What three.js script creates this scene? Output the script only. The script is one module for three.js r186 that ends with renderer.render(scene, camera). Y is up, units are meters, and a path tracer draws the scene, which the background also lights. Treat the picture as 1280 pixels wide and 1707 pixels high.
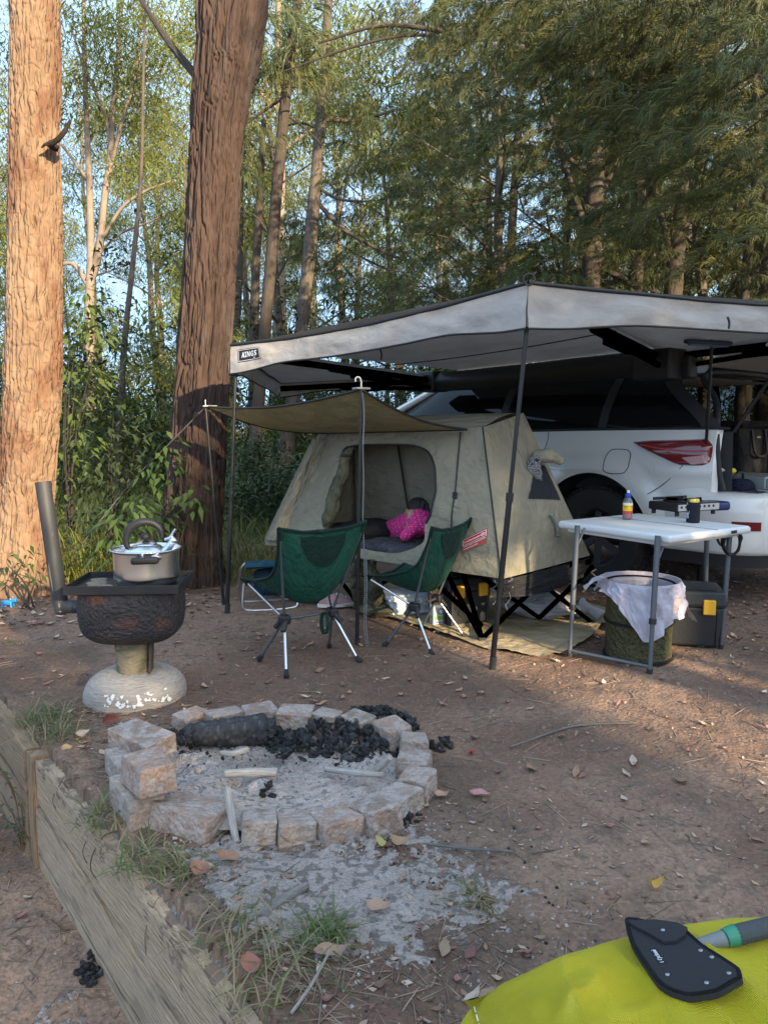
import * as THREE from 'three';
import { RoundedBoxGeometry } from 'three/addons/geometries/RoundedBoxGeometry.js';
import { MarchingCubes } from 'three/addons/objects/MarchingCubes.js';
import { mergeGeometries } from 'three/addons/utils/BufferGeometryUtils.js';

// ---------------------------------------------------------------- camera, sky, sun, exposure
const scene = new THREE.Scene();
const EYE = 1.3, FOCAL = 1242, PITCH = Math.atan(138.5 / FOCAL);
const camera = new THREE.PerspectiveCamera(2 * Math.atan(853.5 / FOCAL) * 180 / Math.PI, 0.75, 0.05, 900);
camera.position.set(0, EYE, 0);
camera.rotation.x = -PITCH;
const renderer = new THREE.WebGLRenderer({ antialias: true });
renderer.toneMapping = THREE.LinearToneMapping;
renderer.toneMappingExposure = 4.4;
renderer.shadowMap.enabled = true;
const SUN = new THREE.Vector3(0.586, 0.309, 0.749).normalize();
{
  const W = 256, Hh = 128, d = new Float32Array(W * Hh * 4);
  for (let j = 0; j < Hh; j++) for (let i = 0; i < W; i++) {
    const el = (j + 0.5) / Hh * Math.PI - Math.PI / 2, t = Math.pow(Math.max(0, Math.sin(el)), 0.55);
    const hor = [0.6, 0.95, 1.4], zen = [0.64, 0.93, 1.36], k = (j * W + i) * 4, az = ((i + 0.5) / W - 0.5) * 2 * Math.PI, dot = Math.cos(el) * Math.cos(az) * SUN.x + Math.sin(el) * SUN.y + Math.cos(el) * Math.sin(az) * SUN.z, glow = 3.2 * Math.exp(-Math.pow(Math.acos(Math.min(1, dot)) / 0.4, 1.2));  // warm glow round the sun, added as fill from behind the camera
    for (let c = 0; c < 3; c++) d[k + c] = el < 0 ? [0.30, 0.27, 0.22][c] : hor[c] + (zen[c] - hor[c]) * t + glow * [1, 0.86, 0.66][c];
    d[k + 3] = 1;
  }
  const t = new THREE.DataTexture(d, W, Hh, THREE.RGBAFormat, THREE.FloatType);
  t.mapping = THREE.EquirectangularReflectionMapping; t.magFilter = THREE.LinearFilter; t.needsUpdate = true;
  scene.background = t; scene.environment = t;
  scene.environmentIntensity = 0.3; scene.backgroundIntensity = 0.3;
}
const sun = new THREE.DirectionalLight(0xffd9a0, 3.1);
sun.color.setRGB(1, 0.78, 0.5);
sun.position.copy(SUN).multiplyScalar(60); sun.target.position.set(0, 0, -6);
sun.castShadow = true; sun.shadow.mapSize.set(4096, 4096);
Object.assign(sun.shadow.camera, { left: -30, right: 30, top: 30, bottom: -30, near: 1, far: 140 });
scene.add(sun, sun.target);

// ---------------------------------------------------------------- helpers
const V = (x, y, z) => new THREE.Vector3(x, y, z);
const rngOf = (s) => () => { s |= 0; s = s + 0x6D2B79F5 | 0; let t = Math.imul(s ^ s >>> 15, 1 | s); t = t + Math.imul(t ^ t >>> 7, 61 | t) ^ t; return ((t ^ t >>> 14) >>> 0) / 4294967296; };
const lerp = (a, b, t) => a + (b - a) * t, clamp = (x, a = 0, b = 1) => Math.min(b, Math.max(a, x)), sstep = (a, b, x) => { const t = clamp((x - a) / (b - a)); return t * t * (3 - 2 * t); };
const hsh = (x, y, z = 0) => { let h = Math.imul(x | 0, 374761393) + Math.imul(y | 0, 668265263) + Math.imul(z | 0, 1440662683); h = Math.imul(h ^ h >>> 13, 1274126177); h ^= h >>> 16; return (h >>> 0) / 4294967296; };
function vn(x, y, z = 0) {          // value noise 0..1
  const xi = Math.floor(x), yi = Math.floor(y), zi = Math.floor(z); let fx = x - xi, fy = y - yi, fz = z - zi;
  fx = fx * fx * (3 - 2 * fx); fy = fy * fy * (3 - 2 * fy); fz = fz * fz * (3 - 2 * fz);
  const p = (k) => lerp(lerp(hsh(xi, yi, zi + k), hsh(xi + 1, yi, zi + k), fx), lerp(hsh(xi, yi + 1, zi + k), hsh(xi + 1, yi + 1, zi + k), fx), fy);
  return fz === 0 ? p(0) : lerp(p(0), p(1), fz);
}
const fbm = (x, y, z = 0, o = 4) => { let s = 0, a = 0.5, n = 0; for (let i = 0; i < o; i++) { s += a * vn(x, y, z); n += a; a *= 0.5; x = x * 2.03 + 17.1; y = y * 2.03 + 5.3; z *= 2.03; } return s / n; };
function pv(x, y, P, Q, s = 0) {    // value noise that repeats every P, Q
  const xi = Math.floor(x), yi = Math.floor(y); let fx = x - xi, fy = y - yi; fx = fx * fx * (3 - 2 * fx); fy = fy * fy * (3 - 2 * fy);
  const m = (a, n) => ((a % n) + n) % n, g = (i, j) => hsh(m(i, P), m(j, Q), s);
  return lerp(lerp(g(xi, yi), g(xi + 1, yi), fx), lerp(g(xi, yi + 1), g(xi + 1, yi + 1), fx), fy);
}
const pf = (u, v, P, Q, o = 4, s = 0) => { let t = 0, a = 0.5, n = 0; for (let i = 0; i < o; i++) { t += a * pv(u * P, v * Q, P, Q, s + i * 7); n += a; a *= 0.55; P *= 2; Q *= 2; } return t / n; };
function pw(x, y, P, Q, s = 0) {    // Worley F2-F1, periodic
  const xi = Math.floor(x), yi = Math.floor(y); let f1 = 9, f2 = 9; const m = (a, n) => ((a % n) + n) % n;
  for (let j = -1; j <= 1; j++) for (let i = -1; i <= 1; i++) {
    const a = m(xi + i, P), b = m(yi + j, Q), dx = xi + i + hsh(a, b, s) - x, dy = yi + j + hsh(a, b, s + 1) - y, d = Math.sqrt(dx * dx + dy * dy);
    if (d < f1) { f2 = f1; f1 = d; } else if (d < f2) f2 = d;
  }
  return f2 - f1;
}
const srgb = (l) => l <= 0.0031308 ? 12.92 * l : 1.055 * Math.pow(l, 1 / 2.4) - 0.055;
function tex(w, h, fn, { color = true, rep = [1, 1] } = {}) {   // fn(u, v) -> linear rgb (color) or a grey value
  const d = new Uint8Array(w * h * 4);
  for (let j = 0; j < h; j++) for (let i = 0; i < w; i++) {
    const c = fn((i + 0.5) / w, (j + 0.5) / h), k = (j * w + i) * 4;
    for (let q = 0; q < 3; q++) d[k + q] = 255 * clamp(color ? srgb(clamp(c[q])) : c);
    d[k + 3] = 255;
  }
  const t = new THREE.DataTexture(d, w, h); t.wrapS = t.wrapT = THREE.RepeatWrapping; t.magFilter = THREE.LinearFilter; t.minFilter = THREE.LinearMipmapLinearFilter;
  if (color) t.colorSpace = THREE.SRGBColorSpace; t.repeat.set(...rep); t.needsUpdate = true; return t;
}
function canvasTex(w, h, draw, color = true) {
  const c = document.createElement('canvas'); c.width = w; c.height = h; draw(c.getContext('2d'), w, h);
  const t = new THREE.CanvasTexture(c); if (color) t.colorSpace = THREE.SRGBColorSpace; return t;
}
const mat = (r, g, b, rough = 0.8, o = {}) => { const m = new THREE.MeshPhysicalMaterial({ roughness: rough, ...o }); m.color.setRGB(r, g, b); return m; };
const mx = (a, b, t) => a.map((x, i) => x + (b[i] - x) * t);

const F_ = V(0, -Math.sin(PITCH), -Math.cos(PITCH)), U_ = V(0, Math.cos(PITCH), -Math.sin(PITCH));
const ray = (px, py) => F_.clone().addScaledVector(V(1, 0, 0), (px - 640) / FOCAL).addScaledVector(U_, -(py - 853.5) / FOCAL);
const at = (px, py, z) => { const d = ray(px, py), t = -z / d.z; return V(0, EYE, 0).addScaledVector(d, t); };      // the point z metres in front
const gp = (px, py, h = 0) => { const d = ray(px, py), t = (h - EYE) / d.y; return V(0, EYE, 0).addScaledVector(d, t); };  // the point at height h

const used = new Map();
const numbered = (n) => { const k = used.get(n) ?? 0; used.set(n, k + 1); return k ? n + '_' + String(k).padStart(3, '0') : n; };
function obj(name, geo, m, parent = scene) {
  if (Array.isArray(geo)) geo = merge(geo);
  const o = new THREE.Mesh(geo, m); o.name = parent === scene ? numbered(name) : name; o.castShadow = o.receiveShadow = true; parent.add(o); return o;
}
function tag(o, label, category, group, kind) { Object.assign(o.userData, { label }); if (category) o.userData.category = category; if (group) o.userData.group = group; if (kind) o.userData.kind = kind; return o; }
function thing(name, label, category, pos = [0, 0, 0], turn = 0, group) {
  const o = new THREE.Group(); o.name = numbered(name); if (pos.isVector3) o.position.copy(pos); else o.position.set(...pos); o.rotation.y = turn; scene.add(o);
  return tag(o, label, category, group);
}
function copy(o, label, pos, turn = 0, s = 1, group) {
  const c = o.clone(); c.name = numbered(o.name.replace(/_\d{3}$/, '')); c.userData = { ...o.userData }; if (label) c.userData.label = label; if (group) c.userData.group = group;
  c.position.set(...pos); c.rotation.set(0, turn, 0); c.scale.set(s, s, s); scene.add(c); return c;
}
function merge(list) {
  const l = list.map((g) => { const k = g.index ? g.toNonIndexed() : g; for (const n of Object.keys(k.attributes)) if (!['position', 'normal', 'uv'].includes(n)) k.deleteAttribute(n); if (!k.attributes.uv) k.setAttribute('uv', new THREE.BufferAttribute(new Float32Array(k.attributes.position.count * 2), 2)); return k; });
  return mergeGeometries(l);
}
const mv = (g, x, y, z, rx = 0, ry = 0, rz = 0) => { if (rx || ry || rz) g.applyMatrix4(new THREE.Matrix4().makeRotationFromEuler(new THREE.Euler(rx, ry, rz))); return g.translate(x, y, z); };
const rbox = (w, h, d, r = 0.01, s = 2) => new RoundedBoxGeometry(w, h, d, s, Math.min(r, w / 2.01, h / 2.01, d / 2.01));
const vv = (p) => p.isVector3 ? p : V(...p);
function strut(a, b, r, r2 = r, n = 10) {
  a = vv(a); b = vv(b); const d = b.clone().sub(a), g = new THREE.CylinderGeometry(r2, r, d.length(), n, 1);
  g.applyQuaternion(new THREE.Quaternion().setFromUnitVectors(V(0, 1, 0), d.clone().normalize())); return g.translate((a.x + b.x) / 2, (a.y + b.y) / 2, (a.z + b.z) / 2);
}
function beam(a, b, w, h, up = V(0, 1, 0)) {   // a box-section bar
  a = vv(a); b = vv(b); const d = b.clone().sub(a), L = d.length(); d.normalize(); const s = d.clone().cross(up).normalize(), u = s.clone().cross(d);
  const g = rbox(w, h, L, Math.min(w, h) * 0.15, 1); g.applyMatrix4(new THREE.Matrix4().makeBasis(s, u, d.clone())); return g.translate((a.x + b.x) / 2, (a.y + b.y) / 2, (a.z + b.z) / 2);
}
const tube = (pts, r, n = 40, m = 8, closed = false) => new THREE.TubeGeometry(new THREE.CatmullRomCurve3(pts.map(vv), closed), n, r, m, closed);
function taper(pts, radii, n = 24, m = 8, wob = 0, seed = 0) {    // a tube whose radius varies
  const c = new THREE.CatmullRomCurve3(pts.map(vv)), pos = [], uv = [], idx = [], fr = c.computeFrenetFrames(n), R = (t) => { const k = t * (radii.length - 1), i = Math.min(radii.length - 2, Math.floor(k)); return lerp(radii[i], radii[i + 1], k - i); }, L = c.getLength();
  for (let i = 0; i <= n; i++) {
    const p = c.getPoint(i / n), r = R(i / n), N = fr.normals[i], B = fr.binormals[i];
    for (let j = 0; j <= m; j++) { const a = j / m * Math.PI * 2, q = r * (1 + (wob ? wob * (fbm(Math.cos(a) * 2 + seed, Math.sin(a) * 2, i / n * L * 6, 3) - 0.5) * 2 : 0)); pos.push(p.x + (N.x * Math.cos(a) + B.x * Math.sin(a)) * q, p.y + (N.y * Math.cos(a) + B.y * Math.sin(a)) * q, p.z + (N.z * Math.cos(a) + B.z * Math.sin(a)) * q); uv.push(j / m, i / n * L); }
  }
  for (let i = 0; i < n; i++) for (let j = 0; j < m; j++) { const a = i * (m + 1) + j, b = a + m + 1; idx.push(a, b, a + 1, b, b + 1, a + 1); }
  for (const [row, dir] of [[0, 1], [n, -1]]) { const k = pos.length / 3, p = c.getPoint(row / n); pos.push(p.x, p.y, p.z); uv.push(0.5, 0); for (let j = 0; j < m; j++) dir > 0 ? idx.push(k, row * (m + 1) + j, row * (m + 1) + j + 1) : idx.push(k, row * (m + 1) + j + 1, row * (m + 1) + j); }
  return geom(pos, uv, idx);
}
function geom(pos, uv, idx) {
  const g = new THREE.BufferGeometry(); g.setAttribute('position', new THREE.Float32BufferAttribute(pos, 3)); if (uv) g.setAttribute('uv', new THREE.Float32BufferAttribute(uv, 2)); if (idx) g.setIndex(idx); g.computeVertexNormals(); return g;
}
function surf(nu, nv, fn, us = 1, vs = 1) {     // fn(u, v) -> point
  const pos = [], uv = [], idx = [];
  for (let j = 0; j <= nv; j++) for (let i = 0; i <= nu; i++) { const p = fn(i / nu, j / nv); if (p.isVector3) pos.push(p.x, p.y, p.z); else pos.push(...p); uv.push(i / nu * us, j / nv * vs); }
  for (let j = 0; j < nv; j++) for (let i = 0; i < nu; i++) { const a = j * (nu + 1) + i, b = a + nu + 1; idx.push(a, a + 1, b, b, a + 1, b + 1); }
  return geom(pos, uv, idx);
}
const face = (g, x, y, z) => { const n = g.attributes.normal; let s = 0; for (let i = 0; i < n.count; i++) s += n.getX(i) * x + n.getY(i) * y + n.getZ(i) * z; if (s < 0) { const I = g.index.array; for (let i = 0; i < I.length; i += 3) { const t = I[i]; I[i] = I[i + 1]; I[i + 1] = t; } for (let i = 0; i < n.array.length; i++) n.array[i] = -n.array[i]; } return g; };   // turn a sheet's front this way
const lathe = (pts, n = 32) => new THREE.LatheGeometry(pts.map((p) => new THREE.Vector2(...p)), n);
function rough(g, amp, freq, seed = 0, o = 3) {   // push vertices along their normals by noise; equal places move alike
  const p = g.attributes.position, n = g.attributes.normal;
  for (let i = 0; i < p.count; i++) { const x = p.getX(i), y = p.getY(i), z = p.getZ(i), k = (fbm(x * freq + seed, y * freq, z * freq, o) - 0.5) * 2 * amp; p.setXYZ(i, x + n.getX(i) * k, y + n.getY(i) * k, z + n.getZ(i) * k); }
  g.computeVertexNormals(); return g;
}
function inst(name, geo, m, mats, colors, parent) {
  const o = new THREE.InstancedMesh(geo, m, mats.length); o.name = name; mats.forEach((q, i) => o.setMatrixAt(i, q)); if (colors) colors.forEach((c, i) => o.setColorAt(i, c)); o.castShadow = o.receiveShadow = true; parent.add(o); return o;
}
const M4 = (x, y, z, rx, ry, rz, s = 1, sy = s, sz = s) => new THREE.Matrix4().compose(V(x, y, z), new THREE.Quaternion().setFromEuler(new THREE.Euler(rx, ry, rz, 'YXZ')), V(s, sy, sz));

// ---------------------------------------------------------------- ground
const WA = V(-1.325, 0, -2.91), WD = V(0.622, 0, 0.783).normalize(), WN = V(-WD.z, 0, WD.x);      // the retaining wall: a point, its run, its outward side
const wallDist = (x, z) => { const s = (x - WA.x) * WD.x + (z - WA.z) * WD.z; return (x - WA.x) * WN.x + (z - WA.z) * WN.z - (s < -0.05 ? 0.02 : 0); };
const LOW = -0.47;
function gh(x, z) {
  const d = wallDist(x, z), far = sstep(8, 25, Math.hypot(x, z));
  let up = (fbm(x * 0.9 + 3, z * 0.9, 0, 3) - 0.5) * 0.035 + (fbm(x * 9, z * 9, 0, 3) - 0.5) * 0.014 + (fbm(x * 28, z * 28, 0, 2) - 0.5) * 0.009 + far * (fbm(x * 0.12, z * 0.12, 5, 3) - 0.4) * 0.9;
  up += (0.03 * fbm(x * 6, z * 6, 3, 3) - 0.004) * sstep(0.4, 0.0, -d);
  const lo = LOW + (fbm(x * 3 + 9, z * 3, 0, 4) - 0.5) * 0.07 + (fbm(x * 25, z * 25, 1, 2) - 0.5) * 0.012;
  const s = sstep(-8, -3.6, z);      // the step runs out into the bush far along the wall
  const lo2 = lerp(up, lo, s);
  return lerp(up, lo2, sstep(0.036, 0.066, d));
}
const drops = (n, r) => { const a = []; for (let i = 0; i < n; i++) a.push(r(i)); return a; };
const axisOf = (a, b, step, lo, hi) => { const l = []; for (let x = a; x <= b; x += step) l.push(x); for (let x = b, s = step; x < hi;) { s *= 1.22; x += s; l.push(x); } for (let x = a, s = step; x > lo;) { s *= 1.22; x -= s; l.unshift(x); } return l; };
const groundTex = (() => {
  const N = 2048, r = rngOf(11), m = 3.0;   // one tile is 3 m
  const c = document.createElement('canvas'); c.width = c.height = N; const g = c.getContext('2d');
  const im = g.createImageData(N, N), bm = new Float32Array(N * N);
  for (let j = 0; j < N; j++) for (let i = 0; i < N; i++) {
    const u = i / N, v = j / N, a = pf(u, v, 5, 5, 5, 1), b = pf(u, v, 60, 60, 3, 40), f = pf(u, v, 300, 300, 2, 70), k = (j * N + i) * 4;
    let q = mx([0.135, 0.078, 0.05], [0.22, 0.14, 0.093], sstep(0.32, 0.68, a)); q = mx(q, [0.1, 0.07, 0.052], sstep(0.55, 0.75, b) * 0.55); const s = 0.66 + 0.68 * f;
    for (let e = 0; e < 3; e++) im.data[k + e] = 255 * srgb(clamp(q[e] * s)); im.data[k + 3] = 255;
  }
  g.putImageData(im, 0, 0);
  const stroke = (n, len, w, cols, curve) => { for (let i = 0; i < n; i++) { const x = r() * N, y = r() * N, t = r() * 6.283, L = len * (0.4 + r()), col = cols[Math.floor(r() * cols.length)]; g.strokeStyle = col; g.lineWidth = w * (0.5 + r()); for (const ox of [0, -N, N]) for (const oy of [0, -N, N]) { if (x + ox < -L || x + ox > N + L || y + oy < -L || y + oy > N + L) continue; g.beginPath(); g.moveTo(x + ox, y + oy); g.quadraticCurveTo(x + ox + Math.cos(t) * L / 2 + (r() - 0.5) * curve, y + oy + Math.sin(t) * L / 2 + (r() - 0.5) * curve, x + ox + Math.cos(t) * L, y + oy + Math.sin(t) * L); g.stroke(); } } };
  stroke(5200, 22, 1.1, ['#4a3a30', '#55443a', '#6b5647', '#7d6654', '#3c2f28'], 10);
  stroke(1500, 44, 1.5, ['#43342b', '#8a725f', '#5d4a3c', '#75604f'], 24);
  stroke(2600, 5, 2.2, ['#a08b78', '#b09c88', '#6a5648', '#8f7865', '#c0b09e'], 3);
  const t = new THREE.CanvasTexture(c); t.colorSpace = THREE.SRGBColorSpace; t.wrapS = t.wrapT = THREE.RepeatWrapping; return t;
})();
const groundBump = tex(1024, 1024, (u, v) => 0.5 * pf(u, v, 40, 40, 4, 3) + 0.3 * pf(u, v, 160, 160, 3, 8) + 0.2 * pf(u, v, 420, 420, 1, 9), { color: false });
const groundMat = mat(1, 1, 1, 0.95, { map: groundTex, bumpMap: groundBump, bumpScale: 0.014, vertexColors: true });
{
  const X = axisOf(-3.4, 3.6, 0.024, -320, 320), Z = axisOf(-6.4, -0.9, 0.024, -420, 320), pos = [], uv = [], col = [], idx = [];
  for (const z of Z) for (const x of X) {
    pos.push(x, gh(x, z), z); uv.push(x / 3, z / 3);
    const d = wallDist(x, z), k = 0.66 + 0.68 * fbm(x * 0.8 + 7, z * 0.8, 2, 5);
    let c = [k, k, k];
    if (d < 0.02) c = mx(c, [0.72 * k, 0.68 * k, 0.64 * k], sstep(-0.6, -0.1, d + (fbm(x * 5, z * 5, 8, 3) - 0.5) * 0.9) * 0.8);   // darker humus by the wall
    
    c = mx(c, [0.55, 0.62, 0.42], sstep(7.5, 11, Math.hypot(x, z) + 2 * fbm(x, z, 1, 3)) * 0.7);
    const ax = (x + 0.32) / 0.95, az = (z + 2.2) / 0.62, sm = fbm(x * 4, z * 4, 12, 4);
    c = mx(c, [0.62, 0.66, 0.7], sstep(1.25, 0.5, Math.hypot(ax, az) + (sm - 0.5) * 1.5) * (d < 0 ? 0.8 : 0));        // soot and ash trodden into the soil round the fire
    col.push(...c);
  }
  const n = X.length;
  for (let j = 0; j < Z.length - 1; j++) for (let i = 0; i < n - 1; i++) { const a = j * n + i, b = a + n; idx.push(a, b, a + 1, b, b + 1, a + 1); }
  const g = geom(pos, uv, idx); g.setAttribute('color', new THREE.Float32BufferAttribute(col, 3));
  const o = obj('ground', g, groundMat); o.userData.kind = 'structure'; o.userData.label = 'trodden brown dirt of the campsite and the lower path';
}
// ---------------------------------------------------------------- bark and big trunks
function barkTrunk(pts, rings, segs, disp, rad0) {   // pts: [height y, centre x, centre z, radius]
  const pos = [], uv = [], idx = [], cx = new THREE.CatmullRomCurve3(pts.map((p) => V(p[1], p[0], p[2]))), n = pts.length - 1;
  for (let i = 0; i <= rings; i++) {
    const t = i / rings, c = cx.getPoint(t), k = t * n, a = Math.min(n - 1, Math.floor(k)), r = lerp(pts[a][3], pts[a + 1][3], (k - a) * (k - a) * (3 - 2 * (k - a)));
    for (let j = 0; j <= segs; j++) { const th = j / segs * Math.PI * 2, u = j / segs, q = r + disp(u, c.y, th); pos.push(c.x + Math.cos(th) * q, c.y, c.z - Math.sin(th) * q); uv.push(u * Math.round(Math.PI * 2 * rad0), c.y / 2); }
  }
  for (let i = 0; i < rings; i++) for (let j = 0; j < segs; j++) { const a = i * (segs + 1) + j, b = a + segs + 1; idx.push(a, a + 1, b, b, a + 1, b + 1); }
  const g = geom(pos, uv, idx), N = g.attributes.normal;
  for (let i = 0; i <= rings; i++) { const a = i * (segs + 1), b = a + segs, x = N.getX(a) + N.getX(b), y = N.getY(a) + N.getY(b), z = N.getZ(a) + N.getZ(b), l = Math.hypot(x, y, z); N.setXYZ(a, x / l, y / l, z / l); N.setXYZ(b, x / l, y / l, z / l); }
  return g;
}
const plateBump = tex(512, 1024, (u, v) => { const w = pf(u, v, 7, 9, 3, 5) * 0.07, a = Math.abs(2 * pv((u + w) * 30, v * 12, 30, 12, 3) - 1), b = Math.abs(2 * pv((u + w * 1.4) * 52, v * 26, 52, 26, 9) - 1); return 0.5 * sstep(0.0, 0.3, a) + 0.25 * sstep(0.0, 0.35, b) + 0.25 * pf(u, v, 60, 50, 3, 2); }, { color: false });
const stringBump = tex(512, 1024, (u, v) => { const w = pf(u, v, 5, 6, 3, 4) * 0.12; return 0.6 * pf(u + w, v, 26, 5, 4, 1) + 0.4 * Math.abs(2 * pf(u + w, v, 60, 10, 2, 31) - 1); }, { color: false });
const barkA = mat(1, 1, 1, 0.92, { bumpMap: plateBump, bumpScale: 0.02, map: tex(512, 512, (u, v) => mx(mx([0.145, 0.088, 0.053], [0.235, 0.158, 0.1], pf(u, v, 6, 5, 4, 3)), [0.12, 0.052, 0.027], sstep(0.52, 0.7, pf(u, v, 4, 3, 5, 50)) * 0.75).map((q) => q * (0.8 + 0.4 * pf(u, v, 60, 30, 3, 77)))) });
const barkB = mat(1, 1, 1, 0.93, { bumpMap: stringBump, bumpScale: 0.03, map: tex(512, 512, (u, v) => mx(mx([0.036, 0.022, 0.017], [0.064, 0.037, 0.027], pf(u, v, 14, 3, 4, 3)), [0.08, 0.066, 0.057], sstep(0.55, 0.75, pf(u, v, 9, 4, 4, 50)) * 0.55).map((q) => q * (0.75 + 0.5 * pf(u, v, 80, 10, 3, 77)))) });
const barkGrey = mat(1, 1, 1, 0.93, { bumpMap: stringBump, bumpScale: 0.012, map: tex(256, 512, (u, v) => mx([0.07, 0.057, 0.047], [0.14, 0.114, 0.094], pf(u, v, 8, 5, 4, 3)).map((q) => q * (0.7 + 0.6 * pf(u, v, 40, 10, 3, 77)))) });
const barkDark = mat(1, 1, 1, 0.95, { bumpMap: stringBump, bumpScale: 0.014, map: tex(256, 512, (u, v) => mx([0.038, 0.03, 0.025], [0.075, 0.058, 0.047], pf(u, v, 8, 5, 4, 3)).map((q) => q * (0.7 + 0.6 * pf(u, v, 40, 10, 3, 77)))) });
const barkPale = mat(1, 1, 1, 0.85, { bumpMap: stringBump, bumpScale: 0.006, map: tex(256, 512, (u, v) => mx([0.17, 0.132, 0.103], [0.28, 0.228, 0.182], pf(u, v, 5, 4, 4, 3)).map((q) => q * (0.75 + 0.5 * pf(u, v, 30, 14, 3, 77)))) });
const ringAt = (py, xl, xr, z) => { const a = at(xl, py, z), b = at(xr, py, z); return [a.y, (a.x + b.x) / 2, -z, (b.x - a.x) / 2]; };
const cracks = (th, y, kx, ky, s) => { const w = (fbm(Math.cos(th) * 2 + s, y * 3, Math.sin(th) * 2, 3) - 0.5) * 2.2, c = Math.cos(th) * kx + w, d = Math.sin(th) * kx + w * 0.7; const a = Math.abs(2 * vn(c + 31 + s, y * ky + w, d + 17) - 1), b = Math.abs(2 * vn(c * 1.7 + 77, y * ky * 1.9 + 5 + s, d * 1.7 + 3) - 1); return Math.min(sstep(0.02, 0.3, a), 0.35 + 0.65 * sstep(0.0, 0.26, b)); };
const worl = (u, y, per) => pw(u * per + fbm(y * 3, u * 6, 2, 3) * 0.9, y * 7, per, 1e6, 5);
// leaf clumps ------------------------------------------------------------
function leafGeo(list) {   // list of [base, dir, width vector, length, width, droop]
  const pos = [], idx = [];
  for (const [b, d, w, L, W, dr] of list) {
    const k = pos.length / 3, p = (t, s, y) => pos.push(b.x + d.x * L * t + w.x * W * s, b.y + d.y * L * t + w.y * W * s - dr * t * t * L + y, b.z + d.z * L * t + w.z * W * s);
    p(0, 0, 0); p(0.4, -0.5, 0.12 * W); p(0.4, 0.5, 0.12 * W); p(1, 0, 0); p(0.4, 0, -0.06 * W);
    idx.push(k, k + 4, k + 1, k, k + 2, k + 4, k + 1, k + 4, k + 3, k + 4, k + 2, k + 3);
  }
  const g = geom(pos, null, idx); return g;
}
const unit = (r) => { const z = r() * 2 - 1, a = r() * 6.283, s = Math.sqrt(1 - z * z); return V(s * Math.cos(a), z, s * Math.sin(a)); };
function eucClump(seed, n = 46, R = 0.42) {        // hanging sickle leaves along a few twigs
  const r = rngOf(seed), l = [];
  for (let i = 0; i < n; i++) { const c = unit(r).multiplyScalar(R * Math.cbrt(r())), d = unit(r); d.y = d.y * 0.6 - 0.75; d.normalize(); const w = d.clone().cross(unit(r)).normalize(); c.y *= 0.75; l.push([c, d, w, 0.11 + r() * 0.09, 0.024 + r() * 0.014, 0.1]); }
  return leafGeo(l);
}
function broadClump(seed, n = 30, R = 0.26, L = 0.1) {
  const r = rngOf(seed), l = [];
  for (let i = 0; i < n; i++) { const c = unit(r).multiplyScalar(R * Math.cbrt(r())), d = unit(r); d.y = d.y * 0.5 - 0.1; d.normalize(); const w = d.clone().cross(V(0, 1, 0)).normalize().applyAxisAngle(d, (r() - 0.5) * 1.2); l.push([c, d, w, L * (0.6 + r() * 0.7), L * 0.42, 0.25]); }
  return leafGeo(l);
}
function needleClump(seed, tufts = 8, per = 11) {     // she-oak: a twig that carries drooping brushes of long thin branchlets
  const r = rngOf(seed), pos = [], idx = [];
  for (let j = 0; j < tufts; j++) {
    const t = j / tufts, o = V(t * 0.75 + (r() - 0.5) * 0.12, -0.2 * t * t + (r() - 0.5) * 0.2, (r() - 0.5) * 0.45), ax = V(0.2 + r() * 0.8, 0.1 - r() * 1.1, (r() - 0.5) * 1.4).normalize();
    for (let i = 0; i < per; i++) {
      const b = o.clone().addScaledVector(unit(r), 0.03), d = ax.clone().addScaledVector(unit(r), 0.42).normalize(), L = 0.16 + r() * 0.2, W = 0.0058, w = d.clone().cross(unit(r)).normalize(), k = pos.length / 3, m = b.clone().addScaledVector(d, L * 0.5), e = m.clone().add(V(d.x * 0.6, d.y - 0.5, d.z * 0.6).normalize().multiplyScalar(L * 0.55));
      for (const [q, f] of [[b, 1], [m, 0.9], [e, 0.3]]) pos.push(q.x - w.x * W * f, q.y - w.y * W * f, q.z - w.z * W * f, q.x + w.x * W * f, q.y + w.y * W * f, q.z + w.z * W * f);
      idx.push(k, k + 1, k + 2, k + 1, k + 3, k + 2, k + 2, k + 3, k + 4, k + 3, k + 5, k + 4);
    }
  }
  return geom(pos, null, idx);
}
const leafMat = (r, g, b) => mat(r, g, b, 0.62, { transmission: 0.45, thickness: 0, side: THREE.DoubleSide, specularIntensity: 0.4 });
const LEAF = { gum: leafMat(0.17, 0.19, 0.045), oak: leafMat(0.125, 0.14, 0.05), broad: leafMat(0.065, 0.115, 0.028), dark: leafMat(0.05, 0.075, 0.025), grass: leafMat(0.17, 0.19, 0.06) };
const CL = { gum: [1, 2, 3].map((s) => eucClump(s * 31)), oak: [1, 2, 3].map((s) => needleClump(s * 17)), broad: [1, 2].map((s) => broadClump(s * 13)), big: [1, 2].map((s) => broadClump(s * 23, 16, 0.2, 0.15)) };
const tone = (r, k = 0.3) => { const a = 1 + (r() - 0.5) * 2 * k, b = (r() - 0.5) * k; return new THREE.Color().setRGB(a * (1 + b), a, a * (1 - b * 0.7)); };
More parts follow.
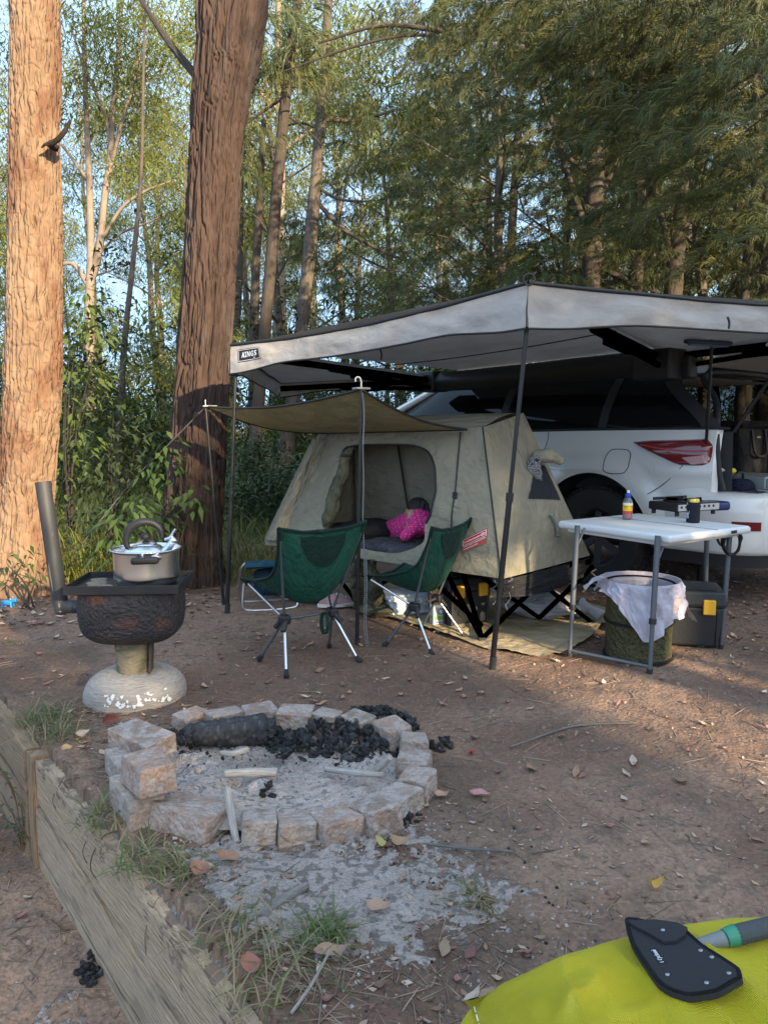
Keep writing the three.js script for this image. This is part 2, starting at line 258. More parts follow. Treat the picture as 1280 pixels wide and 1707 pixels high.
function crown(parent, kind, spots, seed, lm = LEAF[kind], name = 'crown') {      // spots: [x, y, z, size, heading?]
  const r = rngOf(seed), list = [[], [], []], col = [[], [], []], geos = CL[kind === 'dark' ? 'broad' : kind];
  for (const [x, y, z, s, h] of spots) { const k = Math.abs(seed) % geos.length; list[k].push(M4(x, y, z, (r() - 0.5) * 0.5, h ?? r() * 6.283, (r() - 0.5) * 0.6, s, s * (0.85 + r() * 0.3), s)); col[k].push(tone(r)); }
  geos.forEach((g, k) => { if (list[k]?.length) inst(name, g, lm, list[k], col[k], parent).userData.kind = 'stuff'; });
}
// a tree grown from a trunk line with limbs; returns leaf spots
function grow(seed, { h, r0, lean = 0.06, first = 0.35, limbs = 9, reach = 0.3, rise = 0.7, per = 9, size = 0.9, sub = 3, wob = 0.5 }) {
  const r = rngOf(seed), geo = [], spots = [], tr = [], la = r() * 6.283;
  for (let i = 0; i <= 6; i++) { const t = i / 6; tr.push(V(Math.cos(la) * lean * h * t + (r() - 0.5) * wob * 0.35 * (t > 0), h * t, Math.sin(la) * lean * h * t + (r() - 0.5) * wob * 0.35 * (t > 0))); }
  geo.push(taper(tr, [r0 * 1.25, r0, r0 * 0.85, r0 * 0.7, r0 * 0.5, r0 * 0.32, r0 * 0.1], 30, 9, 0.1, seed));
  const tc = new THREE.CatmullRomCurve3(tr), limbGeo = [];
  for (let i = 0; i < limbs; i++) {
    const t = first + (1 - first) * (i + r()) / limbs, b = tc.getPoint(t), a = i * 2.4 + r() * 1.2, L = h * reach * (1.1 - 0.65 * t) * (0.6 + 0.7 * r()), pts = [b];
    const dir = V(Math.cos(a), rise * (0.5 + r()), Math.sin(a)).normalize();
    for (let k = 1; k <= 3; k++) pts.push(pts[k - 1].clone().addScaledVector(dir, L / 3).add(V((r() - 0.5) * L * 0.14, (r() - 0.3) * L * 0.1, (r() - 0.5) * L * 0.14)));
    const br = r0 * 0.42 * (1.1 - t * 0.7); limbGeo.push(taper(pts, [br, br * 0.7, br * 0.45, br * 0.15], 10, 6));
    const lc = new THREE.CatmullRomCurve3(pts);
    for (let s = 0; s < sub; s++) {
      const q = lc.getPoint(0.45 + 0.55 * (s + r()) / sub), d2 = dir.clone().add(unit(r).multiplyScalar(0.9)).normalize(), L2 = L * (0.25 + 0.3 * r()), e = q.clone().addScaledVector(d2, L2);
      limbGeo.push(taper([q, q.clone().lerp(e, 0.5).add(unit(r).multiplyScalar(L2 * 0.1)), e], [br * 0.35, br * 0.2, br * 0.06], 6, 4));
      for (let n = 0; n < per; n++) { const p = q.clone().lerp(e, 0.3 + r() * 0.9).add(unit(r).multiplyScalar(size * 0.9 * Math.cbrt(r()))); spots.push([p.x, p.y, p.z, size * (0.6 + 0.7 * r()), Math.atan2(-d2.z, d2.x) + (r() - 0.5) * 1.6]); }
    }
  }
  return { trunk: geo, limbs: limbGeo, spots };
}
// ---------------------------------------------------------------- the two big trunks by the camp
{
  const t = thing('gum_tree', 'tall rough pale-barked gum tree in warm sun at the left edge', 'tree', [0, 0, 0]);
  const L = [[1010, -34, 106], [985, -20, 99], [940, -9, 90], [850, 0, 86], [760, 4, 91], [700, 8, 97], [600, 12, 101], [400, 17, 102], [200, 19, 99], [0, 20, 97], [-250, 21, 95], [-700, 24, 92]].map(([y, a, b]) => ringAt(y, a, b, 5.9));
  obj('trunk', barkTrunk(L, 760, 170, (u, y) => { const f = cracks(u * 6.283, y, 8.5, 3.6, 0), b = fbm(Math.cos(u * 6.283) * 2, y * 1.2, Math.sin(u * 6.283) * 2, 3); return (f - 0.8) * 0.017 + (b - 0.5) * 0.03 + (fbm(u * 90, y * 30, 0, 2) - 0.5) * 0.006; }, 0.2), barkA, t);
  const z = 5.69, A = (x, y, d = 0) => at(x, y, z - d);
  obj('broken_branch', taper([A(92, 246, -0.1), A(84, 240, 0.03), A(92, 236, 0.06), A(104, 225, 0.1), A(112, 212, 0.12), A(118, 200, 0.14)], [0.03, 0.022, 0.02, 0.018, 0.014, 0.009], 24, 9, 0.35, 3), barkB, t);
  obj('branch_stub', taper([A(70, 246, 0.02), A(76, 241, 0.03), A(84, 240, 0.03)], [0.006, 0.011, 0.02], 10, 8, 0.3, 8), barkB, t);
  const r = rngOf(5), sp = []; for (let i = 0; i < 150; i++) { const q = unit(r).multiplyScalar(2.6 * Math.cbrt(r())); sp.push([-2.75 + q.x, 12.6 + q.y * 0.8, -5.9 + q.z, 1.3]); }
  crown(t, 'gum', sp, 6);
}
{
  const t = thing('stringybark_tree', 'thick dark red-brown stringybark tree leaning right beside the tent', 'tree', [0, 0, 0]);
  const L = [[1000, 244, 388], [968, 258, 376], [900, 270, 370], [800, 279, 371], [700, 289, 376], [600, 299, 382], [400, 312, 395], [250, 319, 405], [170, 322, 418], [100, 327, 431], [0, 331, 446], [-200, 345, 470], [-700, 400, 520]].map(([y, a, b]) => ringAt(y, a, b, 6.26));
  obj('trunk', barkTrunk(L, 560, 190, (u, y, th) => { const w = fbm(u * 9, y * 1.5, 4, 3) * 0.05, a = pf(u + w, y * 0.06, 34, 4, 4, 9), b = fbm(Math.cos(th) * 1.7, y * 1.1, Math.sin(th) * 1.7, 4); return (a - 0.5) * 0.045 + (b - 0.5) * 0.07 + (cracks(th, y, 8, 1.5, 9) - 0.8) * 0.028; }, 0.24), barkB, t);
  const limb = (l, r0) => taper(l.map(([x, y, d]) => at(x, y, d)), r0, 30, 8, 0.2, 4);
  obj('branch', limb([[330, 130, 6.3], [285, 75, 6.6], [245, 15, 7], [215, -40, 7.3]], [0.035, 0.03, 0.024, 0.018]), barkDark, t);
  const r = rngOf(15), sp = []; for (let i = 0; i < 170; i++) { const q = unit(r).multiplyScalar(2.8 * Math.cbrt(r())); sp.push([-0.9 + q.x, 12 + q.y * 0.8, -6.3 + q.z, 1.3]); }
  crown(t, 'gum', sp, 16);
}
// ---------------------------------------------------------------- slim trees one can tell apart behind the camp
function slim(label, pts, z, bark, extra = [], leaf = 'gum', cr = null) {   // pts: [px, py, width px]
  const p = pts.map(([x, y]) => at(x, y, z)), t = thing('slim_tree', label, 'tree', [0, 0, 0]);
  const wd = pts.map((q) => q[2] / 2 / FOCAL * z); if (p[0].y > -0.1) { const f = p[0].clone().sub(p[1]); f.multiplyScalar((p[0].y + 0.15) / Math.max(0.2, -f.y)); p.unshift(p[0].clone().add(f)); wd.unshift(wd[0] * 1.25); }
  obj('trunk', taper(p, wd, 40, 10, 0.14, z), bark, t);
  extra.forEach(([l, rr]) => obj('branch', taper(l.map(([x, y, d]) => at(x, y, z + (d ?? 0))), rr.map((w) => w / 2 / FOCAL * z), 24, 6, 0.15, z), bark, t));
  if (cr) crown(t, leaf, cr, z * 7 | 0);
  return t;
}
const puff = (seed, list) => { const r = rngOf(seed), o = []; for (const [x, y, z, R, n, s] of list) { const c = at(x, y, z); for (let i = 0; i < n; i++) { const q = unit(r).multiplyScalar(R * Math.cbrt(r())); o.push([c.x + q.x, c.y + q.y * 0.75, c.z + q.z, s * (0.7 + r() * 0.6)]); } } return o; };
slim('slim grey tree leaning right, next to the leaning stringybark', [[412, 860, 24], [432, 660, 21], [448, 480, 19], [466, 270, 18], [482, 110, 16], [505, -60, 13]], 12, barkDark, [[[[468, 250], [430, 235], [395, 242, -1]], [5, 3, 2]], [[[478, 160], [440, 185], [400, 215]], [5, 4, 2]], [[[455, 400], [425, 360], [398, 352]], [5, 3, 2]], [[[474, 190], [510, 215], [535, 240]], [4, 3, 2]]], 'oak', puff(3, [[470, 60, 12, 0.8, 20, 1], [500, 110, 12, 0.6, 10, 1], [425, 250, 11.5, 0.5, 7, 0.9]]));
slim('slim pale tree rising from behind the tan tarp', [[476, 770, 30], [492, 640, 24], [510, 480, 21], [524, 330, 20], [536, 180, 17], [548, 0, 13], [556, -90, 10]], 15, barkGrey, [[[[523, 330], [570, 380], [640, 420], [690, 440]], [9, 7, 5, 3]], [[[535, 215], [500, 205], [470, 212]], [5, 4, 2]], [[[532, 250], [565, 235], [600, 250]], [5, 4, 2]], [[[534, 200], [600, 200], [680, 180], [750, 190]], [6, 5, 4, 2]], [[[515, 300], [560, 330], [620, 335], [680, 320]], [6, 5, 3, 2]]], 'gum', puff(5, [[560, 40, 15, 1.4, 30, 0.9], [600, 150, 15, 1.1, 22, 0.9], [520, 130, 15, 0.8, 12, 0.9], [660, 340, 15, 0.9, 14, 0.9], [700, 130, 16, 1.4, 46, 0.9], [760, 190, 16, 1.2, 30, 0.9], [690, 220, 15, 1, 24, 0.9], [790, 90, 17, 1.2, 24, 0.9], [640, 260, 15, 0.9, 16, 0.9]]));
slim('forked pale gum tree between the two big trunks', [[150, 640, 17], [150, 500, 15], [152, 440, 13], [150, 320, 10], [143, 150, 8], [140, 20, 6], [138, -60, 4]], 17, barkPale, [
  [[[150, 470], [165, 420], [175, 330], [185, 250], [190, 170], [200, 60], [203, -40]], [15, 13, 11, 9, 8, 6, 4]], [[[186, 240], [172, 180], [140, 110], [118, 40]], [7, 6, 5, 3]], [[[178, 310], [205, 200], [228, 120], [232, 40]], [7, 6, 5, 3]], [[[146, 300], [118, 260], [103, 240]], [6, 5, 4]],
  [[[170, 400], [205, 345], [240, 320], [290, 300]], [6, 5, 4, 2]], [[[150, 480], [122, 440], [104, 440]], [9, 8, 7]], [[[168, 420], [200, 390], [250, 370], [300, 345]], [5, 4, 3, 2]]], 'gum',
  puff(7, [[150, 30, 17, 1.3, 26, 0.9], [220, 30, 17, 1.4, 30, 0.9], [250, 130, 17, 1.2, 22, 0.9], [200, 150, 17, 1, 12, 0.9], [130, 170, 17, 0.8, 10, 0.9], [280, 230, 17, 1, 14, 0.9], [225, 250, 17, 0.7, 8, 0.9], [120, 360, 17, 0.7, 8, 0.9], [310, 40, 17, 0.9, 20, 0.9], [130, 60, 16, 1, 24, 0.8], [250, 60, 16, 1, 22, 0.8], [170, 200, 18, 1.1, 16, 0.8], [290, 150, 18, 1, 20, 0.8], [240, 200, 18, 0.8, 12, 0.8], [130, 300, 18, 0.9, 16, 0.8], [20, 120, 16, 0.8, 14, 0.8], [8, 380, 16, 0.8, 14, 0.8], [10, 250, 17, 0.8, 8, 0.8]]));
slim('grey tree with fine fissured bark standing right behind the awning peak', [[980, 700, 34], [984, 480, 31], [990, 340, 29], [992, 250, 27], [985, 120, 22], [990, -60, 16]], 11, barkDark, [[[[972, 372], [945, 290], [922, 210], [895, 130]], [12, 10, 8, 5]], [[[985, 290], [955, 270], [925, 245], [880, 235]], [9, 7, 5, 3]], [[[998, 330], [1030, 270], [1060, 235], [1110, 190]], [9, 7, 5, 3]], [[[985, 90], [900, 62], [760, 55], [640, 42], [530, 72]], [12, 10, 8, 6, 3]], [[[870, 60], [780, 68], [690, 58], [600, 75], [470, 120]], [7, 6, 5, 4, 2]]], 'oak');
slim('forked dark tree behind the middle of the awning front', [[1118, 700, 32], [1122, 480, 29], [1132, 380, 25], [1146, 250, 20], [1160, 80, 14], [1168, -60, 9]], 12, barkDark, [[[[1118, 420], [1095, 340], [1070, 250], [1048, 190]], [10, 9, 7, 4]], [[[1140, 300], [1175, 230], [1200, 190], [1230, 100]], [9, 8, 6, 4]], [[[1122, 460], [1150, 350], [1160, 250], [1178, 140]], [8, 7, 5, 3]]], 'oak');
slim('thin brown sunlit-edged tree near the right edge of the awning', [[1232, 700, 17], [1240, 500, 15], [1250, 380, 14], [1262, 270, 12], [1258, 100, 9], [1262, -60, 6]], 13, barkGrey, [[[[1262, 270], [1248, 230], [1205, 190]], [6, 4, 2]]], 'oak');
slim('thin dark tree cut by the right picture edge', [[1268, 700, 20], [1274, 480, 18], [1276, 360, 16], [1290, 200, 13], [1300, -60, 8]], 12, barkDark);
slim('thin grey tree left of the awning peak', [[846, 700, 16], [850, 480, 14], [856, 330, 13], [868, 150, 11], [872, -60, 8]], 14, barkGrey, [[[[853, 350], [820, 330], [760, 350], [700, 400]], [6, 5, 4, 2]], [[[850, 440], [800, 430], [740, 395], [690, 390]], [5, 4, 3, 2]]], 'oak');
slim('slim straight tree in the gap left of the grey tree', [[384, 800, 14], [390, 600, 13], [398, 480, 12], [402, 300, 10], [410, 100, 8]], 18, barkGrey);
slim('slim dark trunk behind the left awning corner', [[420, 780, 20], [423, 640, 17], [425, 500, 15], [432, 350, 12], [440, 200, 8]], 16, barkDark);
slim('warm-lit slim trunk in the scrub between the two big trunks', [[200, 720, 11], [206, 600, 10], [212, 530, 9], [222, 440, 8], [235, 300, 6], [240, 100, 4], [243, -40, 2]], 13, barkGrey);
// ---------------------------------------------------------------- forest grown from prototypes
function makeTree(name, label, leaf, bark, g, group, cat = 'tree') {
  const t = thing(name, label, cat, [0, -50, 0], 0, group);
  obj('trunk', g.trunk, bark, t); if (g.limbs.length) obj('limbs', merge(g.limbs), bark, t);
  crown(t, leaf, g.spots, g.spots.length); return t;
}
const forest = (proto, spots, s0 = 1) => spots.forEach(([x, z, s = 1, turn = 0, label], i) => { if (!i) { proto.position.set(x, gh(x, z) - 0.05, z); proto.rotation.y = turn; proto.scale.setScalar(s * s0); if (label) proto.userData.label = label; } else copy(proto, label, [x, gh(x, z) - 0.05, z], turn, s * s0); });
const PX = (px, z) => (px - 640) / FOCAL * z;      // x at a bearing
const gumA = makeTree('forest_gum', 'slim gum tree with sunlit leaves in the forest behind the camp', 'gum', barkPale, grow(101, { h: 15, r0: 0.16, first: 0.3, limbs: 11, reach: 0.24, per: 6, sub: 4, size: 1.05 }), 'sunlit gum trees of the forest');
const gumB = makeTree('forest_gum', 'slim gum tree with sunlit leaves in the forest behind the camp', 'gum', barkGrey, grow(137, { h: 12, r0: 0.13, first: 0.15, limbs: 11, reach: 0.3, per: 6, sub: 4, size: 1.05, lean: 0.1 }), 'sunlit gum trees of the forest');
const gumC = makeTree('forest_gum', 'slim gum tree with sunlit leaves in the forest behind the camp', 'gum', barkPale, grow(171, { h: 18, r0: 0.18, first: 0.42, limbs: 11, reach: 0.2, per: 7, sub: 4, size: 1.1, lean: 0.05 }), 'sunlit gum trees of the forest');
const rT = rngOf(77);
const spread = (n, z0, z1, p0, p1, s0, s1, skip = () => false) => { const o = []; let g = 0; while (o.length < n && g++ < 4000) { const z = lerp(z0, z1, rT()), px = lerp(p0, p1, rT()); if (skip(px, z)) continue; if (o.some(([x, zz]) => Math.hypot(x - PX(px, z), zz + z) < 1.7)) continue; o.push([PX(px, z), -z, lerp(s0, s1, rT()), rT() * 6.283]); } return o; };
forest(gumA, spread(15, 21, 44, -150, 1400, 0.8, 1.2, (p, z) => p > -20 && p < 330 && z < 27));
forest(gumB, spread(18, 19, 46, -150, 1400, 0.8, 1.15, (p, z) => p > -20 && p < 330 && z < 26));
forest(gumC, spread(15, 24, 55, -150, 1400, 0.8, 1.2));
const oakA = makeTree('she_oak', 'dark she-oak with drooping needles behind the awning', 'oak', barkDark, grow(211, { h: 11, r0: 0.12, first: 0.16, limbs: 17, reach: 0.3, rise: 0.45, per: 8, sub: 4, size: 0.68 }), 'she-oaks behind the car');
const oakB = makeTree('she_oak', 'dark she-oak with drooping needles behind the awning', 'oak', barkGrey, grow(223, { h: 10, r0: 0.12, first: 0.2, limbs: 15, reach: 0.33, rise: 0.4, per: 8, sub: 4, size: 0.68, lean: 0.1 }), 'she-oaks behind the car');
forest(oakA, [[3.6, -11.6, 1.05, 2], [5.8, -10.4, 1, 3.4], [7.8, -12.4, 1.1, 5], [4.6, -14.8, 1.15, 1], [10, -14, 1.1, 2.6]]);
forest(oakB, [[2.2, -12.2, 0.85, 1.2], [6.9, -14.8, 1.1, 4.4], [8.8, -10.6, 1.1, 5.5], [0.6, -19, 0.9, 0.3], [4, -16.5, 1, 2], [7.4, -17, 1.1, 1], [10.8, -16.5, 1.1, 4], [2.9, -17.5, 0.95, 0.9]]);
// she-oak boughs that hang in front, above the awning
{
  const t = thing('she_oak', 'near she-oak whose pale needle sprays hang over the awning', 'tree', [7.6, 0, -7.2], 0); t.userData.group = undefined;
  const g = grow(251, { h: 9.5, r0: 0.16, first: 0.2, limbs: 6, reach: 0.25, rise: 0.5, per: 4, sub: 3, size: 0.7 }), r = rngOf(9), sp = [];
  obj('trunk', g.trunk, barkDark, t);
  const loc = (px, py, z) => at(px, py, z).sub(t.position), br = [...g.limbs];
  for (const [x, y, z, n] of [[1180, 90, 7.6, 26], [1060, 60, 8.2, 26], [1240, 220, 7.4, 22], [1130, 200, 8, 20], [980, 120, 8.6, 22], [1010, 20, 8, 20], [1200, 10, 7.4, 22], [1260, 330, 8, 14], [1180, 400, 9.4, 12], [1040, 380, 9.6, 12], [1150, 270, 8.6, 14], [930, 220, 9.2, 14], [1090, 300, 9, 16], [900, 40, 8.8, 22], [820, 20, 9, 18]]) {
    const e = loc(x, y, z), m = V(e.x * 0.45, Math.max(4.5, e.y) + 1.2, e.z * 0.45); br.push(taper([V(0, Math.min(8.5, m.y - 0.4), 0), m, e], [0.045, 0.03, 0.006], 20, 6, 0.2, x));
    for (let i = 0; i < n * 1.5; i++) { const q = unit(r).multiplyScalar(0.95 * Math.cbrt(r())); sp.push([e.x + q.x, e.y + q.y * 0.7, e.z + q.z, 0.5 + 0.35 * r(), Math.PI * (0.5 + 1.2 * r())]); }
  }
  obj('limbs', merge(br), barkDark, t); crown(t, 'oak', [...sp, ...g.spots], 91);
}
// ---------------------------------------------------------------- scrub
{
  const r = rngOf(4321), lists = { broad: [[], []], gum: [[], []], dark: [[], []] };
  const bush = (kind, px, z, h, w, n, size) => { const x = PX(px, z), y0 = gh(x, -z); for (let i = 0; i < n; i++) { const q = unit(r).multiplyScalar(Math.cbrt(r())), s = size * (0.7 + 0.6 * r()); lists[kind][0].push(M4(x + q.x * w, y0 + h * 0.5 + q.y * h * 0.5, -z + q.z * w, (r() - 0.5) * 0.5, r() * 6.283, (r() - 0.5) * 0.6, s)); lists[kind][1].push(tone(r)); } };
  for (let i = 0; i < 30; i++) { const z = lerp(10, 24, r()), px = lerp(-180, 760, r()); if (px > 360 && z < 13.5) continue; bush('broad', px, z, 1.4 + r() * 1.4, 0.8 + r() * 0.6, 70, 1.1); }
  for (let i = 0; i < 24; i++) { const z = lerp(12, 30, r()), px = lerp(-180, 1400, r()); if (px > 360 && z < 17) continue; bush('gum', px, z, 2 + r() * 2, 1 + r() * 0.7, 60, 0.95); }
  for (let i = 0; i < 34; i++) { const L = i < 18, z = lerp(L ? 12 : 15, 34, r()), px = L ? lerp(-180, 360, r()) : lerp(500, 1400, r()); bush('dark', px, z, 2 + r() * 3, 1.2 + r() * 0.8, 90, 1.2); }
  for (let i = 0; i < 9; i++) { const z = lerp(8.2, 12, r()), px = lerp(385, 475, r()); bush(i % 2 ? 'broad' : 'dark', px, z, 0.5 + r() * 0.9, 0.45, 26, 0.8); }
  for (const k in lists) tag(inst('scrub_undergrowth', CL[k === 'dark' ? 'broad' : k][k === 'dark' ? 1 : 0], LEAF[k], ...lists[k], scene), 'tangled green scrub filling the forest between the trunks', null, null, 'stuff').name = numbered('scrub_undergrowth');
}
// ---------------------------------------------------------------- unseen trees behind the camera, their crowns shaped to shade the camp
{
  const sH = [0.616, 0.788], eH = [0.788, -0.616], W2 = (u, w) => [sH[0] * w + eH[0] * u, sH[1] * w + eH[1] * u];
  const open = (u, v) => (u > 1.02 && u < 1.72 && v > 2.8) || (u >= 1.72 && u < 2.15 && v > 4.4 && hsh(u * 40, v * 40) < 0.4) || (u > 2.05 && u < 3.2 && v > 0.2 && v < 1.02) || (u <= 1.02 && v > 2.3) || (u > 3.7 && v > 4.8 + fbm(u * 0.8, 0, 4, 2) * 2) || (u > 7 && v > 3.4);  // gaps cut into the crowns so sun reaches chosen spots
  const mk = (label, u0, w0, blobs, h) => {
    const [bx, bz] = W2(u0, w0), t = thing('shade_tree', label, 'tree', [bx, gh(bx, bz) - 0.05, bz]), r = rngOf(u0 * 91 + 7 | 0), sp = [], lim = [];
    for (const [u, v, ru, rv, n] of blobs) { for (let i = 0; i < n; i++) { const q = unit(r).multiplyScalar(Math.cbrt(r())), uu = u + q.x * ru, vq = v + q.y * rv, w = w0 + q.z * 1.6; if (uu > 2.66 && uu < 2.98 && vq > 5.2 && vq < 6.3) continue; if ([[0, 0], [0.3, 0], [-0.3, 0], [0, 0.3], [0, -0.3]].some(([a, b]) => open(uu + a, vq + b))) continue; const [x, z] = W2(uu, w); const y = vq + w * 0.325; if (y < 0.4) continue; sp.push([x - bx, y, z - bz, 1.35]); } const [x, z] = W2(u, w0), y = v + w0 * 0.325; lim.push(taper([V(0, y * 0.45, 0), V((x - bx) * 0.5, y * 0.8, (z - bz) * 0.5), V(x - bx, y, z - bz)], [0.07, 0.05, 0.02], 14, 6)); }
    obj('trunk', taper([V(0, 0, 0), V(0.1, h * 0.5, 0), V(0, h, 0.1)], [0.2, 0.16, 0.05], 20, 10, 0.12, u0), barkGrey, t); obj('limbs', merge(lim), barkGrey, t); crown(t, 'dark', sp, u0 * 13 | 0);
  };
  mk('low spreading tree behind the viewer on the left', -0.9, 12, [[0.2, 0.9, 1.6, 1.5, 240], [-2.2, 0.8, 1.8, 1.6, 200], [1.35, 0.9, 0.8, 1.5, 120], [1.3, 1.3, 0.6, 0.8, 170]], 4.6);
  mk('unseen low dense bush added behind the viewer on the right to block low sun', 4.6, 11, [[3.7, 0.2, 1, 1.5, 170], [5.2, 0.2, 1.4, 1.6, 220], [6.8, 0.2, 1.4, 1.6, 220], [2.3, -0.9, 1.3, 0.8, 120], [0.6, -0.7, 1.5, 0.9, 140]], 3.2);  // added to stop low sun passing beneath the crowns
  mk('unseen narrow leafy tree added behind the viewer to shade the stringybark', 2.75, 10.5, [[2.75, 4.4, 0.55, 2.2, 260], [2.75, 7.6, 0.6, 2.6, 330]], 9);  // added to keep sun off the stringybark trunk
  mk('round leafy tree behind the viewer', 3.4, 11, [[2.6, 2.2, 1.3, 1.6, 200], [3.1, 4.6, 1.2, 2.2, 260], [2.75, 6.6, 0.5, 2.8, 260], [4.4, 3.2, 1.4, 3.2, 320], [2, 1.6, 0.9, 1.3, 120], [3.2, -0.7, 1.6, 0.9, 110], [3.75, 1.7, 0.75, 0.9, 190]], 9);
  mk('tall leafy tree behind the viewer on the right', 6.4, 12, [[5.8, 4.5, 1.6, 3, 340], [7.2, 4.2, 1.6, 3.2, 330], [6, 0.8, 2, 1.9, 280], [5, 6.4, 1.6, 1.4, 150]], 10);
  mk('broad tree far behind the viewer on the right', 9.6, 11, [[9.2, 3, 1.8, 3.2, 300], [11, 3, 1.8, 3.2, 300], [8.6, 0, 2, 2, 200], [12.5, 2.5, 1.6, 3, 200]], 9);
}
// ---------------------------------------------------------------- retaining wall of timber sleepers
const woodMap = tex(512, 512, (u, v) => { const g = pf(u, v, 3, 40, 4, 3), s = pf(u, v, 5, 9, 4, 60); return mx(mx([0.3, 0.21, 0.13], [0.44, 0.33, 0.22], g), [0.2, 0.15, 0.105], sstep(0.5, 0.72, s) * 0.7).map((q) => q * (0.75 + 0.5 * pf(u, v, 20, 120, 2, 9))); });
const woodMat = mat(1, 1, 1, 0.88, { map: woodMap, bumpMap: tex(512, 512, (u, v) => pf(u, v, 4, 60, 4, 5), { color: false }), bumpScale: 0.006 });
const soiledMat = mat(1, 1, 1, 0.92, { map: tex(1024, 256, (u, v) => { const g = pf(u, v, 6, 60, 4, 3), dirt = pf(u, v, 26, 3, 4, 71) * 0.6 + pf(u, v, 60, 20, 3, 80) * 0.4, c = mx([0.3, 0.21, 0.13], [0.44, 0.33, 0.22], g).map((q) => q * (0.75 + 0.5 * pf(u, v, 40, 120, 2, 9))); return mx(c, mx([0.15, 0.1, 0.068], [0.22, 0.155, 0.11], pf(u, v, 90, 40, 2, 5)), sstep(0.0, 0.11, dirt + (v - 0.62) * 0.4 - 0.6)); }), bumpMap: tex(512, 256, (u, v) => pf(u, v, 30, 30, 4, 5), { color: false }), bumpScale: 0.012 });
const woodMat2 = mat(0.72, 0.66, 0.6, 0.9, { map: woodMap, bumpMap: woodMat.bumpMap, bumpScale: 0.008 });
function plank(L, H, T, seed, whole) {
  const g = new THREE.BoxGeometry(L, H, T, Math.ceil(L / 0.03), 7, 3), p = g.attributes.position, uv = g.attributes.uv;
  for (let i = 0; i < p.count; i++) { let x = p.getX(i), y = p.getY(i), z = p.getZ(i); uv.setXY(i, x / 0.6 + seed * 0.37, (y + (Math.abs(z) < T / 2 - 1e-4 ? 0 : 0) + z) / 0.25 + seed * 0.21); if (whole) uv.setXY(i, x / 1.6 + seed * 0.37, clamp((y - z * (Math.abs(y) > H / 2 - 0.012 ? 2 : 0)) / H + 0.5, 0.02, 0.98)); const e = 0.006; const ry = Math.max(0, Math.abs(y) - (H / 2 - e)), rz = Math.max(0, Math.abs(z) - (T / 2 - e)); if (ry + rz > e) { y -= Math.sign(y) * e * 0.4; z -= Math.sign(z) * e * 0.4; } const top = sstep(H * 0.2, H * 0.5, y); y -= top * 0.018 * fbm(x * 7 + seed, z * 20, 1, 3); z += (fbm(x * 5 + seed * 3, y * 9, 2, 3) - 0.5) * 0.012; p.setXYZ(i, x, y, z); }
  g.computeVertexNormals(); return g;
}
{
  const w = thing('retaining_wall', 'weathered timber sleeper wall holding up the campsite at the lower left', 'wall', [0, 0, 0]), ang = Math.atan2(-WD.z, WD.x);
  const put = (s0, s1, y, H, T, off, seed, m = woodMat) => { const o = obj('plank', plank(s1 - s0 - 0.004, H - 0.006, T, seed, m === soiledMat), m, w), s = (s0 + s1) / 2; o.position.set(WA.x + WD.x * s + WN.x * off, y, WA.z + WD.z * s + WN.z * off); o.rotation.y = ang; };
  put(0, 2.05, -0.105, 0.2, 0.06, 0.06, 1, soiledMat); put(2.05, 3.6, -0.105, 0.2, 0.06, 0.062, 2, soiledMat);
  put(0, 2.6, -0.305, 0.2, 0.06, 0.068, 3); put(2.6, 4, -0.305, 0.2, 0.06, 0.066, 4); put(0, 1.9, -0.505, 0.2, 0.06, 0.064, 5); put(1.9, 4, -0.505, 0.2, 0.06, 0.064, 6);
  for (const [y, s] of [[-0.09, 7], [-0.29, 8], [-0.49, 9]]) put(-2.6, -0.09, y, 0.2, 0.08, 0.072, s, woodMat2);
  const post = (s, off, seed) => { const o = obj('post', plank(0.72, 0.085, 0.075, seed), woodMat2, w); o.rotation.set(0, ang, Math.PI / 2, 'YXZ'); o.position.set(WA.x + WD.x * s + WN.x * off, -0.33, WA.z + WD.z * s + WN.z * off); o.position.y = -0.365; };
  post(-0.045, 0.07, 11); 
}
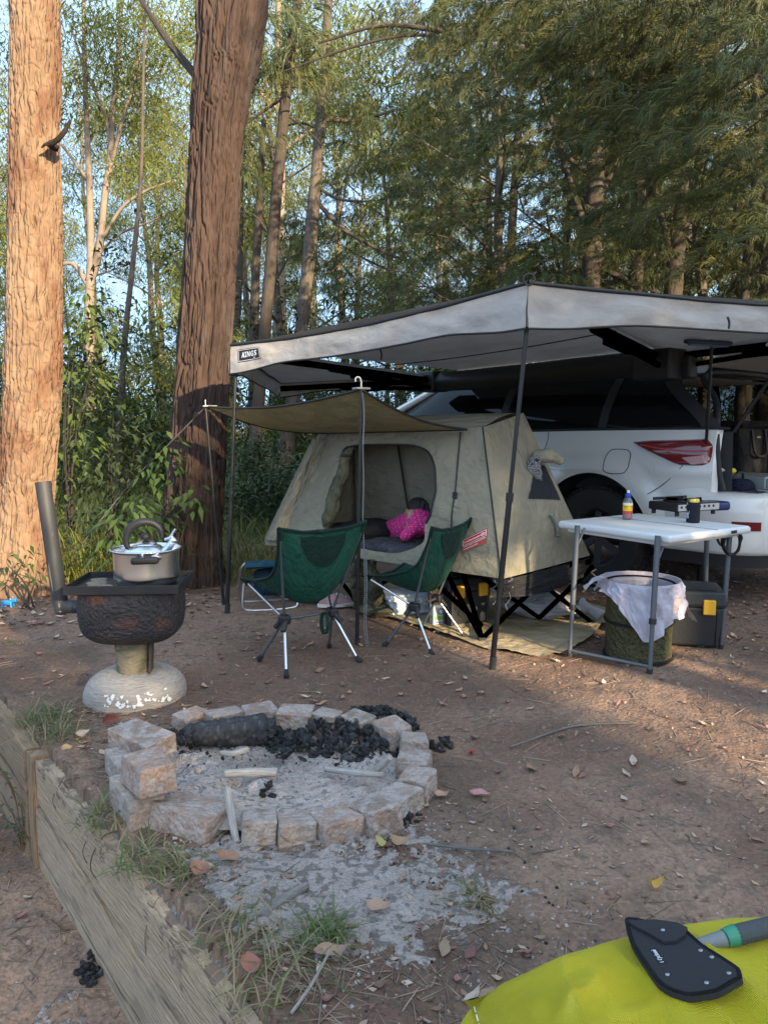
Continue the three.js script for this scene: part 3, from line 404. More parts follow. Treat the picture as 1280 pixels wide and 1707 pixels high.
// ---------------------------------------------------------------- cloth, metal, plastic
const weave = tex(128, 128, (u, v) => 0.5 + 0.25 * Math.sin(u * 6.283 * 32) + 0.25 * Math.sin(v * 6.283 * 32), { color: false, rep: [6, 6] });
const wrinkle = tex(512, 512, (u, v) => { const w = pf(u, v, 4, 4, 3, 2) * 0.3; return 0.6 * Math.abs(2 * pf(u + w, v + w, 7, 5, 3, 4) - 1) + 0.4 * pf(u, v, 18, 22, 3, 6); }, { color: false });
const stain = (a, b, s, P = 4) => tex(256, 256, (u, v) => mx(a, b, sstep(0.3, 0.75, pf(u, v, P, P, 4, s))));
const clothMat = (a, b, s, bs = 0.02, o = {}) => mat(1, 1, 1, 0.9, { specularIntensity: 0.25, map: stain(a, b, s), bumpMap: wrinkle, bumpScale: bs, side: THREE.DoubleSide, sheen: 0.15, ...o });
const M = {
  canvas: clothMat([0.42, 0.4, 0.375], [0.36, 0.34, 0.32], 3, 0.005, { transmission: 0.12 }),
  
  tarp: clothMat([0.3, 0.245, 0.12], [0.24, 0.2, 0.095], 7, 0.016, { transmission: 0.35 }),
  tent: clothMat([0.27, 0.245, 0.18], [0.215, 0.195, 0.142], 9, 0.026), tentDark: clothMat([0.09, 0.09, 0.06], [0.06, 0.06, 0.04], 13, 0.03),
  black: mat(0.012, 0.012, 0.013, 0.55), blackCloth: clothMat([0.018, 0.018, 0.02], [0.03, 0.03, 0.032], 15, 0.02), blackMetal: mat(0.018, 0.018, 0.019, 0.35, { metalness: 0.3 }),
  alu: mat(0.62, 0.64, 0.66, 0.32, { metalness: 1 }), grey: mat(0.1, 0.115, 0.13, 0.42, { metalness: 0.35 }), rail: mat(0.2, 0.2, 0.19, 0.45, { metalness: 0.6 }), steel: mat(0.74, 0.76, 0.77, 0.26, { metalness: 1, anisotropy: 0.4 }),
  green: clothMat([0.018, 0.085, 0.058], [0.012, 0.065, 0.046], 17, 0.018, { transmission: 0.25, roughness: 0.75 }), greenMesh: clothMat([0.012, 0.04, 0.03], [0.01, 0.033, 0.025], 19, 0.01, { transmission: 0.3 }),
  white: mat(0.72, 0.73, 0.72, 0.45, { bumpMap: tex(256, 256, (u, v) => pf(u, v, 90, 90, 2, 4), { color: false, rep: [3, 3] }), bumpScale: 0.0015 }), bag: mat(0.6, 0.58, 0.68, 0.35, { transmission: 0.4, side: THREE.DoubleSide, bumpMap: wrinkle, bumpScale: 0.004 }),
  olive: clothMat([0.075, 0.07, 0.036], [0.055, 0.053, 0.027], 21, 0.03, { roughness: 0.55 }), yellow: mat(0.75, 0.4, 0.02, 0.5), blackBox: mat(0.018, 0.02, 0.023, 0.5, { bumpMap: tex(128, 128, (u, v) => pf(u, v, 50, 50, 2, 4), { color: false }), bumpScale: 0.001 }),
  groundsheet: clothMat([0.36, 0.295, 0.185], [0.29, 0.235, 0.145], 23, 0.02), rubber: mat(0.02, 0.02, 0.021, 0.85), paint: mat(0.72, 0.72, 0.7, 0.3, { clearcoat: 1, clearcoatRoughness: 0.06 }), darkGlass: mat(0.006, 0.006, 0.007, 0.06, { specularIntensity: 0.4 }), glass: mat(0.1, 0.11, 0.105, 0.02, { transmission: 1, thickness: 0, ior: 1.5 }), trim: mat(0.02, 0.02, 0.022, 0.6), inner: mat(0.05, 0.05, 0.052, 0.85), headliner: mat(0.3, 0.29, 0.27, 0.9),
};
const bilin = (a, b, c, d, u, v) => a.clone().lerp(b, u).lerp(d.clone().lerp(c, u), v);    // a-b at v 0, d-c at v 1
// ---------------------------------------------------------------- the car
const CAR = thing('white_suv', 'white four-wheel-drive wagon with its tailgate raised beside the tent', 'car', [1.68, 0, -6.0], 0.681);
{
  CAR.updateMatrixWorld(true); const inv = CAR.matrixWorld.clone().invert();
  const onSide = (px, py, x0 = 0.03) => { const o = V(0, EYE, 0).applyMatrix4(inv), d = ray(px, py).transformDirection(inv), t = (x0 - o.x) / d.x; return o.addScaledVector(d, t); };
  const onRear = (px, py, z0) => { const o = V(0, EYE, 0).applyMatrix4(inv), d = ray(px, py).transformDirection(inv), t = (z0 - o.z) / d.z; return o.addScaledVector(d, t); };
  const X = (z, y) => { let x = 0.02 + 0.11 * Math.pow(Math.abs(y - 0.86) / 0.5, 2.2) * (y > 0.86 ? 0.55 : 0.6) + 0.16 * Math.pow(sstep(0.35, 1.35, z), 1.6) + 0.3 * sstep(-2.9, -4, z); const r = Math.hypot(z, y - 0.42); x -= 0.045 * sstep(0.74, 0.56, r); x += 0.02 * sstep(0.985, 1.0, y) * sstep(1.06, 1.02, y) * 0.5; x -= 0.018 * sstep(0.93, 1.0, y) * sstep(1.12, 1.02, y); const r2 = Math.hypot(z + 2.97, y - 0.42); x -= 0.045 * sstep(0.74, 0.56, r2); return x; };
  const belt = (z) => 1.255 + 0.045 * sstep(-2.5, 0.8, z);
  const low = (z) => { for (const c of [0, -2.97]) { const d = z - c; if (Math.abs(d) < 0.53) return Math.max(0.42, 0.42 + Math.sqrt(0.53 * 0.53 - d * d)); } return z > 0.5 ? 0.55 : 0.42; };
  const ZE = onSide(1188, 765, 0.1).z; 
  const zs = []; for (let z = -3.9; z < ZE;) { zs.push(z); const d = Math.min(Math.abs(Math.abs(z) - 0.53), Math.abs(Math.abs(z + 2.97) - 0.53)); z += d < 0.06 ? 0.006 : 0.03; } zs.push(ZE);
  const side = (mir) => { const P = [], I = [], nv = 26; zs.forEach((z) => { for (let j = 0; j <= nv; j++) { const y = lerp(low(z), belt(z), j / nv), x = X(z, y); P.push(mir ? 2 - x : x, y, z); } }); for (let i = 0; i < zs.length - 1; i++) for (let j = 0; j < nv; j++) { const a = i * (nv + 1) + j, b = a + nv + 1; I.push(a, a + 1, b, b, a + 1, b + 1); } return geom(P, null, I); };
  obj('body_side', face(side(0), -1, 0, 0), M.paint, CAR); obj('body_side', face(side(1), 1, 0, 0), M.paint, CAR);
  // greenhouse, roof
  const roofY = (z) => 1.80 - 0.07 * sstep(-0.6, 1, z) - 0.5 * sstep(-1.9, -3.3, z), gx = (z, t) => X(z, belt(z)) + 0.015 + 0.2 * t * t + 0.03 * t;
  const dp = (y) => ZE - 0.42 * sstep(1.25, 1.75, y);
  const winSurf = (mir, z0, z1) => surf(50, 10, (u, v) => { const zz = lerp(z0, z1, u), y = lerp(belt(zz), roofY(zz), v), z = Math.min(zz, dp(y)); const x = gx(z, v); return V(mir ? 2 - x : x, y, z); });
  obj('side_window', face(winSurf(0, -3.2, 1.06), -1, 0, 0), M.darkGlass, CAR); obj('side_window', face(winSurf(1, -3.2, 1.06), 1, 0, 0), M.glass, CAR);
  const pil = (mir, z, w, slope) => surf(2, 10, (u, v) => { const y = lerp(belt(z), roofY(z), v), zz = z + slope * v + (u - 0.5) * w, x = gx(zz, v) - 0.006; return V(mir ? 2 - x : x, y, zz); });
  for (const m of [0, 1]) { obj('pillar', pil(m, -1.05, 0.09, 0.03), M.trim, CAR); obj('pillar', pil(m, 0.02, 0.08, 0.05), M.trim, CAR); obj('pillar', surf(3, 12, (u, v) => { const y = lerp(belt(0.9), roofY(0.7), v), z = dp(y) - 0.09 + u * 0.13, x = gx(z, v) - 0.008; return V(m ? 2 - x : x, y, z); }), M.trim, CAR); }
  obj('pillar', taper([[gx(-3.25, 0) - 0.01, 1.27, -3.2], [0.2, 1.55, -2.5], [0.27, 1.77, -1.95]], [0.045, 0.04, 0.04], 20, 10), M.paint, CAR);
  obj('roof', face(surf(24, 40, (u, v) => { const z = lerp(-2.2, 0.72, v), e = roofY(z), x = gx(z, 1) + u * (2 - 2 * gx(z, 1)); return V(x, e - 0.02 + 0.1 * Math.pow(Math.sin(Math.PI * u), 0.45), z); }), 0, 1, 0), M.paint, CAR);
  obj('roof_lining', surf(8, 8, (u, v) => V(lerp(0.32, 1.68, u), 1.69, lerp(-2, 0.66, v))), M.headliner, CAR);
  obj('windscreen', face(surf(10, 10, (u, v) => V(lerp(0.25 + 0.06 * v, 1.75 - 0.06 * v, u), lerp(1.27, 1.77, v), lerp(-3.2, -2.1, v) - 0.12 * Math.sin(Math.PI * u))), 0, 0.5, -1), M.darkGlass, CAR);
  obj('bonnet', surf(16, 16, (u, v) => V(lerp(0.14, 1.86, u), 1.2 + 0.05 * Math.sin(Math.PI * u) - 0.25 * Math.pow(v, 3), lerp(-3.2, -4.2, v))), M.paint, CAR);
  obj('window_trim', tube(Array.from({ length: 12 }, (_, i) => { const z = lerp(-3.1, 1.02, i / 11); return V(X(z, belt(z)) - 0.002, belt(z) + 0.004, z); }), 0.011, 50, 6), M.trim, CAR);
  const seam = (l, r = 0.0035) => tube(l, r, 60, 5);
  obj('door_gap', seam([[0.92, -0.62], [0.98, -0.6], [1.1, -0.53], [1.2, -0.5], [1.275, -0.5]].map(([y, z]) => V(X(z, y) - 0.0005, y, z))), M.trim, CAR);
  { const c = onSide(1031, 769), l = []; for (let i = 0; i < 28; i++) { const a = i / 28 * 6.283, s = (t) => Math.sign(t) * Math.pow(Math.abs(t), 0.55), z = c.z + 0.105 * s(Math.cos(a)), y = c.y + 0.095 * s(Math.sin(a)); l.push(V(X(z, y) - 0.0005, y, z)); } obj('fuel_flap_gap', tube(l, 0.0035, 90, 5, true), M.trim, CAR); }
  { const l = [[1136, 776], [1110, 803], [1085, 822], [1050, 836]].map(([a, b]) => { const p = onSide(a, b); return V(X(p.z, p.y) - 0.0005, p.y, p.z); }); obj('bumper_gap', seam(l), M.trim, CAR); }
  const patch = (pts, out, rings = 8, f = X, n = 64) => { const c = new THREE.CatmullRomCurve3(pts.map((p) => V(p.z, p.y, 0)), true, 'catmullrom', 0.15), m = V(0, 0, 0), q = []; for (let i = 0; i < n; i++) q.push(c.getPoint(i / n)); q.forEach((p) => m.addScaledVector(p, 1 / n)); const P = [], I = []; for (let k = 0; k <= rings; k++) q.forEach((p) => { const t = k / rings, z = lerp(m.x, p.x, t), y = lerp(m.y, p.y, t); P.push(f(z, y) - out * (k === rings ? 0 : Math.min(1, (1 - t) * 6 + 0.35)), y, z); }); for (let k = 0; k < rings; k++) for (let i = 0; i < n; i++) { const a = k * n + i, b = k * n + (i + 1) % n; I.push(a, b, a + n, b, b + n, a + n); } return geom(P, null, I); };
  const red = mat(0.17, 0.003, 0.006, 0.1, { clearcoat: 1 }), tl = [[1061, 737], [1090, 734], [1140, 733], [1176, 732], [1186, 744], [1184, 770], [1172, 776], [1140, 775], [1110, 762], [1080, 748]];
  const lamp = obj('taillight', patch(tl.map(([a, b]) => onSide(a, b, 0.1)), 0.03), red, CAR);
  obj('lens_rib', [seam([[1075, 741], [1110, 748], [1150, 752], [1180, 752]].map(([a, b]) => { const p = onSide(a, b, 0.08); return V(X(p.z, p.y) - 0.031, p.y, p.z); }), 0.006)], mat(0.55, 0.08, 0.07, 0.15), lamp);
  obj('clear_lens', patch([[1142, 762], [1176, 758], [1182, 772], [1160, 775]].map(([a, b]) => onSide(a, b, 0.1)), 0.036), mat(0.5, 0.3, 0.3, 0.15), lamp);
  // bumper round the rear corner
  const path = new THREE.CatmullRomCurve3([V(0.02, 0, 0.52), V(0.045, 0, 0.8), V(0.1, 0, 1.08), V(0.24, 0, 1.27), V(0.5, 0, 1.36), V(1, 0, 1.39), V(1.5, 0, 1.36), V(1.76, 0, 1.27), V(1.9, 0, 1.08), V(1.955, 0, 0.8), V(1.98, 0, 0.52)]);
  const prof = (u, t) => { const p = path.getPoint(u), n = V(1, 0, 0.45).sub(p).setY(0).normalize(), y = [0.4, 0.43, 0.56, 0.7, 0.8, 0.845, 0.85][Math.round(t * 6)], off = [0.06, 0.012, 0, -0.004, 0.005, 0.03, 0.2][Math.round(t * 6)], rise = sstep(0.17, 0.05, Math.min(u, 1 - u)) * 0.14 * sstep(0.6, 0.8, t); return V(p.x + n.x * off, y + rise, p.z + n.z * off); };
  obj('rear_bumper', face(surf(80, 6, prof), 0, 0, 1), M.paint, CAR);
  obj('bumper_skirt', surf(80, 2, (u, t) => { const p = path.getPoint(u), n = V(1, 0, 0.45).sub(p).setY(0).normalize(); return V(p.x + n.x * (0.05 + 0.02 * t), 0.43 - 0.12 * t, p.z + n.z * (0.05 + 0.02 * t)); }), M.trim, CAR);
  { const a = [[1163, 893], [1207, 893]]; obj('reflector', surf(12, 2, (u, v) => { const p = prof(lerp(0.205, 0.285, u), 2 / 6), q = prof(lerp(0.205, 0.285, u), 3 / 6), n = V(1, 0, 0.45).sub(p).setY(0).normalize(), r = p.lerp(q, 0.2 + v * 0.45); return r.addScaledVector(n, -0.006); }), red, CAR); }
  obj('underbody', mv(rbox(1.7, 0.3, 4.4, 0.05), 1, 0.5, -1.35), M.trim, CAR);
  for (const c of [0, -2.97]) obj('wheel_arch_liner', surf(20, 6, (u, v) => { const a = Math.PI * u; return V(0.03 + v * 0.35, 0.4 + Math.sin(a) * 0.535, c + Math.cos(a) * 0.535); }), M.trim, CAR);
  const wheel = (x, z, s) => {
    const w = new THREE.Group(); w.name = 'wheel'; w.position.set(x, 0.415, z); CAR.add(w);
    const ty = lathe([[0.24, -0.1], [0.3, -0.125], [0.38, -0.128], [0.405, -0.11], [0.414, -0.06], [0.415, 0.06], [0.405, 0.11], [0.38, 0.128], [0.3, 0.125], [0.24, 0.1]], 64); ty.rotateZ(Math.PI / 2); const tr = [ty];
    for (let i = 0; i < 60; i++) { const a = i / 60 * 6.283; for (const k of [-0.085, 0, 0.085]) { const b = new THREE.BoxGeometry(0.055, 0.014, 0.026); b.rotateY(k * 4); b.translate(k, 0.418, 0); b.rotateX(a + k * 0.5); tr.push(b); } }
    obj('tyre', tr, M.rubber, w);
    const rim = [lathe([[0.245, -0.1], [0.22, -0.06], [0.2, 0.06], [0.245, 0.1]], 40).rotateZ(Math.PI / 2)]; for (let i = 0; i < 6; i++) { const b = rbox(0.03, 0.22, 0.06, 0.01, 1); b.translate(-0.06 * s, 0.12, 0); b.rotateX(i / 6 * 6.283); rim.push(b); } obj('rim', rim, mat(0.07, 0.07, 0.075, 0.45, { metalness: 0.5 }), w);
  };
  wheel(0.16, 0, 1); wheel(1.84, 0, -1); wheel(0.16, -2.97, 1); wheel(1.84, -2.97, -1);
  // the open back
  obj('load_floor', mv(rbox(1.5, 0.04, 1.9, 0.01), 1, 0.83, 0.25), M.inner, CAR);
  obj('interior_panel', [surf(6, 8, (u, v) => V(0.24 - 0.03 * v, lerp(0.8, 1.28, v), lerp(-1, 1.02, u))), surf(6, 8, (u, v) => V(1.76 + 0.03 * v, lerp(0.8, 1.28, v), lerp(-1, 1.02, u))), surf(4, 4, (u, v) => V(lerp(0.2, 1.8, u), lerp(0.8, 1.5, v), -0.75))], M.inner, CAR);
  obj('opening_frame', [tube([[0.17, 0.86, ZE + 0.05], [0.15, 1.0, ZE + 0.02], [0.155, 1.25, ZE - 0.01], [0.26, 1.5, 0.86], [0.36, 1.69, 0.7], [1, 1.74, 0.72], [1.64, 1.69, 0.7], [1.74, 1.5, 0.86], [1.83, 1.25, 1.06], [1.83, 1.0, 1.15], [1.8, 0.86, 1.22]], 0.022, 90, 8)], M.trim, CAR);
  obj('pillar_trim', taper([[1.7, 1.66, 0.6], [1.77, 1.5, 0.72], [1.83, 1.28, 0.92], [1.84, 0.9, 1.08]], [0.06, 0.05, 0.045, 0.05], 24, 8), M.headliner, CAR);
  obj('pillar_panel', surf(12, 8, (u, v) => { const y = lerp(0.84, 1.3, v); return V(2 - X(1.08, y) - 0.02 - 0.12 * u, y, 1.085 + 0.07 * u * (1 - v * 0.6)); }), M.paint, CAR);
  obj('pillar_panel', surf(12, 8, (u, v) => { const y = lerp(0.84, 1.3, v); return V(X(ZE, y) - 0.002 + 0.05 * u, y, ZE + 0.02 * u); }), M.paint, CAR);
  obj('sill_plate', mv(rbox(1.3, 0.02, 0.16, 0.008), 1, 0.862, 1.22), M.alu, CAR);
  const g = new THREE.Group(); g.name = 'tailgate'; g.position.set(1, 1.77, 0.72); g.rotation.x = -0.13; CAR.add(g);
  obj('gate_panel', surf(24, 16, (u, v) => V((u - 0.5) * lerp(1.36, 1.62, v), 0.05 + 0.05 * Math.sin(Math.PI * v) - 0.03 * Math.abs(2 * u - 1) ** 3, 1.2 * v)), M.paint, g);
  obj('gate_lining', surf(24, 16, (u, v) => V((u - 0.5) * lerp(1.28, 1.5, v), -0.01 + 0.04 * Math.sin(Math.PI * v) + (v > 0.5 ? -0.03 : 0), 0.02 + 1.16 * v)), M.headliner, g);
  obj('gate_window', surf(10, 8, (u, v) => V((u - 0.5) * 1.05, -0.008 + 0.04 * Math.sin(Math.PI * (0.1 + v * 0.38)), 0.1 + 0.45 * v)), M.black, g);
  obj('gate_edge', tube([[-0.66, 0.02, 0.02], [-0.72, 0.05, 0.6], [-0.79, 0.02, 1.18], [0, 0.03, 1.22], [0.79, 0.02, 1.18], [0.72, 0.05, 0.6], [0.66, 0.02, 0.02]], 0.022, 80, 8), M.paint, g);
  for (const s of [0.2, 1.8]) obj('gas_strut', [strut([s, 1.28, 1.03], [s + (s > 1 ? -0.05 : 0.05), 1.62, 1.22], 0.014), strut([s + (s > 1 ? -0.05 : 0.05), 1.62, 1.22], [s + (s > 1 ? -0.07 : 0.07), 1.84, 1.34], 0.008)], M.blackMetal, CAR);
  obj('roof_spoiler', mv(rbox(1.3, 0.03, 0.22, 0.012), 1, 1.86, 0.78), M.paint, CAR);
  // what lies in the back
  const inCar = (name, label, cat, px, py, z0) => { const p = onRear(px, py, z0).applyMatrix4(CAR.matrixWorld); return thing(name, label, cat, p, 0.681); };
  const txt = canvasTex(256, 64, (c, w, h) => { c.fillStyle = '#0b0b0c'; c.fillRect(0, 0, w, h); c.fillStyle = '#b9bcc0'; c.font = 'bold 44px sans-serif'; c.textAlign = 'center'; c.fillText('KINGS', w / 2, 48); });
  const fr = inCar('cooler_bag', 'upright black cooler bag with a small white name in the car boot', 'cooler bag', 1222, 812, 0.45);
  obj('bag_body', mv(rbox(0.5, 0.52, 0.36, 0.05, 4), 0, 0.26, 0), M.blackCloth, fr); obj('bag_lid', mv(rbox(0.51, 0.06, 0.37, 0.03, 3), 0, 0.55, 0), M.blackCloth, fr); obj('strap', tube([[-0.12, 0.5, 0.19], [-0.1, 0.3, 0.22], [0.1, 0.3, 0.22], [0.12, 0.5, 0.19]], 0.012, 30, 6), M.trim, fr);
  obj('name_print', mv(new THREE.PlaneGeometry(0.12, 0.03), 0.03, 0.44, 0.183), mat(1, 1, 1, 0.8, { map: txt }), fr);
  const nb = inCar('duffel_bag', 'navy soft bag at the mouth of the car boot', 'bag', 1216, 842, 0.92); obj('bag_body', rough(mv(rbox(0.26, 0.2, 0.3, 0.07, 6), 0, 0.1, 0), 0.015, 9, 3), clothMat([0.015, 0.02, 0.04], [0.012, 0.016, 0.03], 25), nb); obj('handle', tube([[-0.08, 0.2, 0.05], [-0.04, 0.24, 0.06], [0.05, 0.24, 0.06], [0.08, 0.2, 0.05]], 0.009, 20, 6), M.trim, nb);
  const yc = inCar('yellow_cloth', 'crumpled yellow cloth on top of the navy bag in the boot', 'cloth', 1207, 786, 0.92); obj('yellow_fold', rough(mv(new THREE.SphereGeometry(1, 32, 20), 0, 0, 0).scale(0.1, 0.028, 0.08), 0.03, 14, 3).translate(0.0, 0.01, 0), mat(0.7, 0.52, 0.02, 0.8), yc); obj('white_fold', rough(new THREE.SphereGeometry(1, 24, 16).scale(0.06, 0.02, 0.06), 0.02, 16, 8).translate(-0.1, 0.015, 0), mat(0.6, 0.6, 0.58, 0.8), yc);
  const dr = inCar('storage_drawer', 'pale grey drawer unit on the boot floor', 'drawer', 1266, 836, 1.0); obj('drawer_box', mv(rbox(0.5, 0.2, 0.4, 0.012), 0.1, 0.1, -0.1), mat(0.3, 0.32, 0.32, 0.45, { metalness: 0.3 }), dr); obj('drawer_front', mv(rbox(0.48, 0.075, 0.012, 0.004), 0.1, 0.148, 0.106), M.rail, dr); obj('drawer_front', mv(rbox(0.48, 0.075, 0.012, 0.004), 0.1, 0.06, 0.106), M.rail, dr); obj('handle', mv(rbox(0.1, 0.012, 0.02, 0.005), 0.1, 0.15, 0.12), M.black, dr);
}
// ---------------------------------------------------------------- the awning
const B1 = V(0.48, 1.82, -7.42), HB = V(2.0, 1.86, -5.5), E0 = V(-0.96, 1.72, -7.0), E1 = at(386, 577, 5.2), E2 = at(880, 474, 3.86), E3 = V(3.7, 2.03, -4.9), E4 = V(4.6, 2.02, -7.6);
const flap = (a, b, h0, h1, dip, seed, out) => { const n = V(0, 1, 0).cross(b.clone().sub(a)).normalize().multiplyScalar(out); return (u, v, off = 0) => { const p = a.clone().lerp(b, u); p.y -= dip * Math.sin(Math.PI * u); const m = 1 - Math.abs(2 * u - 1), h = lerp(h0, h1, u) * (1 - 0.28 * sstep(0, 0.5, m)); const wv = (fbm(u * 9 + seed, v * 1.5 - u * 4, 1, 3) - 0.5) * 0.05 * Math.sin(Math.PI * Math.min(1, v * 0.85 + 0.1)) + Math.sin(u * 25 + v * 3 + seed) * 0.004; p.y -= h * v; return p.addScaledVector(n.clone().normalize(), -0.015 * v + wv - off); }; };
{
  const A = thing('car_awning', 'grey wing awning with pale valance spread from the roof of the white car', 'awning', [0, 0, 0]);
  const panel = (a, b, c, d, sag, s) => surf(40, 40, (u, v) => { const p = bilin(a, b, c, d, u, v); p.y -= sag * 16 * u * (1 - u) * v * (1 - v) - (fbm(u * 5 + s, v * 5, 2, 3) - 0.5) * 0.03 * Math.sin(Math.PI * u) * Math.sin(Math.PI * v); return p; }, 2, 2);
  const IN = V(0.777, 0, -0.63).multiplyScalar(0.4).add(V(0, 0.07, 0)); obj('canopy_panel', panel(B1.clone().add(IN), HB.clone().add(IN), E2, E1, 0.03, 1), M.canvas, A); obj('canopy_panel', panel(HB, HB.clone().lerp(E4, 0.01), E3, E2, 0.03, 2), M.canvas, A);
  obj('canopy_panel', panel(HB.clone().lerp(E4, 0.011), HB.clone().lerp(E4, 0.012), E4, E3, 0.03, 3), M.canvas, A); obj('canopy_panel', panel(B1, B1.clone().lerp(E1, 0.01), E1, E0, 0.02, 4), M.canvas, A);
  const f = [[E1, E2, 0.19, 0.22, 0.045, 1], [E2, E3, 0.22, 0.2, 0.03, 5], [E0, E1, 0.13, 0.19, 0.02, 9], [E3, E4, 0.2, 0.2, 0.03, 13], [B1, E0, 0.12, 0.13, 0.0, 17]];
  f.forEach(([a, b, h0, h1, d, s], i) => { const q = flap(a, b, h0, h1, d, s, 1); obj('valance', surf(110, 12, q, 4, 0.4), i === 4 ? M.canvas : M.canvas, A); obj('piping', [tube(Array.from({ length: 16 }, (_, k) => q(k / 15, 0).add(V(0, 0.008, 0))), 0.011, 70, 6), tube(Array.from({ length: 16 }, (_, k) => q(k / 15, 1)), 0.006, 70, 6)], M.black, A); });
  const q = flap(E1, E2, 0.19, 0.22, 0.045, 1, 1), kt = canvasTex(512, 176, (c, w, h) => { c.fillStyle = '#15181d'; c.fillRect(0, 0, w, h); c.strokeStyle = '#c9ced6'; c.lineWidth = 7; c.strokeRect(12, 12, w - 24, h - 24); c.fillStyle = '#d6dbe2'; c.font = 'italic bold 104px sans-serif'; c.textAlign = 'center'; c.save(); c.translate(w / 2, 118); c.scale(1.15, 1); c.fillText('KINGS', 0, 0); c.restore(); c.font = 'bold 26px sans-serif'; c.fillText('4x4', w * 0.72, 150); });
  obj('name_badge', surf(16, 6, (u, v) => q(lerp(0.034, 0.128, u) + 0.006 * (1 - v), lerp(0.62, 0.16, v), 0.004)), mat(1, 1, 1, 0.75, { map: kt, side: THREE.DoubleSide }), A);
  const arm = (a, b, off) => { const d = V(0, -0.05, 0); obj('arm', [beam(a.clone().add(d), b.clone().add(d), 0.045, 0.05), beam(a.clone().add(V(off, -0.13, 0)), a.clone().lerp(b, 0.62).add(V(0, -0.07, 0)), 0.035, 0.035), beam(a.clone().lerp(b, 0.3).add(V(0, -0.09, 0)), a.clone().lerp(b, 0.5).add(V(0, -0.09, 0)), 0.07, 0.06)], M.blackMetal, A); };
  arm(HB, E2.clone().lerp(HB, 0.03), 0.05); arm(B1, E1.clone().lerp(B1, 0.03), 0.05); arm(HB, E3, 0.04); arm(B1, E0, 0.02);
  obj('hinge_bracket', [mv(rbox(0.24, 0.22, 0.3, 0.02), HB.x, HB.y - 0.1, HB.z, 0, 0.68), mv(rbox(0.12, 0.16, 0.16, 0.02), HB.x + 0.16, HB.y - 0.12, HB.z + 0.04, 0, 0.68)], M.black, A); obj('hinge_bracket', mv(rbox(0.22, 0.2, 0.24, 0.02), B1.x, B1.y - 0.06, B1.z, 0, 0.68), M.black, A);
  obj('storage_bag', taper([B1.clone().add(V(0, -0.07, 0)), B1.clone().lerp(HB, 0.5).add(V(0, -0.08, 0)), HB.clone().add(V(0, -0.08, 0))], [0.09, 0.1, 0.09], 30, 12, 0.08), M.black, A);
  obj('seam_tape', tube(Array.from({ length: 12 }, (_, k) => { const u = 0.42, p = bilin(B1, HB, E2, E1, k / 11, u); p.y -= 0.03 * 16 * (k / 11) * (1 - k / 11) * u * (1 - u) + 0.012; return p; }), 0.004, 40, 5), M.tentDark, A);
  for (const [px, py, z] of [[633, 592, 4.6], [1212, 540, 4.1], [592, 566, 4.66]]) obj('toggle', [tube([at(px, py - 12, z), at(px + 3, py - 2, z), at(px + 2, py + 8, z)], 0.006, 12, 6)], M.black, A);
  { const e = E2.clone().add(V(0, 0.02, 0.02)); obj('corner_ring', new THREE.TorusGeometry(0.028, 0.005, 8, 24).translate(e.x, e.y, e.z), M.black, A); }
  const pole = (label, foot, top) => { const t = thing('awning_pole', label, 'pole', foot); const d = top.clone().sub(foot); obj('lower_tube', strut(V(0, 0.03, 0), d.clone().multiplyScalar(0.52), 0.0155), M.blackMetal, t); obj('upper_tube', strut(d.clone().multiplyScalar(0.5), d, 0.0115), M.blackMetal, t); obj('foot_cap', strut(V(0, 0, 0), d.clone().multiplyScalar(0.04), 0.019, 0.018), M.rubber, t); obj('clamp', strut(d.clone().multiplyScalar(0.505), d.clone().multiplyScalar(0.53), 0.02), M.black, t); };
  pole('thick black pole under the near peak of the awning', gp(820, 1116), at(878, 545, 3.9)); pole('black pole under the left corner of the awning', gp(379, 1022), at(393, 624, 5.2)); pole('black pole with a lamp bar under the awning behind the white table', gp(1162, 992), at(1186, 570, 5.15));
  const lb = thing('lamp_bar', 'dark blue-edged light bar fixed under the awning at the pole top', 'lamp', at(1180, 571, 5.1), 0.4); obj('bar_body', [rbox(0.4, 0.03, 0.05, 0.012, 3)], mat(0.02, 0.03, 0.06, 0.35), lb); obj('diffuser', mv(rbox(0.34, 0.012, 0.035, 0.005), 0, -0.019, 0), mat(0.08, 0.14, 0.3, 0.3), lb); obj('clip', strut([0.02, 0.01, 0], [0.02, 0.08, 0], 0.012), M.black, lb);
}
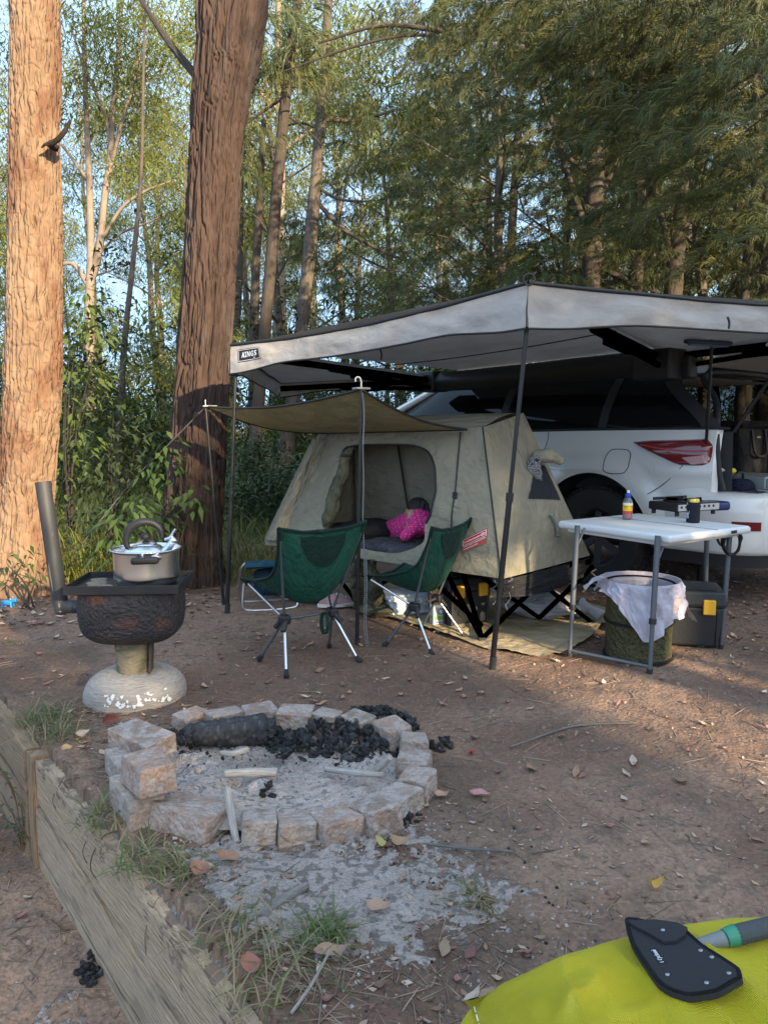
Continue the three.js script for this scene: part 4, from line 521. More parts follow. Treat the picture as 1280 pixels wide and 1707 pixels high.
// ---------------------------------------------------------------- tent on a stretcher
const FL = V(-0.86, 0.46, -5.62), FR = V(0.72, 0.45, -4.42), BR = V(1.36, 0.47, -4.86), BL = V(-0.2, 0.48, -6.05);
const TFL = at(532, 722, 5.62), TFR = at(806, 712, 4.7), TBR = at(872, 688, 5.0), TBL = V(-0.2, 1.36, -5.95);
const SKIRT = 0.1;
{
  const T = thing('stretcher_tent', 'small olive canvas tent raised on a folding stretcher, its door open', 'tent', [0, 0, 0]);
  const bulge = (n, k) => (p, u, v, s) => { const w = (fbm(u * 5 + s, v * 6 + u * 2, 1, 4) - 0.5) * 0.05 + Math.sin(v * 14 + u * 5 + fbm(u * 4, v * 4, s, 2) * 8) * 0.004; return p.addScaledVector(n, k * Math.sin(Math.PI * u) * Math.sin(Math.PI * clamp(v * 0.9 + 0.05)) + w * Math.sin(Math.PI * clamp(u, 0.02, 0.98)) * Math.sin(Math.PI * clamp(v, 0.02, 0.98))); };
  const down = (p) => p.clone().add(V(0, -SKIRT, 0));
  const nF = V(-0.6, 0.1, 0.79).normalize(), bF = bulge(nF, 0.05), FLo = FL.clone().add(V(-0.06, -0.03, 0.03)), FRo = FR.clone().add(V(-0.01, -0.04, 0.04));
  const front = (u, v) => bF(bilin(FLo, FRo, TFR, TFL, u, v), u, v, 3);
  // the door opening in (u, v) of the front, found from the photograph's outline
  const toUV = (px, py) => { const d = ray(px, py), o = V(0, EYE, 0); let u = 0.5, v = 0.5; for (let i = 0; i < 30; i++) { const f = (a, b) => { const p = front(a, b).sub(o), w = p.dot(F_); return [640 + FOCAL * p.x / w - px, 853.5 - FOCAL * p.dot(U_) / w - py]; }; const e = 0.002, f0 = f(u, v), fu = f(u + e, v), fv = f(u, v + e), a = (fu[0] - f0[0]) / e, b = (fv[0] - f0[0]) / e, c = (fu[1] - f0[1]) / e, q = (fv[1] - f0[1]) / e, D = a * q - b * c; u = clamp(u - 0.7 * (q * f0[0] - b * f0[1]) / D, 0, 1); v = clamp(v - 0.7 * (a * f0[1] - c * f0[0]) / D, 0, 1); } return [u, v]; };
  const door = [[575, 748], [600, 742], [650, 741], [690, 743], [712, 752], [723, 772], [726, 800], [724, 830], [718, 856], [708, 874], [704, 905], [660, 922], [600, 914], [548, 900], [546, 880], [552, 840], [562, 800], [568, 770]].map(([a, b]) => toUV(a, b)), zip = [[546, 880], [552, 840], [562, 800], [568, 770], [575, 748], [600, 742], [650, 741], [690, 743], [712, 752], [723, 772], [726, 800], [724, 830], [718, 856], [710, 872]].map(([a, b]) => toUV(a, b));
  const dc = new THREE.CatmullRomCurve3(door.map(([a, b]) => V(a, b, 0)), true, 'catmullrom', 0.4), N = 160, inn = Array.from({ length: N }, (_, i) => dc.getPoint(i / N)), mid = inn.reduce((a, p) => a.addScaledVector(p, 1 / N), V(0, 0, 0));
  { const P = [], uv = [], I = [], R = 26; for (let k = 0; k <= R; k++) inn.forEach((p) => { const d = p.clone().sub(mid), tx = d.x > 0 ? (1 - mid.x) / d.x : -mid.x / d.x, ty = d.y > 0 ? (1 - mid.y) / d.y : -mid.y / d.y, t = Math.min(Math.abs(tx), Math.abs(ty)), o = mid.clone().addScaledVector(d, t), q = p.clone().lerp(o, k / R), w = front(q.x, q.y); P.push(w.x, w.y, w.z); uv.push(q.x * 2, q.y * 1.2); });
    for (let k = 0; k < R; k++) for (let i = 0; i < N; i++) { const a = k * N + i, b = k * N + (i + 1) % N; I.push(a, a + N, b, b, a + N, b + N); }
    // corners of the sheet that the star-shaped grid leaves out
    obj('front_wall', geom(P, uv, I), M.tent, T); }
  const zc = new THREE.CatmullRomCurve3(zip.map(([a, b]) => V(a, b, 0)), false, 'catmullrom', 0.4).getPoints(160);
  obj('door_zip', tube(zc.map((p) => front(p.x, p.y).addScaledVector(nF, 0.003)), 0.007, 200, 6), M.black, T);
  const bE = bulge(V(0.75, 0.15, 0.62).normalize(), 0.1), end = (u, v) => bE(bilin(FRo, BR, TBR, TFR, u, v), u, v, 13);
  obj('end_wall', surf(40, 40, end, 1, 1), M.tent, T);
  const eS = (pts, o) => tube(pts.map(([a, b]) => end(a, b).add(V(0.3, 0.05, 0.62).normalize().multiplyScalar(o))), 0.006, 40, 5);
  const bB = bulge(V(0.6, 0.2, -0.78), 0.05); obj('back_wall', surf(30, 30, (u, v) => bB(bilin(BL, BR, TBR, TBL, u, v), u, v, 23)), M.tent, T);
  const bL = bulge(V(-0.85, 0.2, 0.1), 0.03); obj('end_wall', surf(30, 30, (u, v) => bL(bilin(FLo, BL, TBL, TFL, u, v), u, v, 33)), M.tent, T);
  obj('roof', surf(30, 20, (u, v) => { const p = bilin(TFL, TFR, TBR, TBL, u, v); p.y += 0.05 * Math.sin(Math.PI * v) * (0.5 + 0.5 * Math.sin(Math.PI * u)) + (fbm(u * 6, v * 5, 3, 3) - 0.5) * 0.025 * Math.sin(Math.PI * u); return p; }), M.tent, T);
  obj('inner_panel', surf(20, 20, (u, v) => { const p = bilin(BL, BR, TBR, TBL, lerp(0.04, 0.96, u), lerp(0, 0.97, v)); return p.add(V(-0.08, 0, 0.1)); }), M.tent, T);
  obj('inner_seam', tube([0, 0.3, 0.6, 0.95].map((v) => bilin(BL, BR, TBR, TBL, 0.33, v).add(V(-0.1, 0, 0.125))), 0.008, 20, 5), M.tentDark, T);
  // seams, the pole sleeve, a loose side flap, the window
  const seamV = (u0, u1) => tube(Array.from({ length: 12 }, (_, i) => front(lerp(u0, u1, i / 11), lerp(0.06, 0.97, i / 11)).addScaledVector(nF, 0.004)), 0.0055, 50, 5);
  const s0 = toUV(745, 885), s1 = toUV(768, 722); obj('pole_sleeve', seamV(s0[0], s1[0]), M.black, T);
  { const p = front(...toUV(759, 826)).addScaledVector(nF, 0.008); obj('strap_tab', mv(rbox(0.03, 0.045, 0.012, 0.004), p.x, p.y, p.z, 0, -0.6), M.black, T); }
  obj('corner_seam', tube(Array.from({ length: 14 }, (_, i) => front(0.995, i / 13).addScaledVector(nF, 0.002)), 0.005, 40, 5), M.tentDark, T);
  obj('fly_flap', surf(24, 40, (u, v) => { const a = bilin(at(522, 728, 5.55), at(548, 735, 5.52), at(478, 900, 5.48), at(441, 897, 5.6), u, v); const w = (fbm(u * 4, v * 7, 2, 3) - 0.5) * 0.05; return a.add(V(-0.03 * Math.sin(Math.PI * u), 0, 0.06 * Math.sin(Math.PI * u) + w)); }), M.tent, T);
  { const l = [[588, 744], [578, 760], [570, 790], [560, 822], [552, 850], [545, 882]].map(([a, b], i) => at(a, b, 5.0 + 0.02 * i)); obj('rolled_door', rough(taper(l, [0.02, 0.035, 0.042, 0.05, 0.052, 0.035], 70, 24), 0.035, 13, 3), M.tentDark, T); obj('door_tie', new THREE.TorusGeometry(0.04, 0.008, 6, 20).rotateX(1.4).translate(l[1].x, l[1].y, l[1].z), M.black, T); obj('door_tie', mv(rbox(0.11, 0.03, 0.02, 0.006), l[5].x - 0.02, l[5].y - 0.01, l[5].z + 0.05), M.black, T); }
  const endUV = (px, py) => { let best = [0.5, 0.5], bd = 1e9; for (let i = 0; i <= 60; i++) for (let j = 0; j <= 60; j++) { const p = end(i / 60, j / 60).sub(V(0, EYE, 0)), w = p.dot(F_), d = Math.hypot(640 + FOCAL * p.x / w - px, 853.5 - FOCAL * p.dot(U_) / w - py); if (d < bd) { bd = d; best = [i / 60, j / 60]; } } return best; };
  const [wa, wb, wc, wd] = [[880, 833], [932, 833], [908, 778], [884, 770]].map((q) => endUV(...q)), nE = V(0.45, 0.15, 0.88).normalize();
  obj('mesh_window', surf(14, 14, (u, v) => { const a = V(wa[0], wa[1], 0).lerp(V(wb[0], wb[1], 0), u), b = V(wd[0], wd[1], 0).lerp(V(wc[0], wc[1], 0), u), q = a.lerp(b, v); return end(q.x, q.y).addScaledVector(nE, 0.008); }), mat(0.012, 0.013, 0.018, 0.9, { bumpMap: weave, bumpScale: 0.001 }), T);
  { const q = end(...endUV(893, 763)).addScaledVector(nE, 0.05), r = rngOf(61), rope = []; obj('rolled_window_flap', rough(taper([q.clone().add(V(-0.06, 0.01, 0.02)), q.clone().add(V(0.04, 0.015, 0.03)), q.clone().add(V(0.13, -0.02, -0.03))], [0.03, 0.05, 0.03], 30, 16), 0.02, 14, 5), M.tent, T); for (let i = 0; i < 46; i++) rope.push(q.clone().add(V(-0.05 + (r() - 0.5) * 0.09, -0.06 + (r() - 0.5) * 0.16, 0.045 + r() * 0.03))); obj('coiled_rope', tube(rope, 0.006, 300, 5), mat(1, 1, 1, 0.9, { map: tex(64, 8, (u) => u % 0.25 < 0.08 ? [0.6, 0.6, 0.6] : [0.02, 0.02, 0.025], { rep: [60, 1] }) }), T); }
  // printed badge on the front corner
  const bt = canvasTex(256, 256, (c, w, h) => { c.fillStyle = '#6d6a55'; c.fillRect(0, 0, w, h); c.fillStyle = '#b3202c'; c.fillRect(0, 10, 256, 120); c.fillStyle = '#fff'; c.fillRect(8, 18, 240, 104); c.fillStyle = '#b3202c'; c.fillRect(14, 24, 228, 92); c.fillStyle = '#fff'; c.font = 'bold 50px sans-serif'; c.fillText('Coleman', 20, 88, 164); c.beginPath(); c.arc(212, 70, 20, 0, 7); c.lineWidth = 7; c.strokeStyle = '#fff'; c.stroke(); c.fillRect(208, 58, 8, 24); c.fillStyle = '#c43a42'; c.fillRect(4, 166, 236, 60); c.fillStyle = '#eee'; c.font = 'bold 26px sans-serif'; c.fillText('INSTANT SWAGGER', 14, 158, 226); c.fillText('DARKROOM', 14, 205, 160); });
  const q0 = toUV(770, 923), q1 = toUV(812, 905), q2 = toUV(812, 880), q3 = toUV(770, 900);
  obj('printed_badge', surf(12, 10, (u, v) => { const a = lerp(lerp(q0[0], q1[0], u), lerp(q3[0], q2[0], u), v), b = lerp(lerp(q0[1], lerp(q0[1], q1[1], 1), u), lerp(q3[1], q2[1], u), v); return front(a, b).addScaledVector(nF, 0.004); }), mat(1, 1, 1, 0.85, { map: bt }), T);
  // bed frame and legs
  const rl = (a, b) => beam(a, b, 0.028, 0.035); const dn = (p, d) => p.clone().add(V(0, -d, 0));
  obj('bed_rail', [rl(dn(FL, 0.03), dn(FR, 0.03)), rl(dn(FR, 0.03), dn(BR, 0.04)), rl(dn(BR, 0.03), dn(BL, 0.03)), rl(dn(BL, 0.03), dn(FL, 0.03))], M.rail, T);
  obj('bed_base', surf(4, 4, (u, v) => bilin(FL, FR, BR, BL, u, v).add(V(0, -0.02, 0))), M.blackCloth, T);
  obj('skirt', [surf(60, 6, (u, v) => { const p = FRo.clone().lerp(BR, u); p.y -= 0.01 + v * (0.1 + 0.05 * Math.sin(u * 3.1)); return p.add(V(0.01 * Math.sin(u * 30), 0, 0.012)); })], M.blackCloth, T);
  const leg = (a, b) => obj('leg', beam(a, b, 0.026, 0.026), M.blackMetal, T), foot = (p) => obj('foot', mv(rbox(0.05, 0.03, 0.05, 0.01), p.x, 0.015, p.z), M.rubber, T);
  const lz = (a, b) => { const g = [0, 0.5, 1].map((t) => a.clone().lerp(b, t)), hi = g.map((p) => V(p.x, 0.4, p.z)), lo = g.map((p) => V(p.x, 0.02, p.z)); leg(lo[0], V(hi[1].x, 0.33, hi[1].z)); leg(V(hi[1].x, 0.33, hi[1].z), lo[2]); leg(hi[0], V(lo[1].x, 0.1, lo[1].z)); leg(V(lo[1].x, 0.1, lo[1].z), hi[2]); foot(lo[0]); foot(lo[2]); };
  const A = gp(803, 1070), B = gp(985, 1042), C = gp(600, 1015), D = V(-0.1, 0, -6.0), mA = A.clone().lerp(C, 0.0);
  lz(A, B); leg(V(A.x, 0.02, A.z), V(FR.x - 0.23, 0.42, FR.z - 0.17)); lz(C, D); leg(V(C.x, 0.02, C.z), at(520, 905, 5.4)); leg(at(745, 958, 4.75), V(A.x, 0.02, A.z));
  const mid2 = A.clone().lerp(C, 0.5); leg(V(A.x, 0.1, A.z), V(mid2.x, 0.4, mid2.z)); leg(V(C.x, 0.1, C.z), V(mid2.x, 0.4, mid2.z));
  for (const [x, y, z] of [[850, 960, 4.4], [826, 955, 4.45], [990, 950, 4.7]]) { const p = at(x, y, z), r = rngOf(x), l = []; for (let i = 0; i < 12; i++) l.push(p.clone().add(V((r() - 0.5) * 0.05, -i * 0.018 + (r() - 0.5) * 0.02, (r() - 0.5) * 0.04))); obj('tie_rope', tube(l, 0.0042, 60, 5), mat(1, 1, 1, 0.9, { map: tex(64, 8, (u) => u % 0.25 < 0.08 ? [0.3, 0.3, 0.3] : [0.02, 0.02, 0.025], { rep: [16, 1] }) }), T); }
  { const l = [[915, 856], [922, 872], [928, 895]].map(([a, b]) => end(...endUV(a, b)).addScaledVector(nE, 0.02)); obj('tie_rope', tube(l, 0.011, 20, 6), mat(1, 1, 1, 0.9, { map: tex(64, 8, (u) => u % 0.25 < 0.1 ? [0.5, 0.5, 0.5] : [0.02, 0.02, 0.025], { rep: [5, 1] }) }), T); }
  // bedding
  const bed = thing('mattress', 'charcoal mattress on the stretcher inside the tent', 'mattress', [0, 0, 0]);
  const inset = (u, v) => bilin(FL, FR, BR, BL, lerp(0.03, 0.97, u), lerp(0.05, 0.95, v));
  obj('mattress_top', surf(60, 20, (u, v) => { const p = inset(u, v); p.y += 0.085 + (fbm(u * 12, v * 6, 1, 3) - 0.5) * 0.03 - 0.03 * Math.pow(Math.abs(2 * v - 1), 6); return p; }, 4, 2), clothMat([0.07, 0.07, 0.078], [0.05, 0.05, 0.056], 31, 0.03), bed);
  obj('mattress_side', surf(60, 8, (u, v) => { const p = inset(u, 0); p.y += lerp(-0.02, 0.06, v) + (fbm(u * 12, 0, 1, 3) - 0.5) * 0.02; const b = 0.03 * Math.sin(Math.PI * v); return p.add(V(-0.6 * b, 0, 0.8 * b)); }, 5, 0.4), clothMat([0.075, 0.075, 0.085], [0.05, 0.05, 0.056], 33, 0.03), bed);
  const bl = thing('blanket', 'dark rumpled blanket on the mattress left of the person', 'blanket', at(610, 884, 5.35)); obj('blanket_fold', rough(new THREE.SphereGeometry(1, 48, 28).scale(0.34, 0.08, 0.2), 0.05, 6, 3, 4), M.blackCloth, bl); bl.rotation.y = 0.6;
}
// ---------------------------------------------------------------- a body meshed from tapered bones
function body(bones, cells, pad = 0.05, k = 0.03) {
  const lo = V(9, 9, 9), hi = V(-9, -9, -9); bones.forEach(([a, b, ra, rb]) => { for (const [p, r] of [[a, ra], [b, rb]]) { lo.min(p.clone().subScalar(r + pad)); hi.max(p.clone().addScalar(r + pad)); } });
  const c = lo.clone().add(hi).multiplyScalar(0.5), R = Math.max(hi.x - lo.x, hi.y - lo.y, hi.z - lo.z) / 2, n = Math.min(110, Math.ceil(R * 2 / cells)), mc = new MarchingCubes(n, M.black, false, false, 200000), half = n / 2, p = V(0, 0, 0), ab = V(0, 0, 0), ap = V(0, 0, 0);
  for (let z = 0; z < n; z++) for (let y = 0; y < n; y++) for (let x = 0; x < n; x++) { p.set((x - half) / half * R + c.x, (y - half) / half * R + c.y, (z - half) / half * R + c.z); let d = 9; for (const [a, b, ra, rb] of bones) { ab.copy(b).sub(a); ap.copy(p).sub(a); const t = clamp(ap.dot(ab) / Math.max(1e-9, ab.lengthSq())), q = ap.addScaledVector(ab, -t).length() - lerp(ra, rb, t), h = clamp(0.5 + 0.5 * (d - q) / k); d = lerp(d, q, h) - k * h * (1 - h); } mc.field[x + y * n + z * n * n] = -d; }
  mc.isolation = 0; mc.update(); const P = Float32Array.from(mc.positionArray.subarray(0, mc.count * 3)), Nn = Float32Array.from(mc.normalArray.subarray(0, mc.count * 3)); for (let i = 0; i < P.length; i += 3) { P[i] = P[i] * R + c.x; P[i + 1] = P[i + 1] * R + c.y; P[i + 2] = P[i + 2] * R + c.z; }
  const g = new THREE.BufferGeometry(); g.setAttribute('position', new THREE.BufferAttribute(P, 3)); g.setAttribute('normal', new THREE.BufferAttribute(Nn, 3)); const uv = new Float32Array(P.length / 3 * 2); for (let i = 0; i < P.length / 3; i++) { uv[i * 2] = (P[i * 3] + P[i * 3 + 2] * 0.3) * 5; uv[i * 2 + 1] = (P[i * 3 + 1] - P[i * 3 + 2] * 0.5) * 5; } g.setAttribute('uv', new THREE.BufferAttribute(uv, 2)); return g;
}
{
  const hd = at(694, 851, 5.16), P = thing('person', 'person lying in the tent in a pink patterned top, dark hair, turned away', 'person', hd), L = (px, py, z) => at(px, py, z).sub(hd), sh = L(700, 874, 5.1), hip = L(648, 894, 5.45);
  P.scale.setScalar(0.86); const skin = mat(0.36, 0.2, 0.13, 0.6), ch = L(684, 864, 5.06);
  obj('body', body([[V(0, 0, 0), V(-0.015, -0.02, 0.01), 0.082, 0.075], [V(-0.06, -0.035, 0.0), V(-0.075, -0.045, 0.0), 0.035, 0.02], [V(0, -0.04, 0), sh.clone().add(V(0, 0.01, 0)), 0.05, 0.06], [sh.clone().add(V(0.05, -0.02, 0.06)), sh.clone().add(V(-0.05, -0.02, -0.12)), 0.065, 0.065], [sh, hip, 0.11, 0.1], [sh.clone().add(V(-0.03, -0.02, 0.1)), sh.clone().add(V(-0.12, -0.09, 0.14)), 0.042, 0.03], [sh.clone().add(V(-0.12, -0.09, 0.14)), ch.clone().add(V(0, -0.04, 0)), 0.029, 0.023], [ch.clone().add(V(0, -0.05, 0)), ch, 0.024, 0.026], [hip, L(560, 893, 5.75), 0.095, 0.06], [L(560, 893, 5.75), L(500, 895, 6), 0.058, 0.04], ...[0, 1, 2, 3].map((i) => [ch.clone().add(V(0.012 - i * 0.009, 0.005, 0.012)), ch.clone().add(V(0.012 - i * 0.011, 0.052 - i * 0.004, 0.004)), 0.009, 0.007])], 0.014), skin, P);
  obj('hair', rough(body([[V(0.012, 0.02, 0.012), V(0.02, -0.015, 0.015), 0.09, 0.088], [V(0.03, -0.02, 0.02), V(0.06, -0.1, 0.05), 0.065, 0.03], [V(0.0, 0.0, 0.03), V(-0.03, -0.05, 0.06), 0.05, 0.025]], 0.012), 0.012, 34, 3), mat(0.012, 0.009, 0.008, 0.75), P); { const r = rngOf(31), g = []; for (let i = 0; i < 26; i++) { const a = V(0.03 + (r() - 0.5) * 0.08, 0.05 + r() * 0.04, 0.05 + r() * 0.05), b = V(0.07 + (r() - 0.5) * 0.1, -0.02, 0.09 + r() * 0.03), c = V(0.07 + (r() - 0.5) * 0.16, -0.1 - r() * 0.06, 0.08 + r() * 0.04); g.push(taper([a, b, c], [0.006, 0.007, 0.002], 10, 5)); } obj('hair_strands', g, mat(0.016, 0.011, 0.009, 0.6), P); }
  const pat = canvasTex(256, 256, (c) => { c.fillStyle = '#d0226f'; c.fillRect(0, 0, 256, 256); const r = rngOf(4), k = ['#5a2a8c', '#f06aa8', '#8a1f6a', '#ef3f55', '#3b3aa0']; for (let j = 0; j < 9; j++) for (let i = 0; i < 12; i++) { c.fillStyle = k[(i + j * 2) % 5]; c.beginPath(); c.ellipse(i * 22 + (j % 2) * 11, j * 29 + 12, 7, 10, 0.5, 0, 7); c.fill(); c.fillStyle = '#f7b4cf'; c.fillRect(i * 22 + (j % 2) * 11 - 2, j * 29 + 10, 4, 4); } }); pat.wrapS = pat.wrapT = THREE.RepeatWrapping;
  obj('pink_top', rough(body([[sh.clone().add(V(0.05, -0.02, 0.07)), sh.clone().add(V(-0.05, -0.02, -0.12)), 0.078, 0.076], [sh, hip, 0.122, 0.112], [sh.clone().add(V(-0.03, -0.02, 0.1)), sh.clone().add(V(-0.12, -0.09, 0.14)), 0.055, 0.043]], 0.013), 0.008, 14, 3), mat(1, 1, 1, 0.85, { map: pat }), P);
  obj('trousers', rough(body([[hip.clone().add(V(0.02, 0, -0.01)), L(560, 893, 5.75), 0.106, 0.074], [L(560, 893, 5.75), L(512, 895, 5.95), 0.072, 0.055]], 0.016), 0.008, 12, 3), M.blackCloth, P);
}
// ---------------------------------------------------------------- the tan tarp over the tent door
{
  const a = at(343, 678, 5.42), b = at(602, 649, 4.42), c = at(778, 716, 4.72), d = at(533, 722, 5.6);
  const t = thing('door_tarp', 'tan canvas flap stretched over the tent door from two poles', 'tarp', [0, 0, 0]);
  obj('sheet', surf(50, 50, (u, v) => { const p = bilin(a, b, c, d, u, v), e = Math.sin(Math.PI * u) * 0.05 * (1 - v) + Math.sin(Math.PI * v) * 0.05; p.y -= e + (fbm(u * 6 + v * 3, v * 5, 2, 3) - 0.5) * 0.035 * Math.sin(Math.PI * u) * Math.sin(Math.PI * v) + Math.sin((u - v) * 18) * 0.004 * u * (1 - v); return p; }, 3, 2), M.tarp, t);
  const ed = (p, q, s) => tube([0, 0.25, 0.5, 0.75, 1].map((k) => { const r = p.clone().lerp(q, k); r.y -= Math.sin(Math.PI * k) * s; return r; }), 0.008, 40, 6);
  obj('edge_binding', [ed(a, b, 0.05), ed(b, c, 0.05), ed(d, a, 0.05), ed(c, d, 0)], M.black, t);
  for (const g of [mv(rbox(0.09, 0.012, 0.07, 0.004), b.x, b.y + 0.006, b.z - 0.03, 0, 0.5), mv(rbox(0.1, 0.01, 0.05, 0.004), a.x + 0.03, a.y + 0.004, a.z, 0, 0.3)]) obj('corner_patch', g, mat(0.3, 0.3, 0.27, 0.8), t);
  const pole = (label, foot, top, hook) => { const q = thing('tarp_pole', label, 'pole', foot), e = top.clone().sub(foot); obj('lower_tube', strut([0, 0.02, 0], e.clone().multiplyScalar(0.55), 0.012), M.blackMetal, q); obj('upper_tube', strut(e.clone().multiplyScalar(0.53), e, 0.0095), M.blackMetal, q); obj('foot_cap', strut([0, 0, 0], e.clone().multiplyScalar(0.025), 0.0145), M.rubber, q); obj('clamp', strut(e.clone().multiplyScalar(0.535), e.clone().multiplyScalar(0.56), 0.015), M.black, q); if (hook) obj('hook', tube([e, e.clone().add(V(0, 0.05, 0)), e.clone().add(V(-0.012, 0.07, 0)), e.clone().add(V(-0.03, 0.066, 0)), e.clone().add(V(-0.034, 0.045, 0))], 0.005, 30, 6), mat(0.7, 0.68, 0.6, 0.4), q); else obj('spike', strut(e, e.clone().add(V(0, 0.05, 0)), 0.004, 0.003), M.alu, q); };
  pole('black pole with a pale hook holding the tan tarp in front of the tent', gp(595, 1076), b, 1); pole('thin black pole at the pointed left end of the tan tarp', gp(373, 1008), a, 0);
  const ropeMat = mat(1, 1, 1, 0.9, { map: tex(64, 16, (u, v) => (u * 2 + v) % 1 < 0.45 ? [0.4, 0.4, 0.4] : [0.02, 0.02, 0.025], { rep: [70, 1] }) });
  const gy = thing('guy_rope', 'black and white guy rope from the tarp tip down to the left', 'rope', [0, 0, 0]), m = at(225, 798, 6.3), pg = V(-3.0, 0.02, -6.9); obj('cord', [tube([a, a.clone().lerp(m, 0.5), m, pg], 0.0045, 80, 5)], ropeMat, gy); obj('slider', strut(a.clone().lerp(m, 0.08), a.clone().lerp(m, 0.14), 0.009), M.rubber, gy); obj('peg', strut(pg, pg.clone().add(V(0.05, 0.1, 0.03)), 0.006), M.alu, gy);
  const cr = thing('hanging_rope', 'spotted rope hanging beside the tarp pole with a bright blue clip', 'rope', [0, 0, 0]), l = [[604, 655], [607, 690], [605, 745], [606, 800], [605, 860], [607, 920], [608, 980], [607, 1040], [611, 1084]].map(([x, y]) => at(x, y, 4.36)); obj('cord', [tube(l, 0.0038, 120, 5), tube(l.slice(5).map((p) => p.clone().add(V(0.012, 0, 0.005))), 0.0038, 60, 5)], ropeMat, cr); const e = l[8]; obj('clip', [mv(rbox(0.026, 0.05, 0.018, 0.006), e.x, e.y - 0.015, e.z), mv(rbox(0.014, 0.03, 0.012, 0.004), e.x + 0.01, e.y + 0.015, e.z, 0, 0, 0.4)], mat(0.01, 0.3, 0.6, 0.4), cr);
}
// ---------------------------------------------------------------- camp chairs
function chair(label, pos, f, loop, size = 1) {
  const t = thing('camp_chair', label, 'chair', pos, Math.atan2(-f[0], -f[1]), 'green folding camp chairs'); t.scale.set(size * 1.04, size, size);
  const S = (u, v) => { const k = clamp(v), e = Math.abs(u), cy = new THREE.CatmullRomCurve3([V(0, 0.40, -0.28), V(0, 0.33, -0.12), V(0, 0.33, 0.05), V(0, 0.49, 0.145), V(0, 0.715, 0.175)]).getPoint(k), ey = new THREE.CatmullRomCurve3([V(0, 0.425, -0.3), V(0, 0.445, -0.12), V(0, 0.51, 0.05), V(0, 0.63, 0.13), V(0, 0.75, 0.175)]).getPoint(k), w = lerp(0.24, 0.24, k) * (1 - 0.1 * Math.sin(Math.PI * k)), b = Math.pow(e, 2.2); return V(u * w, lerp(cy.y, ey.y, b) + (fbm(u * 4 + 9, v * 6, 2, 3) - 0.5) * 0.012, lerp(cy.z, ey.z, b)); };
  obj('seat_fabric', surf(34, 48, (u, v) => S(u * 2 - 1, v), 1.2, 2), M.green, t);
  obj('mesh_panel', surf(14, 10, (u, v) => { const a = (u * 2 - 1); return S(a * 0.52 * Math.sqrt(Math.max(0.02, 1 - Math.pow(1 - v, 2))), lerp(0.8, 0.97, v)).add(V(0, 0, 0.006)); }), M.greenMesh, t);
  obj('edge_binding', [[-1, 1]].flatMap(() => [tube(Array.from({ length: 16 }, (_, i) => S(-1, i / 15)), 0.008, 60, 6), tube(Array.from({ length: 16 }, (_, i) => S(1, i / 15)), 0.008, 60, 6), tube(Array.from({ length: 16 }, (_, i) => S(-1 + i / 7.5, 1)), 0.009, 40, 6), tube(Array.from({ length: 16 }, (_, i) => S(-1 + i / 7.5, 0)), 0.009, 40, 6)]), M.greenMesh, t);
  for (const s of [-1, 1]) {
    const h = V(s * 0.135, 0.25, 0); obj('hub', [mv(rbox(0.05, 0.05, 0.07, 0.015), h.x, h.y, h.z), strut([h.x, h.y, h.z - 0.02], [h.x + s * 0.03, h.y - 0.05, h.z - 0.045], 0.014), strut([h.x, h.y, h.z + 0.02], [h.x + s * 0.03, h.y - 0.05, h.z + 0.045], 0.014)], M.black, t);
    for (const k of [-1, 1]) { const e = V(s * 0.205, 0.0, k * 0.165); obj('leg', [strut(h, e.clone().lerp(h, 0.05), 0.0075)], k > 0 ? M.alu : M.grey, t); obj('foot', [strut(e, e.clone().lerp(h, 0.13), 0.013, 0.011, 12), mv(new THREE.SphereGeometry(0.014, 12, 8), e.x, e.y + 0.012, e.z)], M.rubber, t); }
    const tb = S(s * 0.97, 0.985), tf = S(s * 0.97, 0.02); obj('back_pole', [strut(h, tb, 0.0072)], M.grey, t); obj('seat_pole', [strut(h, tf, 0.0075)], M.alu, t);
    obj('corner_pocket', [strut(tb.clone().lerp(h, 0.0), tb.clone().lerp(h, 0.1), 0.013), strut(tf, tf.clone().lerp(h, 0.12), 0.013)], M.greenMesh, t);
  }
  obj('crossbar', strut([-0.135, 0.25, 0], [0.135, 0.25, 0], 0.0075), M.grey, t);
  if (loop) obj('strap_loop', surf(30, 3, (u, v) => { const a = u * 6.283; return V(0.07 + v * 0.022 + 0.01 * Math.sin(a), 0.2 + 0.06 * Math.cos(a), 0.02 + 0.016 * Math.sin(a)); }), M.green, t);
}
chair('dark green folding camp chair nearest the viewer, with a strap loop on its crossbar', [-0.42, 0, -4.07], [-0.55, -0.835], 1, 1.06);
chair('dark green folding camp chair in front of the red tent badge', [0.255, 0, -4.45], [-0.84, -0.54], 0);
